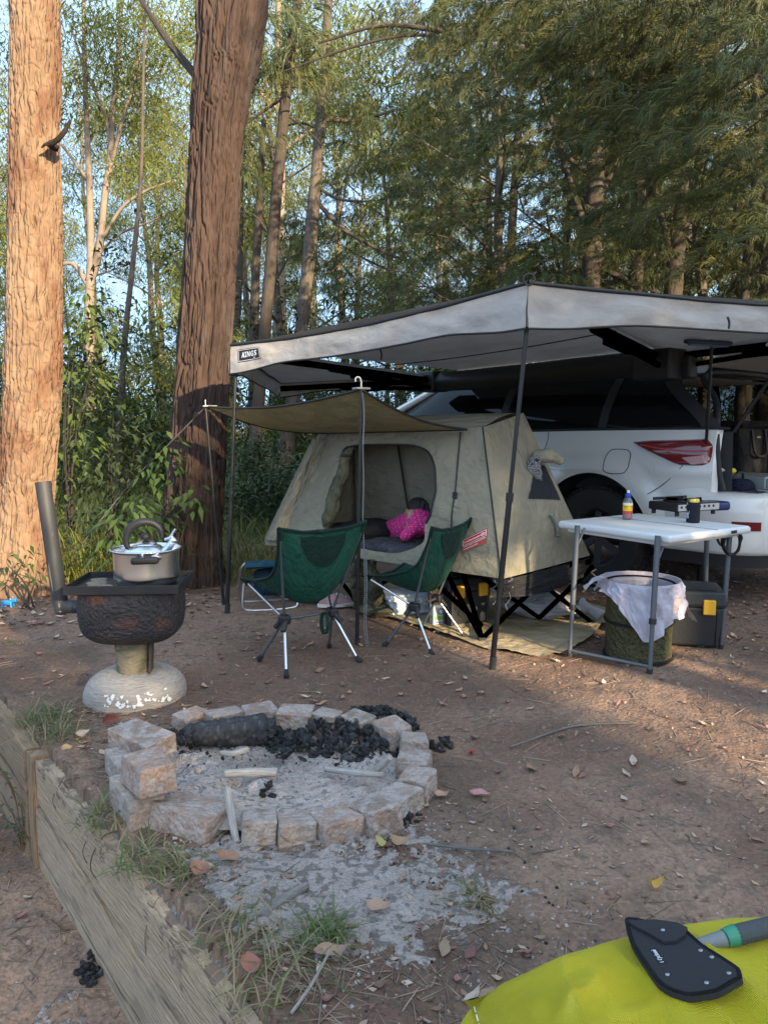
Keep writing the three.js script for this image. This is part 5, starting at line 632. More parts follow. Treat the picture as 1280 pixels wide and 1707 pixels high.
// ---------------------------------------------------------------- table and what stands on it
{
  const c = V(1.6, 0, -4.42), e1 = V(0.55, 0, 0.835), e2 = V(0.835, 0, -0.55), T = thing('folding_table', 'white plastic folding table on grey legs, behind the car bumper', 'table', c, Math.atan2(-e2.z, e2.x)), L = (p) => p.clone().sub(c).applyAxisAngle(V(0, 1, 0), -T.rotation.y);
  const top = rbox(0.76, 0.045, 0.8, 0.02, 4); obj('tabletop', mv(top, 0, 0.7175, 0), M.white, T);
  obj('tabletop_rim', [mv(rbox(0.7, 0.03, 0.03, 0.01), 0, 0.69, 0.33), mv(rbox(0.7, 0.03, 0.03, 0.01), 0, 0.69, -0.33), mv(rbox(0.03, 0.03, 0.66, 0.01), -0.335, 0.69, 0), mv(rbox(0.03, 0.03, 0.66, 0.01), 0.335, 0.69, 0)], M.white, T);
  obj('fold_seam', mv(rbox(0.006, 0.002, 0.79, 0.0008, 1), 0.05, 0.7405, 0), M.grey, T);
  obj('badge', mv(rbox(0.055, 0.018, 0.004, 0.002), 0.2, 0.718, 0.4), M.black, T);
  const lg = (foot, tp) => { const a = L(foot), b = L(tp); obj('leg', [strut(a, b, 0.0125), strut(a.clone().lerp(b, 0.36), b, 0.0155)], M.grey, T); obj('leg_collar', strut(a.clone().lerp(b, 0.36), a.clone().lerp(b, 0.4), 0.02), M.black, T); obj('foot', strut(a, a.clone().lerp(b, 0.03), 0.016), M.rubber, T); return [a, b]; };
  const A = lg(gp(949, 1094), at(962, 876, 4.2)), B = lg(gp(1082, 1122), at(1096, 893, 3.92)), C = lg(gp(1201, 1080), at(1216, 884, 4.36)), D = lg(V(2.1, 0, -4.78), V(2.07, 0.7, -4.74));
  obj('crossbar', strut(A[0].clone().lerp(A[1], 0.045), B[0].clone().lerp(B[1], 0.045), 0.011), M.grey, T); obj('crossbar', strut(C[0].clone().lerp(C[1], 0.045), D[0].clone().lerp(D[1], 0.045), 0.011), M.grey, T);
  obj('brace', [strut(A[0].clone().lerp(A[1], 0.82), A[1].clone().add(V(0.06, -0.02, 0)), 0.007), strut(B[0].clone().lerp(B[1], 0.8), B[1].clone().add(V(0.1, -0.02, -0.02)), 0.009)], M.grey, T);
  const TY = 0.741, bt = gp(1045, 866, TY), b = thing('sauce_bottle', 'small clear bottle of orange-red drink with a blue cap', 'bottle', bt);
  const lab = canvasTex(256, 128, (x, w, h) => { x.fillStyle = '#f2c22e'; x.fillRect(0, 0, w, h); x.fillStyle = '#e8e2c8'; x.fillRect(0, 0, w, 26); x.fillStyle = '#d2452a'; x.fillRect(0, 96, w, 32); x.fillStyle = '#7b4a1a'; for (let i = 0; i < 5; i++) { x.fillRect(12 + i * 50, 40, 34, 8); x.fillRect(16 + i * 50, 56, 26, 5); x.fillRect(14 + i * 50, 70, 30, 5); } });
  obj('bottle_body', lathe([[0, 0.001], [0.026, 0.002], [0.029, 0.01], [0.029, 0.1], [0.026, 0.118], [0.016, 0.135], [0.0135, 0.14]]), mat(0.7, 0.75, 0.8, 0.08, { transmission: 0.85, thickness: 0 }), b); obj('drink', lathe([[0, 0.004], [0.026, 0.005], [0.0275, 0.012], [0.0275, 0.045], [0, 0.045]]), mat(0.5, 0.03, 0.02, 0.3), b); obj('label', lathe([[0.0296, 0.04], [0.0296, 0.105]]), mat(1, 1, 1, 0.5, { map: lab }), b); obj('cap', [lathe([[0.0145, 0.138], [0.018, 0.139], [0.018, 0.16], [0.012, 0.164], [0.009, 0.166], [0, 0.166]])], mat(0.015, 0.06, 0.35, 0.4), b); obj('spout', lathe([[0.008, 0.164], [0.009, 0.17], [0.009, 0.182], [0, 0.184]], 16), mat(0.75, 0.77, 0.8, 0.4), b);
  const sp = gp(1138, 856, TY), s = thing('gas_stove', 'portable gas stove with a row of knobs at the back of the table', 'stove', sp, Math.atan2(-e2.z, e2.x) - 0.15);
  obj('stove_body', mv(rbox(0.37, 0.055, 0.26, 0.012), 0, 0.055, 0), mat(0.05, 0.05, 0.052, 0.35, { metalness: 0.6 }), s); obj('front_plate', mv(rbox(0.36, 0.042, 0.006, 0.003), -0.005, 0.055, 0.133), mat(0.5, 0.5, 0.48, 0.4, { metalness: 0.2 }), s); for (let i = 0; i < 8; i++) obj('vent_slot', mv(rbox(0.016, 0.016, 0.006, 0.004), -0.16 + i * 0.04, 0.06, 0.1365), M.black, s);
  obj('pan_support', [0, 1, 2, 3].flatMap((i) => { const a = i * Math.PI / 2 + 0.6, x = Math.cos(a), z = Math.sin(a); return [beam([x * 0.04, 0.092, z * 0.04], [x * 0.12, 0.1, z * 0.1], 0.008, 0.022)]; }).concat([mv(new THREE.TorusGeometry(0.115, 0.006, 6, 30), -0.01, 0.088, 0, Math.PI / 2), mv(rbox(0.3, 0.02, 0.012, 0.004), -0.02, 0.098, -0.1)]), M.black, s); obj('burner', mv(lathe([[0.045, 0], [0.045, 0.012], [0.03, 0.02], [0, 0.02]]), 0, 0.082, 0), M.blackMetal, s); for (const [x, z] of [[-0.16, 0.1], [0.16, 0.1], [-0.16, -0.1], [0.16, -0.1]]) obj('foot', mv(lathe([[0.014, 0], [0.014, 0.03], [0, 0.03]], 12), x, 0, z), M.black, s);
  obj('gas_cover', mv(rbox(0.12, 0.06, 0.16, 0.02, 3), 0.235, 0.05, 0.05), mat(0.01, 0.025, 0.12, 0.35), s); obj('knob', mv(lathe([[0.026, 0], [0.026, 0.02], [0.02, 0.026], [0, 0.026]], 24), 0.3, 0.05, 0.05, 0, 0, -Math.PI / 2), M.black, s);
  const cp = gp(1154, 871, TY), k = thing('drink_can', 'canned drink in a navy printed sleeve at the front of the table', 'can', cp), ct = canvasTex(512, 256, (x, w, h) => { x.fillStyle = '#10131f'; x.fillRect(0, 0, w, h); x.fillStyle = '#e9ecf2'; x.font = 'bold 36px sans-serif'; for (const o of [128]) { x.fillText('Aussie', o - 62, 70); x.fillText("Campin'", o - 62, 116); x.fillText('Time', o - 62, 162); } x.fillStyle = '#2a3f8f'; x.fillRect(66, 180, 70, 46); x.fillStyle = '#d23a3a'; x.fillRect(66, 182, 22, 16); x.fillStyle = '#fff'; for (const [a, b2] of [[110, 196], [122, 210], [100, 214]]) x.fillRect(a, b2, 4, 4); });
  obj('sleeve', lathe([[0, 0.001], [0.036, 0.001], [0.0385, 0.006], [0.0385, 0.118], [0.036, 0.124]], 40).rotateY(2.75), mat(1, 1, 1, 0.85, { map: ct }), k); obj('can_body', lathe([[0.033, 0.11], [0.0335, 0.132], [0.031, 0.142], [0.029, 0.147], [0.0285, 0.143], [0, 0.142]], 40), mat(0.75, 0.55, 0.12, 0.28, { metalness: 0.9 }), k); obj('ring_pull', mv(rbox(0.016, 0.002, 0.024, 0.001), 0, 0.145, 0.004), M.alu, k);
  const cd = thing('coiled_cord', 'black coiled cord hung on the right leg of the white table', 'cord', at(1217, 900, 4.34)), r = rngOf(8), l = []; for (let i = 0; i < 60; i++) { const a = i * 0.62; l.push(V(Math.cos(a) * (0.045 + r() * 0.012), Math.sin(a) * (0.07 + r() * 0.01) - 0.01, 0.02 + (r() - 0.5) * 0.03)); } obj('cord_loop', tube(l, 0.0065, 400, 5), M.black, cd); obj('strap', tube([V(-0.09, 0.06, 0), V(-0.07, -0.02, 0.01), V(-0.02, -0.05, 0.02)], 0.008, 20, 5), M.black, cd);
}
// ---------------------------------------------------------------- bin, boxes, stool, shoes, sheet under and beside the tent
{
  const p = gp(1060, 1108).add(V(0.06, 0, -0.16)), R = 0.185, H = 0.43, b = thing('camp_bin', 'olive pop-up bin under the table', 'bin', p);
  obj('bin_wall', surf(80, 30, (u, v) => { const a = u * 6.283, q = R * (1 - 0.025 * Math.sin(Math.PI * ((v * 2) % 1)) + (fbm(Math.cos(a) * 3 + 5, Math.sin(a) * 3, v * 4, 3) - 0.5) * 0.035); return V(Math.cos(a) * q, v * H, Math.sin(a) * q); }, 4, 1.4), M.olive, b); obj('bin_base', mv(new THREE.CylinderGeometry(R * 0.98, R * 0.98, 0.01, 40), 0, 0.006, 0), M.olive, b);
  for (const y of [0.012, 0.215, H]) obj('hoop', mv(new THREE.TorusGeometry(R + 0.002, 0.0085, 8, 60), 0, y, 0, Math.PI / 2), M.blackCloth, b);
  const l = thing('bin_liner', 'white plastic bag lining the olive bin and folded over its rim', 'plastic bag', p);
  obj('bag_film', surf(140, 34, (u, v) => { const a = u * 6.283, n = fbm(Math.cos(a) * 2.2 + 3, Math.sin(a) * 2.2, 1, 3), long = 0.03 + 0.21 * Math.pow(Math.max(0, Math.cos(a - 1.75)), 7) + 0.13 * Math.pow(Math.max(0, Math.cos(a - 0.75)), 5) + 0.1 * n, wv = (fbm(Math.cos(a) * 7, Math.sin(a) * 7, v * 5, 3) - 0.5); const t = v * 2 - 0.7; if (t < 0) { const q = R * (0.93 + 0.1 * wv); return V(Math.cos(a) * q, H + t * 0.32 + 0.015, Math.sin(a) * q); } const ss = clamp(t / 0.12), dn = Math.max(0, t - 0.1) / 1.2, q = R + 0.022 + 0.01 * ss + 0.07 * wv * Math.min(1, dn * 3 + 0.2) + 0.03 * dn; return V(Math.cos(a) * q, H + 0.022 * Math.sin(Math.min(1, t / 0.1) * 1.57) * 1.3 - dn * long, Math.sin(a) * q); }, 5, 2), M.bag, l);
  obj('bag_handle', surf(20, 8, (u, v) => { const w = 0.06 * (1 - 0.5 * u), n = (fbm(u * 5, v * 3, 2, 3) - 0.5) * 0.05; return V(-R - 0.02 - u * 0.13, H + 0.03 - u * 0.045 + n + 0.03 * Math.sin(Math.PI * u), 0.08 + (v - 0.5) * w * 2 - u * 0.02); }), M.bag, l);
  obj('bag_handle', surf(20, 10, (u, v) => { const n = (fbm(u * 5 + 9, v * 3, 2, 3) - 0.5) * 0.05; return V(R + 0.01 + u * 0.09 + n * 0.3, H - 0.03 - u * 0.17, 0.05 + (v - 0.5) * 0.11 + n); }), M.bag, l);
}
function toolbox(label, pos, turn, w, d, h) {
  const t = thing('tool_box', label, 'storage box', pos, turn); const bh = h * 0.72;
  const tapered = (W, Hh, D, y0, k) => { const g = rbox(W, Hh, D, 0.018, 3), p = g.attributes.position; for (let i = 0; i < p.count; i++) { const s = 1 - k * (0.5 - p.getY(i) / Hh); p.setX(i, p.getX(i) * s); p.setZ(i, p.getZ(i) * s); } g.computeVertexNormals(); return g.translate(0, y0 + Hh / 2, 0); };
  obj('box_body', tapered(w, bh, d, 0, 0.1), M.blackBox, t); const lid = obj('lid', [tapered(w * 1.04, h - bh, d * 1.04, bh + 0.003, -0.05), mv(rbox(w * 0.8, 0.014, d * 0.75, 0.006), 0, h + 0.006, 0), mv(rbox(w * 1.06, 0.02, d * 1.06, 0.008), 0, bh + 0.01, 0)], M.blackBox, t);
  for (const s of [-1, 1]) obj('latch', mv(rbox(0.07, 0.09, 0.022, 0.008), s * w * 0.27, bh + 0.005, d * 0.52 + 0.008), M.yellow, t), obj('rib', [mv(rbox(0.02, bh * 0.85, 0.012, 0.005), s * w * 0.42, bh * 0.48, d * 0.485), mv(rbox(0.012, bh * 0.8, 0.02, 0.005), s * w * 0.487, bh * 0.48, d * 0.3)], M.blackBox, t);
  obj('latch', mv(rbox(0.022, 0.08, 0.08, 0.008), w * 0.53, bh + 0.005, 0), M.yellow, t); obj('latch', mv(rbox(0.022, 0.08, 0.08, 0.008), -w * 0.53, bh + 0.005, 0), M.yellow, t);
}
toolbox('black lidded storage box with a yellow latch on the dirt behind the bin', [1.86, 0.005, -4.48], -0.25, 0.36, 0.3, 0.34);
toolbox('black storage box with an orange-yellow latch on the groundsheet under the tent', [0.5, 0.015, -4.92], 0.5, 0.34, 0.28, 0.32);
{
  const c = [gp(470, 1000), gp(600, 1022), gp(720, 1055), gp(815, 1085), gp(915, 1099), gp(975, 1072), gp(1004, 1046), V(1.7, 0, -5.1), V(0.6, 0, -6.3), V(-0.9, 0, -6.0)];
  const cx = V(0.35, 0, -5.2), curve = new THREE.CatmullRomCurve3(c, true, 'catmullrom', 0.15), P = [], uv = [], I = [], N = 220, R = 60;
  for (let k = 0; k <= R; k++) for (let i = 0; i < N; i++) { const e = curve.getPoint(i / N), t = k / R, p = cx.clone().lerp(e, t), y = gh(p.x, p.z) + 0.008 + Math.pow(t, 8) * (0.03 * fbm(i * 0.25, 3, 1, 3) - 0.006) + 0.035 * Math.pow(fbm(p.x * 4, p.z * 4, 4, 4), 2); P.push(p.x, y, p.z); uv.push(p.x, p.z); }
  for (let k = 0; k < R; k++) for (let i = 0; i < N; i++) { const a = k * N + i, b = k * N + (i + 1) % N; I.push(a, b, a + N, b, b + N, a + N); }
  tag(obj('groundsheet', geom(P, uv, I), M.groundsheet), 'crumpled tan groundsheet spread under the tent', 'groundsheet');
  const wb = thing('plastic_case', 'pale blue-white plastic case on the groundsheet behind the right chair', 'case', gp(672, 1030).add(V(0.02, 0.012, -0.1)), 0.35), wm = mat(0.5, 0.58, 0.64, 0.4), wm2 = mat(0.62, 0.68, 0.72, 0.4);
  obj('case_body', mv(rbox(0.32, 0.1, 0.24, 0.02, 3), 0, 0.06, 0), wm, wb); obj('case_lid', [mv(rbox(0.34, 0.03, 0.26, 0.012, 3), 0, 0.125, 0), mv(rbox(0.3, 0.02, 0.22, 0.008, 2), 0, 0.145, 0)], wm2, wb); for (const s of [-1, 1]) obj('clip', mv(rbox(0.07, 0.045, 0.016, 0.006), s * 0.09, 0.1, 0.132), wm2, wb); obj('rim', mv(rbox(0.335, 0.012, 0.255, 0.005), 0, 0.03, 0), wm2, wb);
  const pk = canvasTex(128, 256, (x) => { x.fillStyle = '#aeb6bd'; x.fillRect(0, 0, 128, 256); x.fillStyle = '#e58a12'; x.fillRect(0, 0, 128, 70); x.fillStyle = '#f2f2ee'; x.fillRect(20, 76, 88, 22); x.fillStyle = '#4d5660'; x.beginPath(); x.arc(64, 132, 26, 0, 7); x.fill(); x.fillStyle = '#c6ccd1'; x.beginPath(); x.arc(64, 132, 17, 0, 7); x.fill(); x.fillStyle = '#6d9a4a'; x.fillRect(12, 170, 104, 34); x.fillStyle = '#3c454e'; x.fillRect(20, 216, 60, 10); x.fillRect(20, 234, 80, 8); });
  const pc = thing('paper_packet', 'printed grey and orange packet leaning on the storage box under the tent', 'packet', gp(732, 1046).add(V(0, 0.012, -0.02)), 0.25), pb = mat(1, 1, 1, 0.6, { map: pk }); obj('packet_body', mv(new THREE.BoxGeometry(0.105, 0.2, 0.07), 0, 0.1, 0, -0.05), pb, pc); obj('packet_top', mv(rbox(0.1, 0.03, 0.012, 0.004), 0, 0.21, 0.0, -0.05), M.yellow, pc);
  const sw = clothMat([0.45, 0.27, 0.27], [0.36, 0.2, 0.22], 41, 0.01), shoe = (label, pos, turn) => { const s = thing('sneaker', label, 'shoe', pos, turn, 'pair of sneakers under the tent'); obj('upper', surf(28, 24, (u, v) => { const a = (u - 0.5) * Math.PI, x = lerp(-0.125, 0.125, v), w = 0.043 * (0.75 + 0.35 * Math.sin(Math.PI * clamp(v * 0.9 + 0.05))) * Math.pow(Math.sin(Math.PI * clamp(v, 0.03, 0.97)), 0.35), h = lerp(0.085, 0.045, sstep(0.25, 0.85, v)) * Math.pow(Math.sin(Math.PI * clamp(v, 0.02, 0.98)), 0.3); return V(x, 0.022 + Math.cos(a) * h, Math.sin(a) * w); }), sw, s); const sh2 = new THREE.Shape(); for (let i = 0; i <= 40; i++) { const a = i / 40 * 6.283, x = Math.cos(a) * 0.135, z = Math.sin(a) * (0.043 + 0.006 * Math.cos(a)); i ? sh2.lineTo(x, z) : sh2.moveTo(x, z); } const so = new THREE.ExtrudeGeometry(sh2, { depth: 0.02, bevelSize: 0.003, bevelThickness: 0.003, bevelSegments: 2 }); obj('sole', so.rotateX(-Math.PI / 2).translate(0, 0.003, 0), mat(0.6, 0.55, 0.5, 0.8), s); obj('opening', mv(new THREE.SphereGeometry(0.03, 16, 10).scale(1.3, 0.3, 0.85), -0.06, 0.098, 0), M.black, s); obj('lace', [0, 1, 2, 3].map((i) => tube([[0.0 + i * 0.022, 0.086 - i * 0.008, -0.022], [0.008 + i * 0.022, 0.096 - i * 0.009, 0], [0.0 + i * 0.022, 0.086 - i * 0.008, 0.022]], 0.003, 10, 5)), mat(0.7, 0.66, 0.66, 0.8), s); };
  shoe('dusty pink sneaker nearer the viewer, on the groundsheet edge under the tent', gp(560, 1016).add(V(0, 0.02, -0.02)), 0.25); shoe('dusty pink sneaker behind and left of its partner under the tent', gp(545, 1005).add(V(-0.02, 0.02, -0.1)), 0.4);
  const cl = thing('hanging_clothes', 'dark olive garment hanging from the stretcher edge to the groundsheet', 'clothes', at(607, 930, 5.0)); obj('garment', surf(30, 40, (u, v) => V((u - 0.5) * 0.17 * (1 + 0.35 * v) + (fbm(u * 3, v * 5, 1, 3) - 0.5) * 0.05 + 0.05 * v * v, -v * 0.36, 0.05 * Math.sin(u * 9 + v * 3) + (fbm(u * 6, v * 4, 6, 3) - 0.5) * 0.08)), M.tentDark, cl); obj('hem', rough(new THREE.SphereGeometry(1, 30, 20).scale(0.14, 0.04, 0.09).translate(0.06, -0.36, 0.02), 0.05, 8, 3), M.tentDark, cl);
  const sl = thing('black_sandal', 'black sandal with a pale strap beside the hanging garment', 'shoe', gp(662, 1022).add(V(-0.02, 0.015, 0)), 0.3); obj('sole', mv(rbox(0.22, 0.022, 0.085, 0.011, 3), 0, 0.012, 0), M.rubber, sl); obj('strap', surf(14, 5, (u, v) => V(0.03 + v * 0.05, 0.02 + 0.05 * Math.sin(Math.PI * u), (u - 0.5) * 0.09)), M.blackCloth, sl); obj('strap', surf(14, 4, (u, v) => V(-0.04 + v * 0.02, 0.02 + 0.045 * Math.sin(Math.PI * u), (u - 0.5) * 0.09)), mat(0.5, 0.55, 0.62, 0.7), sl);
  const gbp = gp(893, 1036).add(V(0.05, 0.015, -0.1)), gb = thing('white_sack', 'lumpy grey-white sack behind the crossed stretcher legs', 'bag', gbp, -0.3); obj('sack_body', rough(new THREE.SphereGeometry(1, 56, 36).scale(0.3, 0.085, 0.18).translate(0, 0.07, 0), 0.05, 5, 3, 4), clothMat([0.42, 0.42, 0.42], [0.34, 0.34, 0.35], 43, 0.02), gb); obj('sack_neck', rough(taper([[0.26, 0.08, 0], [0.33, 0.07, 0.02], [0.4, 0.03, 0.03]], [0.07, 0.03, 0.05], 20, 16), 0.015, 14), clothMat([0.42, 0.42, 0.42], [0.34, 0.34, 0.35], 45, 0.02), gb);
  // folding stool behind the near chair
  const st = thing('folding_stool', 'small blue folding stool with a metal frame behind the near chair', 'stool', gp(446, 1012).add(V(0, 0, -0.08)), 0.25), rail = (l) => tube(l, 0.009, 60, 8);
  obj('frame', [rail([[-0.19, 0.2, 0.14], [-0.2, 0.02, 0.15], [-0.18, 0.006, 0.15], [0.17, 0.006, 0.15], [0.19, 0.02, 0.15], [0.16, 0.3, -0.05]]), rail([[-0.17, 0.34, 0.1], [-0.2, 0.3, 0.08], [-0.2, 0.02, -0.12], [-0.18, 0.006, -0.13], [0.17, 0.006, -0.13], [0.2, 0.02, -0.12], [0.18, 0.3, 0.1]])], M.alu, st); obj('seat_fabric', surf(16, 12, (u, v) => V((u - 0.5) * 0.34, 0.31 - 0.03 * Math.sin(Math.PI * v), (v - 0.5) * 0.26)), clothMat([0.03, 0.09, 0.14], [0.02, 0.07, 0.11], 47), st); obj('pouch', rough(mv(rbox(0.26, 0.2, 0.12, 0.05, 5), 0.02, 0.17, 0), 0.015, 8), clothMat([0.015, 0.04, 0.06], [0.012, 0.03, 0.045], 49), st);
  const bt = thing('blue_toy', 'small bright blue plastic toy on the dirt at the foot of the sunlit trunk', 'toy', gp(14, 1012)), bm = mat(0.02, 0.24, 0.6, 0.4); obj('toy_body', [mv(rbox(0.08, 0.035, 0.05, 0.014, 3), 0, 0.035, 0), mv(rbox(0.04, 0.03, 0.03, 0.012, 3), 0.05, 0.05, 0)], bm, bt); for (const [x, z] of [[-0.03, -0.02], [-0.03, 0.02], [0.035, -0.02], [0.035, 0.02]]) obj('toy_leg', strut([x, 0, z], [x * 0.8, 0.03, z * 0.8], 0.009), bm, bt);
}
// ---------------------------------------------------------------- the camp cooker on its concrete foot
{
  const P = V((213 - 640) / FOCAL * 3.57, 0, -3.57), T = thing('camp_cooker', 'rusty black iron camp cooker with stovepipe on a concrete foot', 'cooker', P, 0.06);
  const conc = mat(1, 1, 1, 0.93, { map: tex(256, 256, (u, v) => mx([0.24, 0.215, 0.185], [0.36, 0.32, 0.28], pf(u, v, 6, 6, 5, 3)).map((q) => q * (0.8 + 0.4 * pf(u, v, 90, 90, 2, 9)))), bumpMap: tex(256, 256, (u, v) => pf(u, v, 40, 40, 3, 2), { color: false }), bumpScale: 0.006 });
  const foot = obj('concrete_foot', rough(lathe([[0.245, -0.03], [0.244, 0.02], [0.236, 0.05], [0.218, 0.08], [0.18, 0.104], [0.11, 0.118], [0, 0.122]], 64), 0.008, 9, 2), conc, T);
  { const r = rngOf(77), g = []; for (let i = 0; i < 52; i++) { const a = 1.3 + (r() - 0.5) * 1.3, y = 0.02 + r() * 0.05, s = 0.003 + r() * 0.007, R = 0.243 - Math.pow(Math.max(0, y - 0.02), 2) * 7; const q = new THREE.CircleGeometry(s, 7); const pp = q.attributes.position; for (let k = 0; k < pp.count; k++) pp.setXY(k, pp.getX(k) * (0.5 + r() * 1.2), pp.getY(k) * (0.5 + r())); q.rotateX(-0.35); q.rotateY(Math.PI / 2 - a); q.translate(Math.cos(a) * (R + 0.005), y, Math.sin(a) * (R + 0.005)); g.push(q); } obj('paint_marks', g, mat(0.6, 0.61, 0.6, 0.85), foot); }
  const dirty = mat(1, 1, 1, 0.93, { map: tex(256, 256, (u, v) => mx([0.22, 0.18, 0.12], [0.1, 0.1, 0.06], sstep(0.4, 0.65, pf(u, v, 5, 5, 4, 3)))), bumpMap: conc.bumpMap, bumpScale: 0.005 });
  obj('neck', rough(mv(new THREE.CylinderGeometry(0.093, 0.08, 0.2, 40, 8), 0.0, 0.19, 0), 0.006, 10, 3), dirty, T); obj('neck_plate', mv(rbox(0.012, 0.16, 0.1, 0.004), 0.089, 0.2, 0.03, 0, 0.1, -0.05), mat(0.06, 0.045, 0.035, 0.9), T);
  const iron = mat(1, 1, 1, 0.72, { metalness: 0.25, map: tex(512, 256, (u, v) => mx(mx([0.022, 0.02, 0.022], [0.05, 0.043, 0.045], pf(u, v, 60, 30, 3, 3)), [0.13, 0.05, 0.03], sstep(0.58, 0.78, pf(u, v, 5, 3, 4, 20)) * 0.6)), bumpMap: tex(512, 256, (u, v) => pf(u, v, 70, 35, 3, 2), { color: false }), bumpScale: 0.012 });
  const Y0 = 0.268, Y1 = 0.54, tub = (u, v) => { const a = u * 6.283, s = (t, p) => Math.sign(t) * Math.pow(Math.abs(t), p), pr = [[0.02, 0], [0.12, 0.002], [0.18, 0.02], [0.226, 0.06], [0.242, 0.12], [0.246, 0.2], [0.236, 0.27]], k = v * (pr.length - 1), i = Math.min(pr.length - 2, k | 0), c = new THREE.CatmullRomCurve3(pr.map((q) => V(q[0], q[1], 0))).getPoint(v); return V(s(Math.cos(a), 0.62) * c.x, Y0 + c.y, s(Math.sin(a), 0.62) * c.x * 0.72); };
  obj('firebox', surf(80, 30, tub, 2, 1), iron, T); obj('firebox_lip', [tube(Array.from({ length: 40 }, (_, i) => tub(i / 40, 1)), 0.012, 90, 8, true)], iron, T);
  const tray = obj('plate_tray', [mv(rbox(0.52, 0.012, 0.36, 0.004), 0, 0.545, 0), mv(rbox(0.525, 0.042, 0.008, 0.003), 0, 0.557, 0.182), mv(rbox(0.525, 0.042, 0.008, 0.003), 0, 0.557, -0.182), mv(rbox(0.008, 0.042, 0.36, 0.003), -0.2585, 0.557, 0), mv(rbox(0.008, 0.042, 0.36, 0.003), 0.2585, 0.557, 0)], mat(0.028, 0.028, 0.03, 0.5, { metalness: 0.5, bumpMap: conc.bumpMap, bumpScale: 0.002 }), T);
  obj('soot_bits', Array.from({ length: 14 }, (_, i) => { const r = rngOf(i + 60); return rough(new THREE.IcosahedronGeometry(0.012 + r() * 0.012, 1).scale(1.6, 0.5, 1), 0.006, 40, i).translate(-0.2 + r() * 0.12, 0.556, -0.12 + r() * 0.22); }), mat(0.16, 0.14, 0.11, 0.95), tray);
  const pm = mat(1, 1, 1, 0.6, { metalness: 0.3, map: tex(128, 256, (u, v) => mx(mx([0.03, 0.032, 0.036], [0.065, 0.066, 0.07], pf(u, v, 10, 10, 4, 3)), [0.3, 0.28, 0.26], sstep(0.74, 0.82, pf(u, v, 14, 10, 3, 20)) * 0.8)) });
  const pipe = (a, b, r) => { const d = b.clone().sub(a), n = d.clone().normalize(); return lathe([[r, 0], [r, d.length()], [r - 0.005, d.length()], [r - 0.005, 0]], 32).applyQuaternion(new THREE.Quaternion().setFromUnitVectors(V(0, 1, 0), n)).translate(a.x, a.y, a.z); };
  T.updateMatrixWorld(true); const lc = (x, y, z) => T.worldToLocal(at(x, y, z)); const z0 = -P.z + 0.02, pb = lc(103, 1018, z0), ptop = lc(72, 803, z0);
  obj('stovepipe', pipe(pb, ptop, 0.036), pm, T); obj('stovepipe_joint', [strut(pb.clone().add(V(-0.002, 0.02, 0)), V(-0.2, pb.y + 0.03, 0), 0.033, 0.033, 24), mv(new THREE.SphereGeometry(0.037, 24, 16), pb.x, pb.y + 0.015, pb.z)], pm, T);
  const pp = P.clone().add(V(0.075, 0.552, 0.0)), q = thing('steel_pot', 'wide stainless steel pot standing on the iron cooker', 'pot', pp, -0.25); q.scale.setScalar(1.08);
  obj('pot_body', lathe([[0, 0.002], [0.11, 0.002], [0.128, 0.008], [0.14, 0.03], [0.143, 0.045], [0.141, 0.06], [0.142, 0.148], [0.15, 0.158], [0.156, 0.161], [0.15, 0.164], [0.139, 0.154], [0.138, 0.05], [0.12, 0.01], [0, 0.008]], 72), M.steel, q);
  obj('pot_handle', [mv(rbox(0.115, 0.03, 0.03, 0.011, 3), 0.09, 0.134, 0.155, 0, 0.52)], M.black, q); obj('pot_handle', [mv(rbox(0.115, 0.03, 0.03, 0.011, 3), -0.09, 0.134, -0.155, 0, 0.52)], M.black, q); obj('handle_bracket', [strut([0.06, 0.134, 0.125], [0.075, 0.134, 0.165], 0.008), strut([0.12, 0.134, 0.085], [0.12, 0.134, 0.14], 0.008)], M.steel, q);
  const k = thing('kettle', 'shiny kettle with a black arched handle sitting inside the steel pot', 'kettle', pp.clone().add(V(0.0, 0.028, 0)), 0.2); k.scale.setScalar(1.08);
  obj('kettle_body', lathe([[0, 0.002], [0.1, 0.002], [0.118, 0.02], [0.12, 0.05], [0.11, 0.09], [0.09, 0.125], [0.06, 0.148], [0.045, 0.152]], 56), M.steel, k); const lid = obj('kettle_lid', lathe([[0.05, 0.152], [0.046, 0.158], [0.025, 0.168], [0, 0.17]], 40), M.steel, k); obj('lid_knob', lathe([[0, 0.168], [0.008, 0.17], [0.02, 0.18], [0.022, 0.192], [0.014, 0.203], [0, 0.205]], 28), M.black, lid);
  obj('handle', taper([[-0.075, 0.135, 0], [-0.085, 0.17, 0], [-0.066, 0.225, 0], [-0.02, 0.252, 0], [0.03, 0.248, 0], [0.062, 0.222, 0], [0.072, 0.175, 0]], [0.011, 0.015, 0.018, 0.018, 0.017, 0.015, 0.011], 50, 12), M.black, k); obj('spout', [taper([[0.07, 0.105, 0.02], [0.1, 0.14, 0.03], [0.118, 0.165, 0.035]], [0.022, 0.018, 0.016], 16, 14), mv(lathe([[0.017, 0], [0.02, 0.015], [0.016, 0.024], [0, 0.025]], 18), 0.116, 0.163, 0.034, 0, 0, -0.7)], M.steel, k); obj('whistle_lever', [strut([0.1, 0.175, 0.02], [0.135, 0.222, 0.03], 0.0065), strut([0.085, 0.175, 0.02], [0.118, 0.185, 0.03], 0.007)], M.steel, k);
}
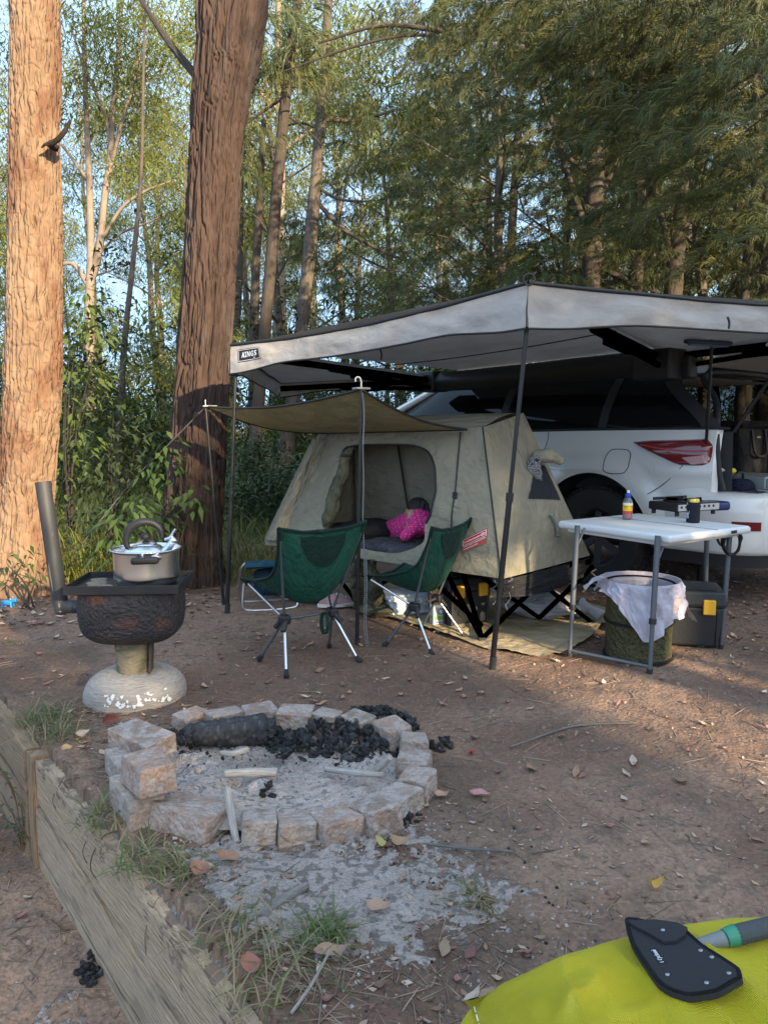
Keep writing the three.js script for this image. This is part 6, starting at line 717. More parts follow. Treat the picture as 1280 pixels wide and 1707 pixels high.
// ---------------------------------------------------------------- fire ring
const ashMap = tex(512, 512, (u, v) => mx(mx([0.29, 0.24, 0.205], [0.42, 0.365, 0.33], pf(u, v, 12, 12, 4, 3)), [0.13, 0.12, 0.115], sstep(0.58, 0.7, pf(u, v, 22, 22, 4, 91)) * 0.8).map((q) => q * (0.78 + 0.44 * pf(u, v, 110, 110, 2, 9))));
const ashGrey = mat(1, 1, 1, 0.97, { map: tex(512, 512, (u, v) => mx(mx([0.205, 0.172, 0.148], [0.36, 0.312, 0.277], pf(u, v, 9, 9, 5, 33)), [0.1, 0.085, 0.075], sstep(0.52, 0.66, pf(u, v, 24, 24, 4, 51)) * 0.75).map((q) => q * (0.7 + 0.6 * pf(u, v, 120, 120, 2, 9)))), bumpMap: tex(512, 512, (u, v) => pf(u, v, 50, 50, 4, 12), { color: false }), bumpScale: 0.012 });
const ashMat = mat(1, 1, 1, 0.97, { map: ashMap, bumpMap: tex(512, 512, (u, v) => pf(u, v, 40, 40, 4, 12), { color: false }), bumpScale: 0.012 });
const charMat = mat(1, 1, 1, 0.6, { flatShading: true, map: tex(256, 256, (u, v) => mx([0.012, 0.012, 0.013], [0.05, 0.05, 0.053], pf(u, v, 20, 20, 4, 3))), bumpMap: tex(256, 256, (u, v) => pf(u, v, 24, 24, 4, 5), { color: false }), bumpScale: 0.01 });
const FC = V(-0.42, 0, -2.74);
{
  const R = thing('fire_ring', 'ring of rough bricks and stones round the ash and charcoal', 'fire pit', [0, 0, 0]);
  const bm = [[[0.24, 0.16, 0.12], [0.32, 0.23, 0.18], 3], [[0.26, 0.2, 0.16], [0.34, 0.275, 0.23], 11], [[0.18, 0.13, 0.1], [0.27, 0.2, 0.16], 19]].map(([a, b, s]) => mat(1, 1, 1, 0.95, { map: tex(256, 256, (u, v) => mx(mx(a, b, pf(u, v, 7, 7, 4, s)), [0.37, 0.33, 0.3], sstep(0.42, 0.66, pf(u, v, 9, 9, 6, s + 40)) * 0.65).map((q) => q * (0.75 + 0.5 * pf(u, v, 70, 70, 2, s + 9)))), bumpMap: tex(256, 256, (u, v) => pf(u, v, 30, 30, 4, s + 2), { color: false }), bumpScale: 0.01 }));
  const block = (w, h, d, seed, amp = 0.012) => { const g = new RoundedBoxGeometry(w * 0.93, h * 0.97, d * 0.93, 9, 0.008), p = g.attributes.position, r = rngOf(seed), sk = [r() - 0.5, r() - 0.5, r() - 0.5, r() - 0.5], uv = []; for (let i = 0; i < p.count; i++) { const x = p.getX(i), y = p.getY(i), z = p.getZ(i); { const N = g.attributes.normal, nx = Math.abs(N.getX(i)), ny = Math.abs(N.getY(i)), nz = Math.abs(N.getZ(i)), q = nx > ny && nx > nz ? [z, y] : ny > nz ? [x, z] : [x, y]; uv.push(q[0] * 2.4 + seed * 0.31, q[1] * 2.4 + seed * 0.17); } const k = (s, o) => ((fbm(x * 10 + seed * 5, y * 10 + o, z * 10, 4) - 0.5) * 2 + Math.max(0, fbm(x * 22 + seed * 3, y * 22 + o, z * 22, 2) - 0.6) * -2.2 * Math.sign(s)) * amp; p.setXYZ(i, x * (1 + sk[0] * 0.22 * y / h + sk[1] * 0.2 * z / d) + k(Math.sign(x) || 1, 0) * 1, y * (1 + sk[2] * 0.18 * x / w) + k(Math.sign(y) || 1, 7) * 0.8, z * (1 + sk[3] * 0.22 * x / w) + k(Math.sign(z) || 1, 13)); } g.setAttribute('uv', new THREE.Float32BufferAttribute(uv, 2)); g.computeVertexNormals(); return g; };
  // top centre in the photograph, its height above the soil, size, extra turn
  const L = [[318, 1186, 0.1, 0.14, 0.09, 0.1], [374, 1184, 0.105, 0.155, 0.1, 0.12], [433, 1178, 0.115, 0.15, 0.115, 0.12], [492, 1181, 0.12, 0.15, 0.125, 0.12], [545, 1186, 0.11, 0.115, 0.115, 0.11], [597, 1191, 0.105, 0.14, 0.11, 0.11], [654, 1204, 0.105, 0.145, 0.115, 0.12], [690, 1226, 0.1, 0.12, 0.11, 0.12], [690, 1258, 0.09, 0.14, 0.1, 0.13], [694, 1288, 0.08, 0.13, 0.09, 0.12], [664, 1318, 0.075, 0.155, 0.085, 0.13], [624, 1338, 0.085, 0.135, 0.115, 0.15], [562, 1356, 0.07, 0.155, 0.1, 0.13], [492, 1363, 0.065, 0.13, 0.1, 0.12], [432, 1358, 0.075, 0.12, 0.105, 0.12], [322, 1340, 0.085, 0.25, 0.125, 0.18], [228, 1308, 0.11, 0.13, 0.12, 0.24], [236, 1218, 0.15, 0.15, 0.08, 0.26], [247, 1263, 0.215, 0.135, 0.1, 0.23], [212, 1258, 0.1, 0.13, 0.11, 0.2]];
  L.forEach(([px, py, h, w, hh, d], i) => { const p = gp(px, py, h), a = Math.atan2(p.x - FC.x, p.z - FC.z), o = obj('brick', block(w, hh, d, i + 1, i === 15 ? 0.03 : 0.011), bm[i % 3], R), r = rngOf(i + 500); o.position.set(p.x, h - hh / 2, p.z); o.rotation.set((r() - 0.5) * 0.16 + (i > 10 && i < 16 ? -0.12 : 0), i >= 16 ? 0.6 + (i === 17 ? 0.35 : 0) : a + (r() - 0.5) * 0.35, (r() - 0.5) * 0.14, 'YXZ'); });
  const ash = obj('ash', surf(150, 110, (u, v) => { const a = u * 6.283, q = v, x = FC.x + Math.cos(a) * q * 0.52, z = FC.z + Math.sin(a) * q * 0.5; const front = sstep(-0.1, 0.9, Math.sin(a) * q), n = fbm(x * 14, z * 14, 2, 4), y = gh(x, z) + lerp(0.022, 0.07, front) * (1 - 0.75 * Math.pow(q, 5)) + (n - 0.5) * 0.05 + (fbm(x * 60, z * 60, 0, 2) - 0.5) * 0.012; return V(x, y, z); }, 5, 2), ashMat, R); ash.userData.kind = 'stuff';
  const layer = (name, label, f, x0, x1, z0, z1, th, m, par = scene) => { const o = obj(name, surf(Math.round((x1 - x0) / 0.011), Math.round((z1 - z0) / 0.011), (u, v) => { const x = lerp(x0, x1, u), z = lerp(z0, z1, v), a = f(x, z), n = fbm(x * 6, z * 6, 4, 4) * 0.4 + fbm(x * 55, z * 55, 5, 3) * 0.6; return V(x, gh(x, z) + clamp((a - n) * 0.06, -0.03, th), z); }, (x1 - x0) * 2, (z1 - z0) * 2), m, par); if (par === scene) tag(o, label, null, null, 'stuff'); return o; };
  layer('spilt_ash', 'pale ash spilt and trodden into the soil in front of the fire ring', (x, z) => (wallDist(x, z) > -0.06 ? -2 : 0.78 - 0.5 * Math.pow(Math.hypot((x + 0.18) / 0.62, (z + 2.0) / 0.36), 2)), -1.0, 0.7, -2.75, -1.45, 0.007, ashGrey);
  layer('tipped_ash', 'pale ash tipped on the lower path beside the wall', (x, z) => (wallDist(x, z) < 0.09 ? -2 : 0.68 - 0.4 * Math.pow(Math.hypot((x + 0.98) / 0.34, (z + 1.75) / 0.42), 2)), -1.7, -0.4, -2.5, -1.0, 0.01, ashGrey);
  // charcoal: too many lumps to count
  const r = rngOf(88), lump = rough(new THREE.DodecahedronGeometry(1, 0).scale(1.25, 0.7, 0.8), 0.5, 1.1, 5), ml = [], mc = [];
  const heap = (n, cx, cz, rx, rz, s0, s1, lift = 0) => { for (let i = 0; i < n; i++) { const a = r() * 6.283, q = Math.sqrt(r()), x = cx + Math.cos(a) * q * rx, z = cz + Math.sin(a) * q * rz, s = lerp(s0, s1, r() * r()); ml.push(M4(x, gh(x, z) + lift * (1 - q * q) + s * 0.3, z, r() * 6, r() * 6, r() * 6, s, s * (0.6 + r() * 0.6), s * (0.6 + r() * 0.6))); mc.push(new THREE.Color().setScalar(0.6 + r() * 1.5)); } };
  const c1 = gp(560, 1240), c2 = gp(620, 1215), c3 = gp(300, 1240), c4 = gp(500, 1265);
  heap(620, c1.x, c1.z, 0.33, 0.22, 0.006, 0.03, 0.075); heap(300, -0.42, -2.85, 0.42, 0.3, 0.003, 0.014, 0.06); heap(260, c2.x, c2.z, 0.2, 0.15, 0.007, 0.028, 0.08); heap(110, c3.x, c3.z, 0.13, 0.12, 0.007, 0.02, 0.05); heap(60, c4.x, c4.z, 0.15, 0.06, 0.008, 0.02, 0.06);
  const c5 = gp(490, 1312, 0.08), c6 = gp(735, 1245), c7 = gp(660, 1365); heap(26, c5.x - 0.08, c5.z, 0.05, 0.03, 0.008, 0.02, 0.085); heap(30, c6.x, c6.z, 0.05, 0.06, 0.008, 0.022, 0.02); heap(46, c7.x, c7.z, 0.09, 0.06, 0.006, 0.018, 0.01); heap(420, -0.25, -2.0, 0.5, 0.3, 0.0015, 0.007); const c8 = gp(158, 1622, LOW); 
  for (let i = 0; i < 40; i++) { const a = r() * 6.283, q = Math.sqrt(r()) * 0.05, x = c8.x + Math.cos(a) * q, z = c8.z + Math.sin(a) * q * 1.6, s = 0.006 + r() * 0.013; ml.push(M4(x, gh(x, z) + 0.006, z, r() * 6, r() * 6, r() * 6, s)); mc.push(new THREE.Color().setScalar(0.7 + r() * 2)); }
  tag(inst('charcoal', lump, charMat, ml, mc, scene), 'black charcoal lumps and crumbs in and round the fire ring', null, null, 'stuff');
  const lg = thing('charred_log', 'thick charred log with a cracked surface lying in the fire ring', 'log', [0, 0, 0]), a = gp(318, 1225, 0.07), b = gp(450, 1216, 0.08), d = b.clone().sub(a), n = 44, mseg = 40, ax = d.clone().normalize(), s1 = V(0, 1, 0).cross(ax).normalize(), up = ax.clone().cross(s1);
  obj('log_body', surf(mseg, n, (u, v) => { const t = v, e = Math.min(1, Math.min(t, 1 - t) * 14 + 0.0), th = u * 6.283, L = d.length(), cr = pw(t * L * 34, u * 13, 1e6, 13, 4), q = 0.062 * (0.78 + 0.3 * t) * (0.2 + 0.8 * Math.sqrt(e)) * (1 + 0.5 * (fbm(Math.cos(th) * 1.6, Math.sin(th) * 1.6, t * 5, 4) - 0.5)) - 0.009 * sstep(0.16, 0.0, cr); return a.clone().addScaledVector(d, t).addScaledVector(s1, Math.cos(th) * q).addScaledVector(up, Math.sin(th) * q); }, 2, 3), mat(1, 1, 1, 0.75, { map: tex(256, 256, (u, v) => mx(mx([0.014, 0.014, 0.016], [0.04, 0.04, 0.043], pf(u, v, 20, 20, 4, 3)), [0.1, 0.1, 0.105], sstep(0.5, 0.8, pf(u, v, 7, 9, 5, 60)) * 0.6)) }), lg);
  for (const e of [a, b]) obj('log_end', rough(new THREE.SphereGeometry(0.042, 20, 14).scale(0.6, 1, 1), 0.012, 30, 2).translate(e.x, e.y, e.z), charMat, lg);
  // sticks
  const stickMat = (l) => mat(1, 1, 1, 0.9, { map: tex(128, 256, (u, v) => mx([0.3 * l, 0.26 * l, 0.22 * l], [0.5 * l, 0.47 * l, 0.43 * l], pf(u, v, 6, 12, 4, 3)).map((q) => q * (0.6 + 0.7 * pf(u, v, 20, 30, 3, 9)))), bumpMap: stringBump, bumpScale: 0.004 }), sA = stickMat(1), sB = stickMat(0.55);
  const stick = (label, l, r0, m) => { const q = l.map(([x, y, h]) => gp(x, y, h)), t = thing('stick', label, 'stick', [0, 0, 0]); obj('stick_wood', taper(q, r0, 26, 9, 0.3, l[0][0]), m, t); return t; };
  stick('pale lichen-grey stick leaning out over the front stones of the fire ring', [[379, 1312, 0.15], [384, 1345, 0.1], [391, 1385, 0.035], [396, 1405, 0.015]], [0.012, 0.014, 0.013, 0.009], sA);
  stick('ash-grey stick lying in the middle of the ash', [[374, 1290, 0.085], [420, 1288, 0.085], [462, 1288, 0.085]], [0.014, 0.015, 0.013], sA);
  stick('short grey stick in front of the charred log', [[368, 1255, 0.075], [390, 1256, 0.08], [414, 1249, 0.085]], [0.01, 0.012, 0.01], sA);
  stick('split pale stick pointing to the right bricks of the fire ring', [[542, 1282, 0.07], [590, 1288, 0.085], [640, 1292, 0.095]], [0.01, 0.013, 0.009], sA);
  stick('stub of grey branch propped against the right bricks inside the ring', [[628, 1282, 0.06], [640, 1272, 0.09], [650, 1262, 0.12]], [0.014, 0.014, 0.012], sA);
  stick('brown-grey branch lying in the leaves below the fire ring', [[512, 1476, 0.02], [470, 1500, 0.02], [430, 1530, 0.02], [388, 1556, 0.015]], [0.011, 0.014, 0.013, 0.01], sB);
  stick('thin dark twig on the ash right of the fire ring', [[705, 1406, 0.01], [760, 1412, 0.018], [855, 1420, 0.01]], [0.003, 0.0045, 0.003], sB);
  stick('thin pale twig rising beside the green grass tuft at the bottom', [[486, 1690, 0.01], [520, 1640, 0.04], [550, 1585, 0.09]], [0.004, 0.004, 0.003], sA);
  stick('thin twigless brown stick on the dirt right of the ring', [[850, 1245, 0.01], [960, 1210, 0.012], [1060, 1205, 0.01]], [0.004, 0.005, 0.003], sB);
}
// ---------------------------------------------------------------- yellow sack and hatchet
{
  const m = mat(1, 1, 1, 0.5, { map: tex(512, 512, (u, v) => { const w = Math.sin(u * 6.283 * 64) * Math.sin(v * 6.283 * 64), s = Math.pow(pf(u, v, 3, 40, 2, 3), 3) * 0.25; return mx([0.95, 0.8, 0.006], [0.97, 0.86, 0.02], pf(u, v, 5, 5, 3, 8)).map((q) => q * (0.95 + 0.06 * w) + s * 0.06); }), bumpMap: tex(512, 512, (u, v) => 0.35 + 0.12 * Math.sin(u * 6.283 * 64) + 0.12 * Math.sin(v * 6.283 * 64) + 0.4 * Math.pow(Math.abs(2 * pf(u, v, 6, 5, 3, 4) - 1), 0.7), { color: false }), bumpScale: 0.012, sheen: 0.2, transmission: 0.12, side: THREE.DoubleSide });
  const H = 0.36, P = (x, y, h) => gp(x, y, h), S = thing('yellow_sack', 'bright yellow woven sack lying at the lower right with a hatchet on it', 'sack', [0, 0, 0]);
  // outline of the seam in plan; the far edge follows the photograph, the near edge runs on below the frame
  const far = [P(784, 1682, 0.22), P(838, 1640, 0.29), P(900, 1612, 0.31), P(1000, 1574, 0.32), P(1065, 1557, 0.325), P(1130, 1543, 0.33), P(1240, 1530, 0.33), P(1330, 1532, 0.33), P(1420, 1545, 0.33)], near = [V(0.2, 0.2, -0.85), V(0.3, 0.24, -0.72), V(0.42, 0.26, -0.62), V(0.55, 0.28, -0.56), V(0.68, 0.3, -0.52), V(0.82, 0.3, -0.5), V(0.95, 0.3, -0.5), V(1.08, 0.3, -0.52), V(1.2, 0.3, -0.56)];
  const cf = new THREE.CatmullRomCurve3(far), cn = new THREE.CatmullRomCurve3(near);
  const topAt = (u, v) => { const a = cf.getPoint(u), b = cn.getPoint(u), p = a.clone().lerp(b, v), puff = Math.pow(Math.sin(Math.PI * clamp(v, 0, 1)), 0.6) * sstep(-0.02, 0.16, u); const cr = (k, o) => Math.pow(1 - Math.abs(2 * fbm(u * k + o, v * k * 0.7 + u * 1.5, 3, 2) - 1), 5); p.y += 0.03 * puff + (fbm(u * 5, v * 4, 3, 3) - 0.5) * 0.03 * puff + (0.045 * cr(2.6, 2) + 0.03 * cr(5, 9) + 0.012 * cr(11, 4)) * puff; return p; };
  obj('sack_top', surf(110, 80, topAt, 5, 5), m, S);
  obj('sack_side', surf(110, 20, (u, v) => { const a = cf.getPoint(u), b = cn.getPoint(u), o = a.clone().sub(b).setY(0).normalize(), p = a.clone(); p.y = lerp(a.y, 0, v); return p.addScaledVector(o, 0.05 * Math.sin(Math.PI * v) * sstep(0, 0.2, u) - 0.12 * v * v + (fbm(u * 8, v * 3, 6, 3) - 0.5) * 0.03 * Math.sin(Math.PI * v)); }, 5, 1.5), m, S);
  obj('sack_side', surf(60, 20, (u, v) => { const b = cn.getPoint(u), p = b.clone(); p.y = lerp(b.y, 0, v); p.z += 0.04 * Math.sin(Math.PI * v) - 0.05 * v; return p; }, 5, 1.5), m, S);
  obj('sack_end', surf(30, 16, (u, v) => { const a = cf.getPoint(0), b = cn.getPoint(0), p = a.clone().lerp(b, u), t = topAt(0, u); p.y = lerp(t.y, 0.0, v); p.x += 0.05 * Math.sin(Math.PI * v) * -1 + 0.14 * v * v; return p; }, 2, 1.5), m, S);
  const c0 = cf.getPoint(0), c1 = P(774, 1662, 0.245); obj('sack_ear', surf(12, 10, (u, v) => { const a = c0.clone().lerp(cf.getPoint(0.085), u), tip = c1.clone().add(V(-0.006 + 0.01 * u, 0.008, 0.012)), e = tip.lerp(cn.getPoint(0.02).add(V(-0.03, 0.05, -0.3)), 0.02 + 0.0 * u); return a.lerp(e, v * (1 - u)); }), m, S);
  obj('hem_stitch', Array.from({ length: 16 }, (_, i) => { const u0 = 0.006 + i * 0.0006, v0 = 0.012 + i * 0.045, a = topAt(0.012, v0).add(V(0, 0.003, 0)), b = topAt(0.012, v0 + 0.03).add(V(0, 0.003, 0)); return strut(a, b, 0.0014, 0.0014, 5); }), mat(0.8, 0.8, 0.7, 0.8), S);
  // hatchet in its sheath
  const onTop = (x, y, lift = 0) => { let h = 0.36; for (let i = 0; i < 6; i++) { const p = gp(x, y, h); let best = 9, bh = h; for (let a = 0; a <= 40; a++) for (let b = 0; b <= 24; b++) { const q = topAt(a / 40, b / 24), d = Math.hypot(q.x - p.x, q.z - p.z); if (d < best) { best = d; bh = q.y; } } h = lerp(h, bh, 0.8); } return gp(x, y, h + lift); };
  const o = [[1050, 1562], [1058, 1592], [1075, 1616], [1098, 1648], [1118, 1666], [1150, 1674], [1196, 1675], [1228, 1668], [1236, 1655], [1232, 1640], [1205, 1616], [1170, 1590], [1142, 1564], [1132, 1557], [1095, 1558]].map(([x, y]) => onTop(x, y, 0)), ce = o.reduce((a, p) => a.addScaledVector(p, 1 / o.length), V(0, 0, 0));
  const nn = V(0, 0, 0); o.forEach((p, i) => nn.add(p.clone().sub(ce).cross(o[(i + 1) % o.length].clone().sub(ce)))); nn.normalize(); if (nn.y < 0) nn.negate();
  const ex = onTop(1142, 1564).sub(onTop(1235, 1650)).setY(0), X = ex.clone().addScaledVector(nn, -ex.dot(nn)).normalize(), Y = nn.clone().cross(X).normalize(), to2 = (p) => { const d = p.clone().sub(ce); return new THREE.Vector2(d.dot(X), d.dot(Y)); };
  const T = thing('hatchet', 'hatchet in a black fabric sheath with a green-banded grey handle', 'hatchet', ce.clone().addScaledVector(nn, 0.012)); T.quaternion.setFromRotationMatrix(new THREE.Matrix4().makeBasis(X, Y, nn));
  const cr = new THREE.CatmullRomCurve3(o.map((p) => { const q = to2(p); return V(q.x, q.y, 0); }), true, 'catmullrom', 0.3), sh = new THREE.Shape(Array.from({ length: 90 }, (_, i) => { const p = cr.getPoint(i / 90); return new THREE.Vector2(p.x, p.y); }));
  const cl = mat(0.016, 0.016, 0.018, 0.85, { bumpMap: weave, bumpScale: 0.0006, sheen: 0.3 }), ex1 = new THREE.ExtrudeGeometry(sh, { depth: 0.008, bevelSize: 0.004, bevelThickness: 0.003, bevelSegments: 3, steps: 1 }); obj('sheath', ex1, cl, T); obj('sheath_binding', [tube(Array.from({ length: 60 }, (_, i) => { const p = cr.getPoint(i / 60); return V(p.x, p.y, 0.009); }), 0.0042, 160, 6, true)], M.blackCloth, T);
  const q2 = (x, y) => to2(onTop(x, y)); const fl = new THREE.Shape([[1052, 1565], [1095, 1558], [1130, 1557], [1146, 1567], [1142, 1580], [1128, 1588], [1108, 1587], [1085, 1580], [1062, 1572]].map(([x, y]) => q2(x, y))); obj('sheath_flap', new THREE.ExtrudeGeometry(fl, { depth: 0.004, bevelSize: 0.002, bevelThickness: 0.002, bevelSegments: 2 }).translate(0, 0, 0.0125), cl, T);
  for (const [x, y] of [[1107, 1570], [1113, 1634], [1171, 1611], [1190, 1624], [1219, 1655], [1180, 1659]]) { const p = q2(x, y); obj('rivet', mv(lathe([[0.0042, 0], [0.0042, 0.0015], [0.002, 0.0028], [0, 0.003]], 14).rotateX(Math.PI / 2), p.x, p.y, x === 1107 ? 0.0185 : 0.0108), mat(0.3, 0.3, 0.3, 0.35, { metalness: 1 }), T); }
  const tt = canvasTex(256, 64, (c, w, h) => { c.fillStyle = '#18181a'; c.fillRect(0, 0, w, h); c.fillStyle = '#e8ecf2'; c.font = 'italic bold 44px serif'; c.fillText('Cyclone', 50, 46); c.fillRect(20, 18, 7, 30); c.fillStyle = '#7fa6d8'; c.fillRect(210, 10, 14, 6); }); { const a = q2(1106, 1624), b = q2(1090, 1596), g = new THREE.PlaneGeometry(a.distanceTo(b) * 1.15, 0.014); const an = Math.atan2(b.y - a.y, b.x - a.x); obj('name_print', mv(g, (a.x + b.x) / 2, (a.y + b.y) / 2, 0.0114, 0, 0, an), mat(1, 1, 1, 0.8, { map: tt }), T); }
  const hp = (x, y, l) => { const p = onTop(x, y, l); return T.worldToLocal(p); }; T.updateMatrixWorld(true);
  const oval = (g, k) => g; obj('handle_shaft', taper([hp(1156, 1579, 0.004), hp(1178, 1572, 0.012), hp(1208, 1564, 0.02)], [0.0125, 0.0125, 0.0145], 20, 16), mat(0.16, 0.18, 0.18, 0.5), T); obj('green_band', taper([hp(1207, 1564, 0.02), hp(1217, 1561, 0.021), hp(1226, 1559, 0.022)], [0.0152, 0.0172, 0.0185], 10, 18), mat(0.03, 0.22, 0.13, 0.5), T);
  obj('handle_grip', taper([hp(1223, 1560, 0.022), hp(1270, 1548, 0.024), hp(1340, 1531, 0.026), hp(1430, 1512, 0.03)], [0.0178, 0.0172, 0.0165, 0.018], 40, 18), mat(0.05, 0.056, 0.062, 0.8, { bumpMap: tex(64, 64, (u, v) => 0.5 + 0.5 * Math.sin(v * 6.283 * 8), { color: false, rep: [1, 8] }), bumpScale: 0.001 }), T);
}
// ---------------------------------------------------------------- litter on the soil
const leafShape = (L, W, curl, tw, seed) => { const r = rngOf(seed); return surf(10, 4, (u, v) => { const w = W * Math.pow(Math.sin(Math.PI * Math.pow(clamp(u * 0.96 + 0.02), 0.8)), 1.25), s = v - 0.5, x = (u - 0.5) * L; return V(x * Math.cos(curl * (u - 0.5)), 0.004 + Math.pow(u - 0.5, 2) * L * curl * 0.9 + Math.abs(s) * w * 0.55 + 0.004 * Math.sin(u * 9 + seed), s * w + tw * Math.pow(u - 0.5, 2) * L); }); };
const dead = (r, g, b) => mat(r, g, b, 0.8, { side: THREE.DoubleSide, bumpMap: stringBump, bumpScale: 0.002 });
{
  const r = rngOf(321), inRing = (x, z) => Math.hypot((x - FC.x) / 0.6, (z - FC.z) / 0.56) < 1;
  const cols = [[0.3, 0.18, 0.11], [0.36, 0.25, 0.17], [0.2, 0.12, 0.08], [0.42, 0.33, 0.25], [0.26, 0.12, 0.1]];
  const lm = [], lc = [], place = (x, z, s) => { if (inRing(x, z)) return; const d = wallDist(x, z); if (Math.abs(d) < 0.07) return; lm.push(M4(x, gh(x, z) + 0.002, z, (r() - 0.5) * 0.5, r() * 6.283, (r() - 0.5) * 0.6, s, s, s * (0.7 + r() * 0.7))); const c = cols[Math.floor(r() * 5)], k = 0.7 + r() * 0.7; lc.push(new THREE.Color().setRGB(c[0] * k, c[1] * k, c[2] * k)); };
  for (let i = 0; i < 1500; i++) place(lerp(-3.4, 4.2, r()), -lerp(2.2, 7.5, Math.pow(r(), 0.8)), 0.18 + r() * 0.55);
  for (let i = 0; i < 620; i++) { const s = lerp(-0.5, 2.2, r()), o = -0.07 - Math.pow(r(), 1.3) * 0.6; place(WA.x + WD.x * s + WN.x * o, WA.z + WD.z * s + WN.z * o, 0.12 + r() * r() * 0.55); }
  for (let i = 0; i < 420; i++) place(lerp(1.4, 4.2, r()), -lerp(4.2, 6.6, r()), 0.3 + r() * 0.5);
  for (let i = 0; i < 500; i++) place(lerp(-3.6, -1.3, r()), -lerp(4.8, 6.6, r()), 0.3 + r() * 0.6);
  for (let i = 0; i < 260; i++) place(lerp(-0.2, 1.4, r()), -lerp(1.5, 2.6, r()), 0.08 + r() * 0.25);
  tag(inst('leaf_litter', leafShape(0.1, 0.036, 0.8, 0.15, 2), dead(1, 1, 1), lm, lc, scene), 'dry brown leaves scattered over the campsite soil', null, null, 'stuff');
  const tm = [], tc = [], tw = (x, z, L, w) => { if (inRing(x, z) || Math.abs(wallDist(x, z)) < 0.05) return; tm.push(M4(x, gh(x, z) + w * 0.6, z, (r() - 0.5) * 0.12, r() * 6.283, (r() - 0.5) * 0.12, L, w, w)); const k = 0.5 + r(); tc.push(new THREE.Color().setRGB(0.22 * k, 0.16 * k, 0.115 * k)); };
  for (let i = 0; i < 5200; i++) tw(lerp(-3, 3.4, r()), -lerp(1.1, 6.5, Math.pow(r(), 1.25)), 0.012 + Math.pow(r(), 3) * 0.13, 0.0009 + r() * 0.0012);
  for (let i = 0; i < 1500; i++) { const s = lerp(-0.4, 2.1, r()), o = -0.05 - Math.pow(r(), 1.4) * 0.5; tw(WA.x + WD.x * s + WN.x * o, WA.z + WD.z * s + WN.z * o, 0.015 + r() * r() * 0.1, 0.0009 + r() * 0.0012); }
  for (let i = 0; i < 500; i++) tw(lerp(-2.2, -0.6, r()), -lerp(1.1, 3.4, r()), 0.015 + r() * r() * 0.06, 0.0012 + r() * 0.0014);
  tag(inst('twig_litter', taper([[-0.5, 0, 0], [-0.15, 0.2, 0.9], [0.2, -0.1, -0.6], [0.5, 0, 0.4]], [0.7, 0.9, 0.8, 0.4], 6, 4), mat(1, 1, 1, 0.9), tm, tc, scene), 'fine twigs and needles strewn over the soil', null, null, 'stuff');
  const sm = [], sc = []; for (let i = 0; i < 2400; i++) { const x = lerp(-2.4, 3, r()), z = -lerp(1.1, 5.5, Math.pow(r(), 1.3)), s = 0.0015 + Math.pow(r(), 5) * 0.012; if (inRing(x, z) || Math.abs(wallDist(x, z)) < 0.04) continue; sm.push(M4(x, gh(x, z) + s * 0.2, z, r() * 6, r() * 6, r() * 6, s, s * 0.7, s)); const k = 0.5 + r() * 0.9; sc.push(new THREE.Color().setRGB(0.22 * k, 0.165 * k, 0.125 * k)); }
  { const am = [], ac = []; for (let i = 0; i < 4200; i++) { const a = r() * 6.283, q = Math.pow(r(), 0.7), x = -0.2 + Math.cos(a) * q * 0.85, z = -2.0 + Math.sin(a) * q * 0.5, s = 0.001 + Math.pow(r(), 5) * 0.0045; if (inRing(x, z) || wallDist(x, z) > -0.05) continue; am.push(M4(x, gh(x, z) + s * 0.3, z, r() * 6, r() * 6, r() * 6, s)); const k = 0.5 + r() * 1.1; ac.push(r() < 0.25 ? new THREE.Color().setScalar(0.02) : new THREE.Color().setRGB(0.28 * k, 0.26 * k, 0.245 * k)); } tag(inst('ash_crumbs', rough(new THREE.DodecahedronGeometry(1, 0), 0.3, 1.2, 6), mat(1, 1, 1, 0.97), am, ac, scene), 'crumbs of ash and charcoal sprinkled on the soil before the ring', null, null, 'stuff'); }
  tag(inst('soil_crumbs', rough(new THREE.IcosahedronGeometry(1, 1), 0.25, 1.2, 3), mat(1, 1, 1, 0.95), sm, sc, scene), 'small stones and soil crumbs on the trodden dirt', null, null, 'stuff');
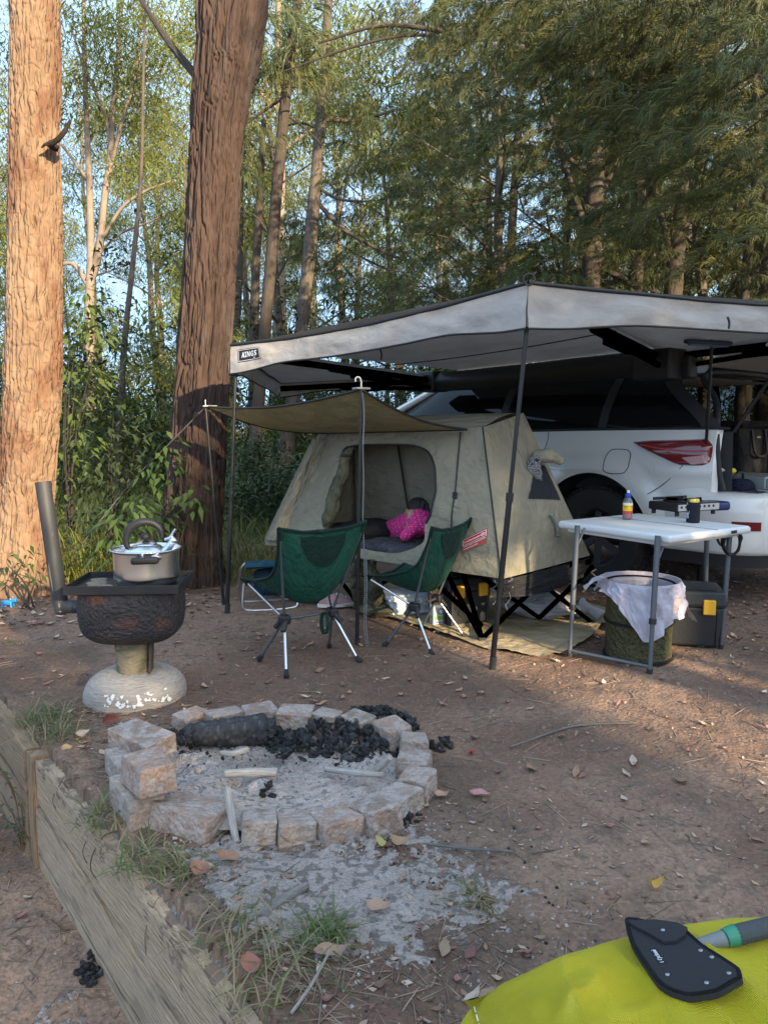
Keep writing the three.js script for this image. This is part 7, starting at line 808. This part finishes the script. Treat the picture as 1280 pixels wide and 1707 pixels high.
  // leaves one can point at
  for (const [label, x, y, h, L, W, curl, tilt, turn, c, i] of [
    ['curled yellow dead leaf on the bare dirt above the yellow sack', 1090, 1471, 0.012, 0.1, 0.034, 1.6, 0.25, 0.3, [0.55, 0.34, 0.07], 1], ['small bright red leaf on the dirt right of the fire ring', 785, 1255, 0.006, 0.055, 0.026, 0.9, 0.4, 1.1, [0.3, 0.035, 0.03], 2], ['broad pale pink dead leaf right of the fire ring', 800, 1327, 0.006, 0.1, 0.05, 0.7, 0.1, -0.1, [0.4, 0.2, 0.18], 3], ['tan dead leaf close to the right stones of the ring', 735, 1327, 0.008, 0.085, 0.045, 1, 0.2, 0.4, [0.4, 0.24, 0.16], 4],
    ['dark crimson leaf lying against the concrete cooker foot', 225, 1206, 0.02, 0.13, 0.045, 0.6, 0.3, 0.15, [0.14, 0.02, 0.03], 5], ['maroon leaf standing upright against the concrete foot', 182, 1196, 0.04, 0.11, 0.06, 0.7, 1.2, 0.8, [0.2, 0.06, 0.04], 6], ['long curled grey-tan leaf in front of the middle front stone', 490, 1403, 0.012, 0.15, 0.034, 1.1, 0.1, 0.5, [0.44, 0.33, 0.25], 7], ['broad reddish-brown leaf among the grass under the wall edge', 340, 1455, 0.02, 0.1, 0.06, 1.2, 0.4, -0.5, [0.33, 0.17, 0.12], 8],
    ['brown leaf with a curled edge left of the fallen branch', 385, 1438, 0.015, 0.12, 0.05, 0.9, 0.2, -0.4, [0.3, 0.16, 0.1], 9], ['large light brown leaf right of the green grass tuft', 630, 1518, 0.012, 0.1, 0.055, 0.9, 0.15, 0.3, [0.36, 0.23, 0.16], 10], ['long brown leaf under the green grass tuft', 552, 1592, 0.015, 0.12, 0.05, 0.8, 0.2, 0.2, [0.31, 0.2, 0.14], 11], ['crumpled brown leaf at the lower edge of the soil bank', 425, 1622, 0.015, 0.1, 0.055, 1.4, 0.3, -0.4, [0.28, 0.13, 0.09], 12],
    ['yellow-green withered leaf on the ash below the ring', 640, 1410, 0.01, 0.08, 0.03, 1.3, 0.3, -0.8, [0.42, 0.36, 0.13], 13], ['brown oak-coloured leaf on the ash right of the withered leaf', 668, 1410, 0.012, 0.1, 0.05, 1.1, 0.2, -0.2, [0.34, 0.22, 0.13], 14], ['pale tan leaf on the slope left of the fire ring', 136, 1228, 0.02, 0.1, 0.05, 0.8, 0.3, 1.1, [0.42, 0.32, 0.25], 15], ['orange-tan leaf by the wall edge below the cooker', 112, 1252, 0.03, 0.07, 0.04, 1.1, 0.4, 0.4, [0.5, 0.3, 0.14], 16]]) {
    const p = gp(x, y, h), t = obj('fallen_leaf', leafShape(L * 0.85, W * 0.75, curl * 1.3, 0.2, i), dead(...c)); t.position.copy(p); t.position.y = gh(p.x, p.z) + h * 0.8; t.rotation.set(tilt, turn, 0, 'YXZ'); tag(t, label, 'leaf');
  }
}
// ---------------------------------------------------------------- grass and weeds at the wall, grass and shrubs behind the camp
const bladeGeo = (() => { const P = [], I = []; [[0, 0, 1], [0.1, 0.5, 0.8], [0.38, 0.86, 0.5], [0.75, 1, 0]].forEach(([x, y, w]) => P.push(x, y, -w * 0.5, x, y, w * 0.5)); for (let k = 0; k < 3; k++) I.push(k * 2, k * 2 + 1, k * 2 + 2, k * 2 + 1, k * 2 + 3, k * 2 + 2); return geom(P, null, I); })();
function tuft(label, px, py, n, h, spreadR, dry, seed, base = 0) {
  const p = gp(px, py, base); p.y = gh(p.x, p.z) - 0.004; const t = thing('grass_tuft', label, 'grass', p), r = rngOf(seed), g = [[], []];
  for (let i = 0; i < n; i++) { const a = r() * 6.283, q = Math.sqrt(r()) * spreadR, L = h * (0.5 + 0.8 * r()), b = bladeGeo.clone(); b.applyMatrix4(M4(Math.cos(a) * q, 0, Math.sin(a) * q, 0, r() * 6.283, -0.2 - r() * 0.9, 1, L * (1 - 0.3 * r()), 1).multiply(new THREE.Matrix4().makeScale(L, 1, 0.0035 + r() * 0.003))); g[r() < dry ? 1 : 0].push(b); }
  if (g[0].length) obj('green_blades', g[0], leafMat(0.12, 0.17, 0.045), t); if (g[1].length) obj('dry_blades', g[1], leafMat(0.34, 0.28, 0.16), t);
}
tuft('tall green and straw grass tuft at the wall corner left of the cooker', 82, 1200, 130, 0.14, 0.12, 0.35, 1); tuft('straw-coloured grass spilling at the wall edge left of the crimson leaf', 92, 1228, 110, 0.11, 0.11, 0.6, 2); tuft('low grass clump at the top edge of the wall below the left bricks', 188, 1366, 120, 0.09, 0.12, 0.5, 3); tuft('grey-green grass tuft on the bank below the big front stone', 236, 1442, 90, 0.1, 0.09, 0.35, 4); tuft('wispy grass tuft left of the broad red-brown leaf', 305, 1462, 70, 0.1, 0.08, 0.5, 5); tuft('bright green round grass tuft near the bottom of the picture', 538, 1568, 170, 0.085, 0.055, 0.15, 6); tuft('thin straw grass tuft on the dirt right of the ash', 795, 1500, 46, 0.085, 0.03, 0.75, 7); tuft('sparse dry grass along the wall edge at the bottom', 398, 1560, 90, 0.1, 0.12, 0.75, 8); tuft('straggly dry grass on the bank below the fallen branch', 452, 1640, 90, 0.1, 0.12, 0.8, 9); tuft('tiny green sprig on the path beyond the ring', 18, 1072, 30, 0.06, 0.07, 0.1, 10);
{
  const p = gp(38, 1420, LOW), t = thing('trailing_weed', 'small round-leaved weed growing up the foot of the wall at the left edge', 'weed', p), r = rngOf(44), st = [], lv = [];
  for (let i = 0; i < 16; i++) { const e = V((r() - 0.6) * 0.3, 0.08 + r() * 0.42, (r() - 0.5) * 0.12), m = V(e.x * 0.4 + 0.03, e.y * 0.6, e.z * 0.5); st.push(taper([V(0, 0, 0), m, e], [0.003, 0.0025, 0.001], 12, 5)); const c = new THREE.CatmullRomCurve3([V(0, 0, 0), m, e]); for (let k = 0; k < 9; k++) { const b = c.getPoint(0.25 + 0.75 * k / 8), d = unit(r); d.y *= 0.3; d.normalize(); lv.push([b, d, d.clone().cross(V(0, 1, 0)).normalize(), 0.018 + r() * 0.016, 0.018, 0.1]); } }
  obj('stems', st, mat(0.16, 0.1, 0.06, 0.9), t); obj('leaves', leafGeo(lv), leafMat(0.09, 0.16, 0.1), t);
  const rt = thing('hanging_roots', 'fine dark roots and a green sprig hanging down the timber wall', 'roots', [0, 0, 0]), g = [], r2 = rngOf(12); for (let i = 0; i < 7; i++) { const s = 0.1 + Math.pow(r2(), 1.5) * 1.3, b = V(WA.x + WD.x * s + WN.x * 0.062, 0.0, WA.z + WD.z * s + WN.z * 0.062), L = 0.08 + r2() * 0.26; g.push(tube([V(b.x - WN.x * 0.02 + (r2() - 0.5) * 0.1, 0.004, b.z - WN.z * 0.02), b, b.clone().add(V((r2() - 0.5) * 0.09 + WN.x * 0.01, -L * 0.5, WN.z * 0.01)), b.clone().add(V((r2() - 0.5) * 0.08 + WN.x * 0.006, -L, (r2() - 0.5) * 0.05 + WN.z * 0.006))], 0.0012 + r2() * 0.0014, 16, 4)); } obj('root_strands', g, mat(0.07, 0.05, 0.035, 0.95), rt);
  const ls = [], s0 = 0.42, bb = V(WA.x + WD.x * s0 + WN.x * 0.07, 0, WA.z + WD.z * s0 + WN.z * 0.07); for (let i = 0; i < 34; i++) { const y = -0.04 - i * 0.008, d = V(WD.x * (i % 2 ? 1 : -1), -0.9, WD.z * (i % 2 ? 1 : -1)).normalize(); ls.push([bb.clone().add(V(0.012 * Math.sin(i * 0.4), y, 0)), d, WN.clone().cross(d).normalize(), 0.022, 0.007, 0]); } obj('sprig_leaves', leafGeo(ls), leafMat(0.08, 0.13, 0.05), rt);
}
// leafy saplings between the trunks
function sapling(label, px, z, spots, leafL, seed, m = LEAF.broad) {     // spots: [px, py, radius, leaves]
  const b = at(px, 900, z); b.y = gh(b.x, b.z) - 0.02; const t = thing('leafy_sapling', label, 'shrub', b), r = rngOf(seed), st = [], lv = [];
  for (const [x, y, R, n] of spots) { const c = at(x, y, z + (r() - 0.5) * 0.7).sub(b); st.push(taper([V((r() - 0.5) * 0.1, 0, (r() - 0.5) * 0.1), V(c.x * 0.4 + (r() - 0.5) * 0.15, c.y * 0.55, c.z * 0.4), c], [0.009, 0.007, 0.002], 18, 6, 0.15, x)); for (let i = 0; i < n; i++) { const q = unit(r).multiplyScalar(R * Math.cbrt(r())), d = V(q.x, 0, q.z).normalize().add(V((r() - 0.5), -0.55 + (r() - 0.5) * 0.8, (r() - 0.5))).normalize(); lv.push([c.clone().add(q), d, d.clone().cross(V(0, 1, 0)).normalize().applyAxisAngle(d, (r() - 0.5) * 1.3), leafL * (0.6 + 0.7 * r()), leafL * 0.4, 0.2]); } }
  obj('stems', st, barkDark, t); obj('foliage', leafGeo(lv), m, t);
}
sapling('tall sapling whose pale top leaves catch the sun beside the left trunk', 120, 7.2, [[148, 525, 0.26, 60], [118, 560, 0.22, 40], [165, 560, 0.2, 34], [138, 500, 0.16, 26], [110, 620, 0.25, 40], [150, 650, 0.28, 46], [112, 700, 0.3, 60], [140, 745, 0.3, 60], [105, 790, 0.3, 60], [95, 850, 0.25, 50]], 0.11, 3, leafMat(0.11, 0.16, 0.035));
sapling('broad-leaved shrub in front of the dark stringybark trunk', 285, 5.75, [[275, 745, 0.16, 26], [296, 800, 0.17, 34], [325, 830, 0.14, 26], [255, 800, 0.2, 36], [300, 850, 0.16, 30], [240, 850, 0.22, 40], [270, 880, 0.2, 40], [215, 870, 0.2, 34], [190, 905, 0.2, 34]], 0.1, 5);
sapling('dense leafy shrub behind the steel pot and stovepipe', 185, 6.9, [[180, 740, 0.32, 60], [215, 790, 0.34, 70], [160, 820, 0.34, 70], [140, 880, 0.34, 70], [200, 880, 0.34, 70], [230, 740, 0.3, 50], [190, 690, 0.3, 46], [250, 700, 0.24, 36]], 0.09, 7, LEAF.dark);
sapling('small leafy shoot at the foot of the sunlit trunk', 40, 5.3, [[12, 940, 0.1, 12], [40, 935, 0.12, 16], [62, 955, 0.1, 12], [25, 965, 0.1, 12]], 0.07, 9);
{
  const r = rngOf(654), gm = [], gc = [];
  const blade = (x, z, h, dry) => { gm.push(M4(x, gh(x, z) - 0.02, z, 0, r() * 6.283, -0.15 - r() * 0.5, 1).multiply(new THREE.Matrix4().makeScale(h * 0.7, h, 0.006 + r() * 0.006))); const k = 0.65 + r() * 0.7; gc.push(r() < dry ? new THREE.Color().setRGB(1.5 * k, 1.15 * k, 0.9 * k) : new THREE.Color().setRGB(0.75 * k, k, 0.55 * k)); };
  for (let i = 0; i < 13000; i++) { const z = lerp(6.1, 15, Math.pow(r(), 1.3)), px = lerp(-150, 560, r()); if ((px > 470 && z < 6.6) || (px > 330 && r() < 0.5)) continue; blade(PX(px, z), -z, 0.18 + r() * 0.45, 0.5); }
  for (let i = 0; i < 9000; i++) { const z = lerp(9, 24, r()), px = lerp(560, 1400, r()); blade(PX(px, z), -z, 0.2 + r() * 0.5, 0.5); }
  tag(inst('undergrowth_grass', bladeGeo, LEAF.grass, gm, gc, scene), 'tall loose grass covering the forest floor behind the camp', null, null, 'stuff');
}
renderer.render(scene, camera);
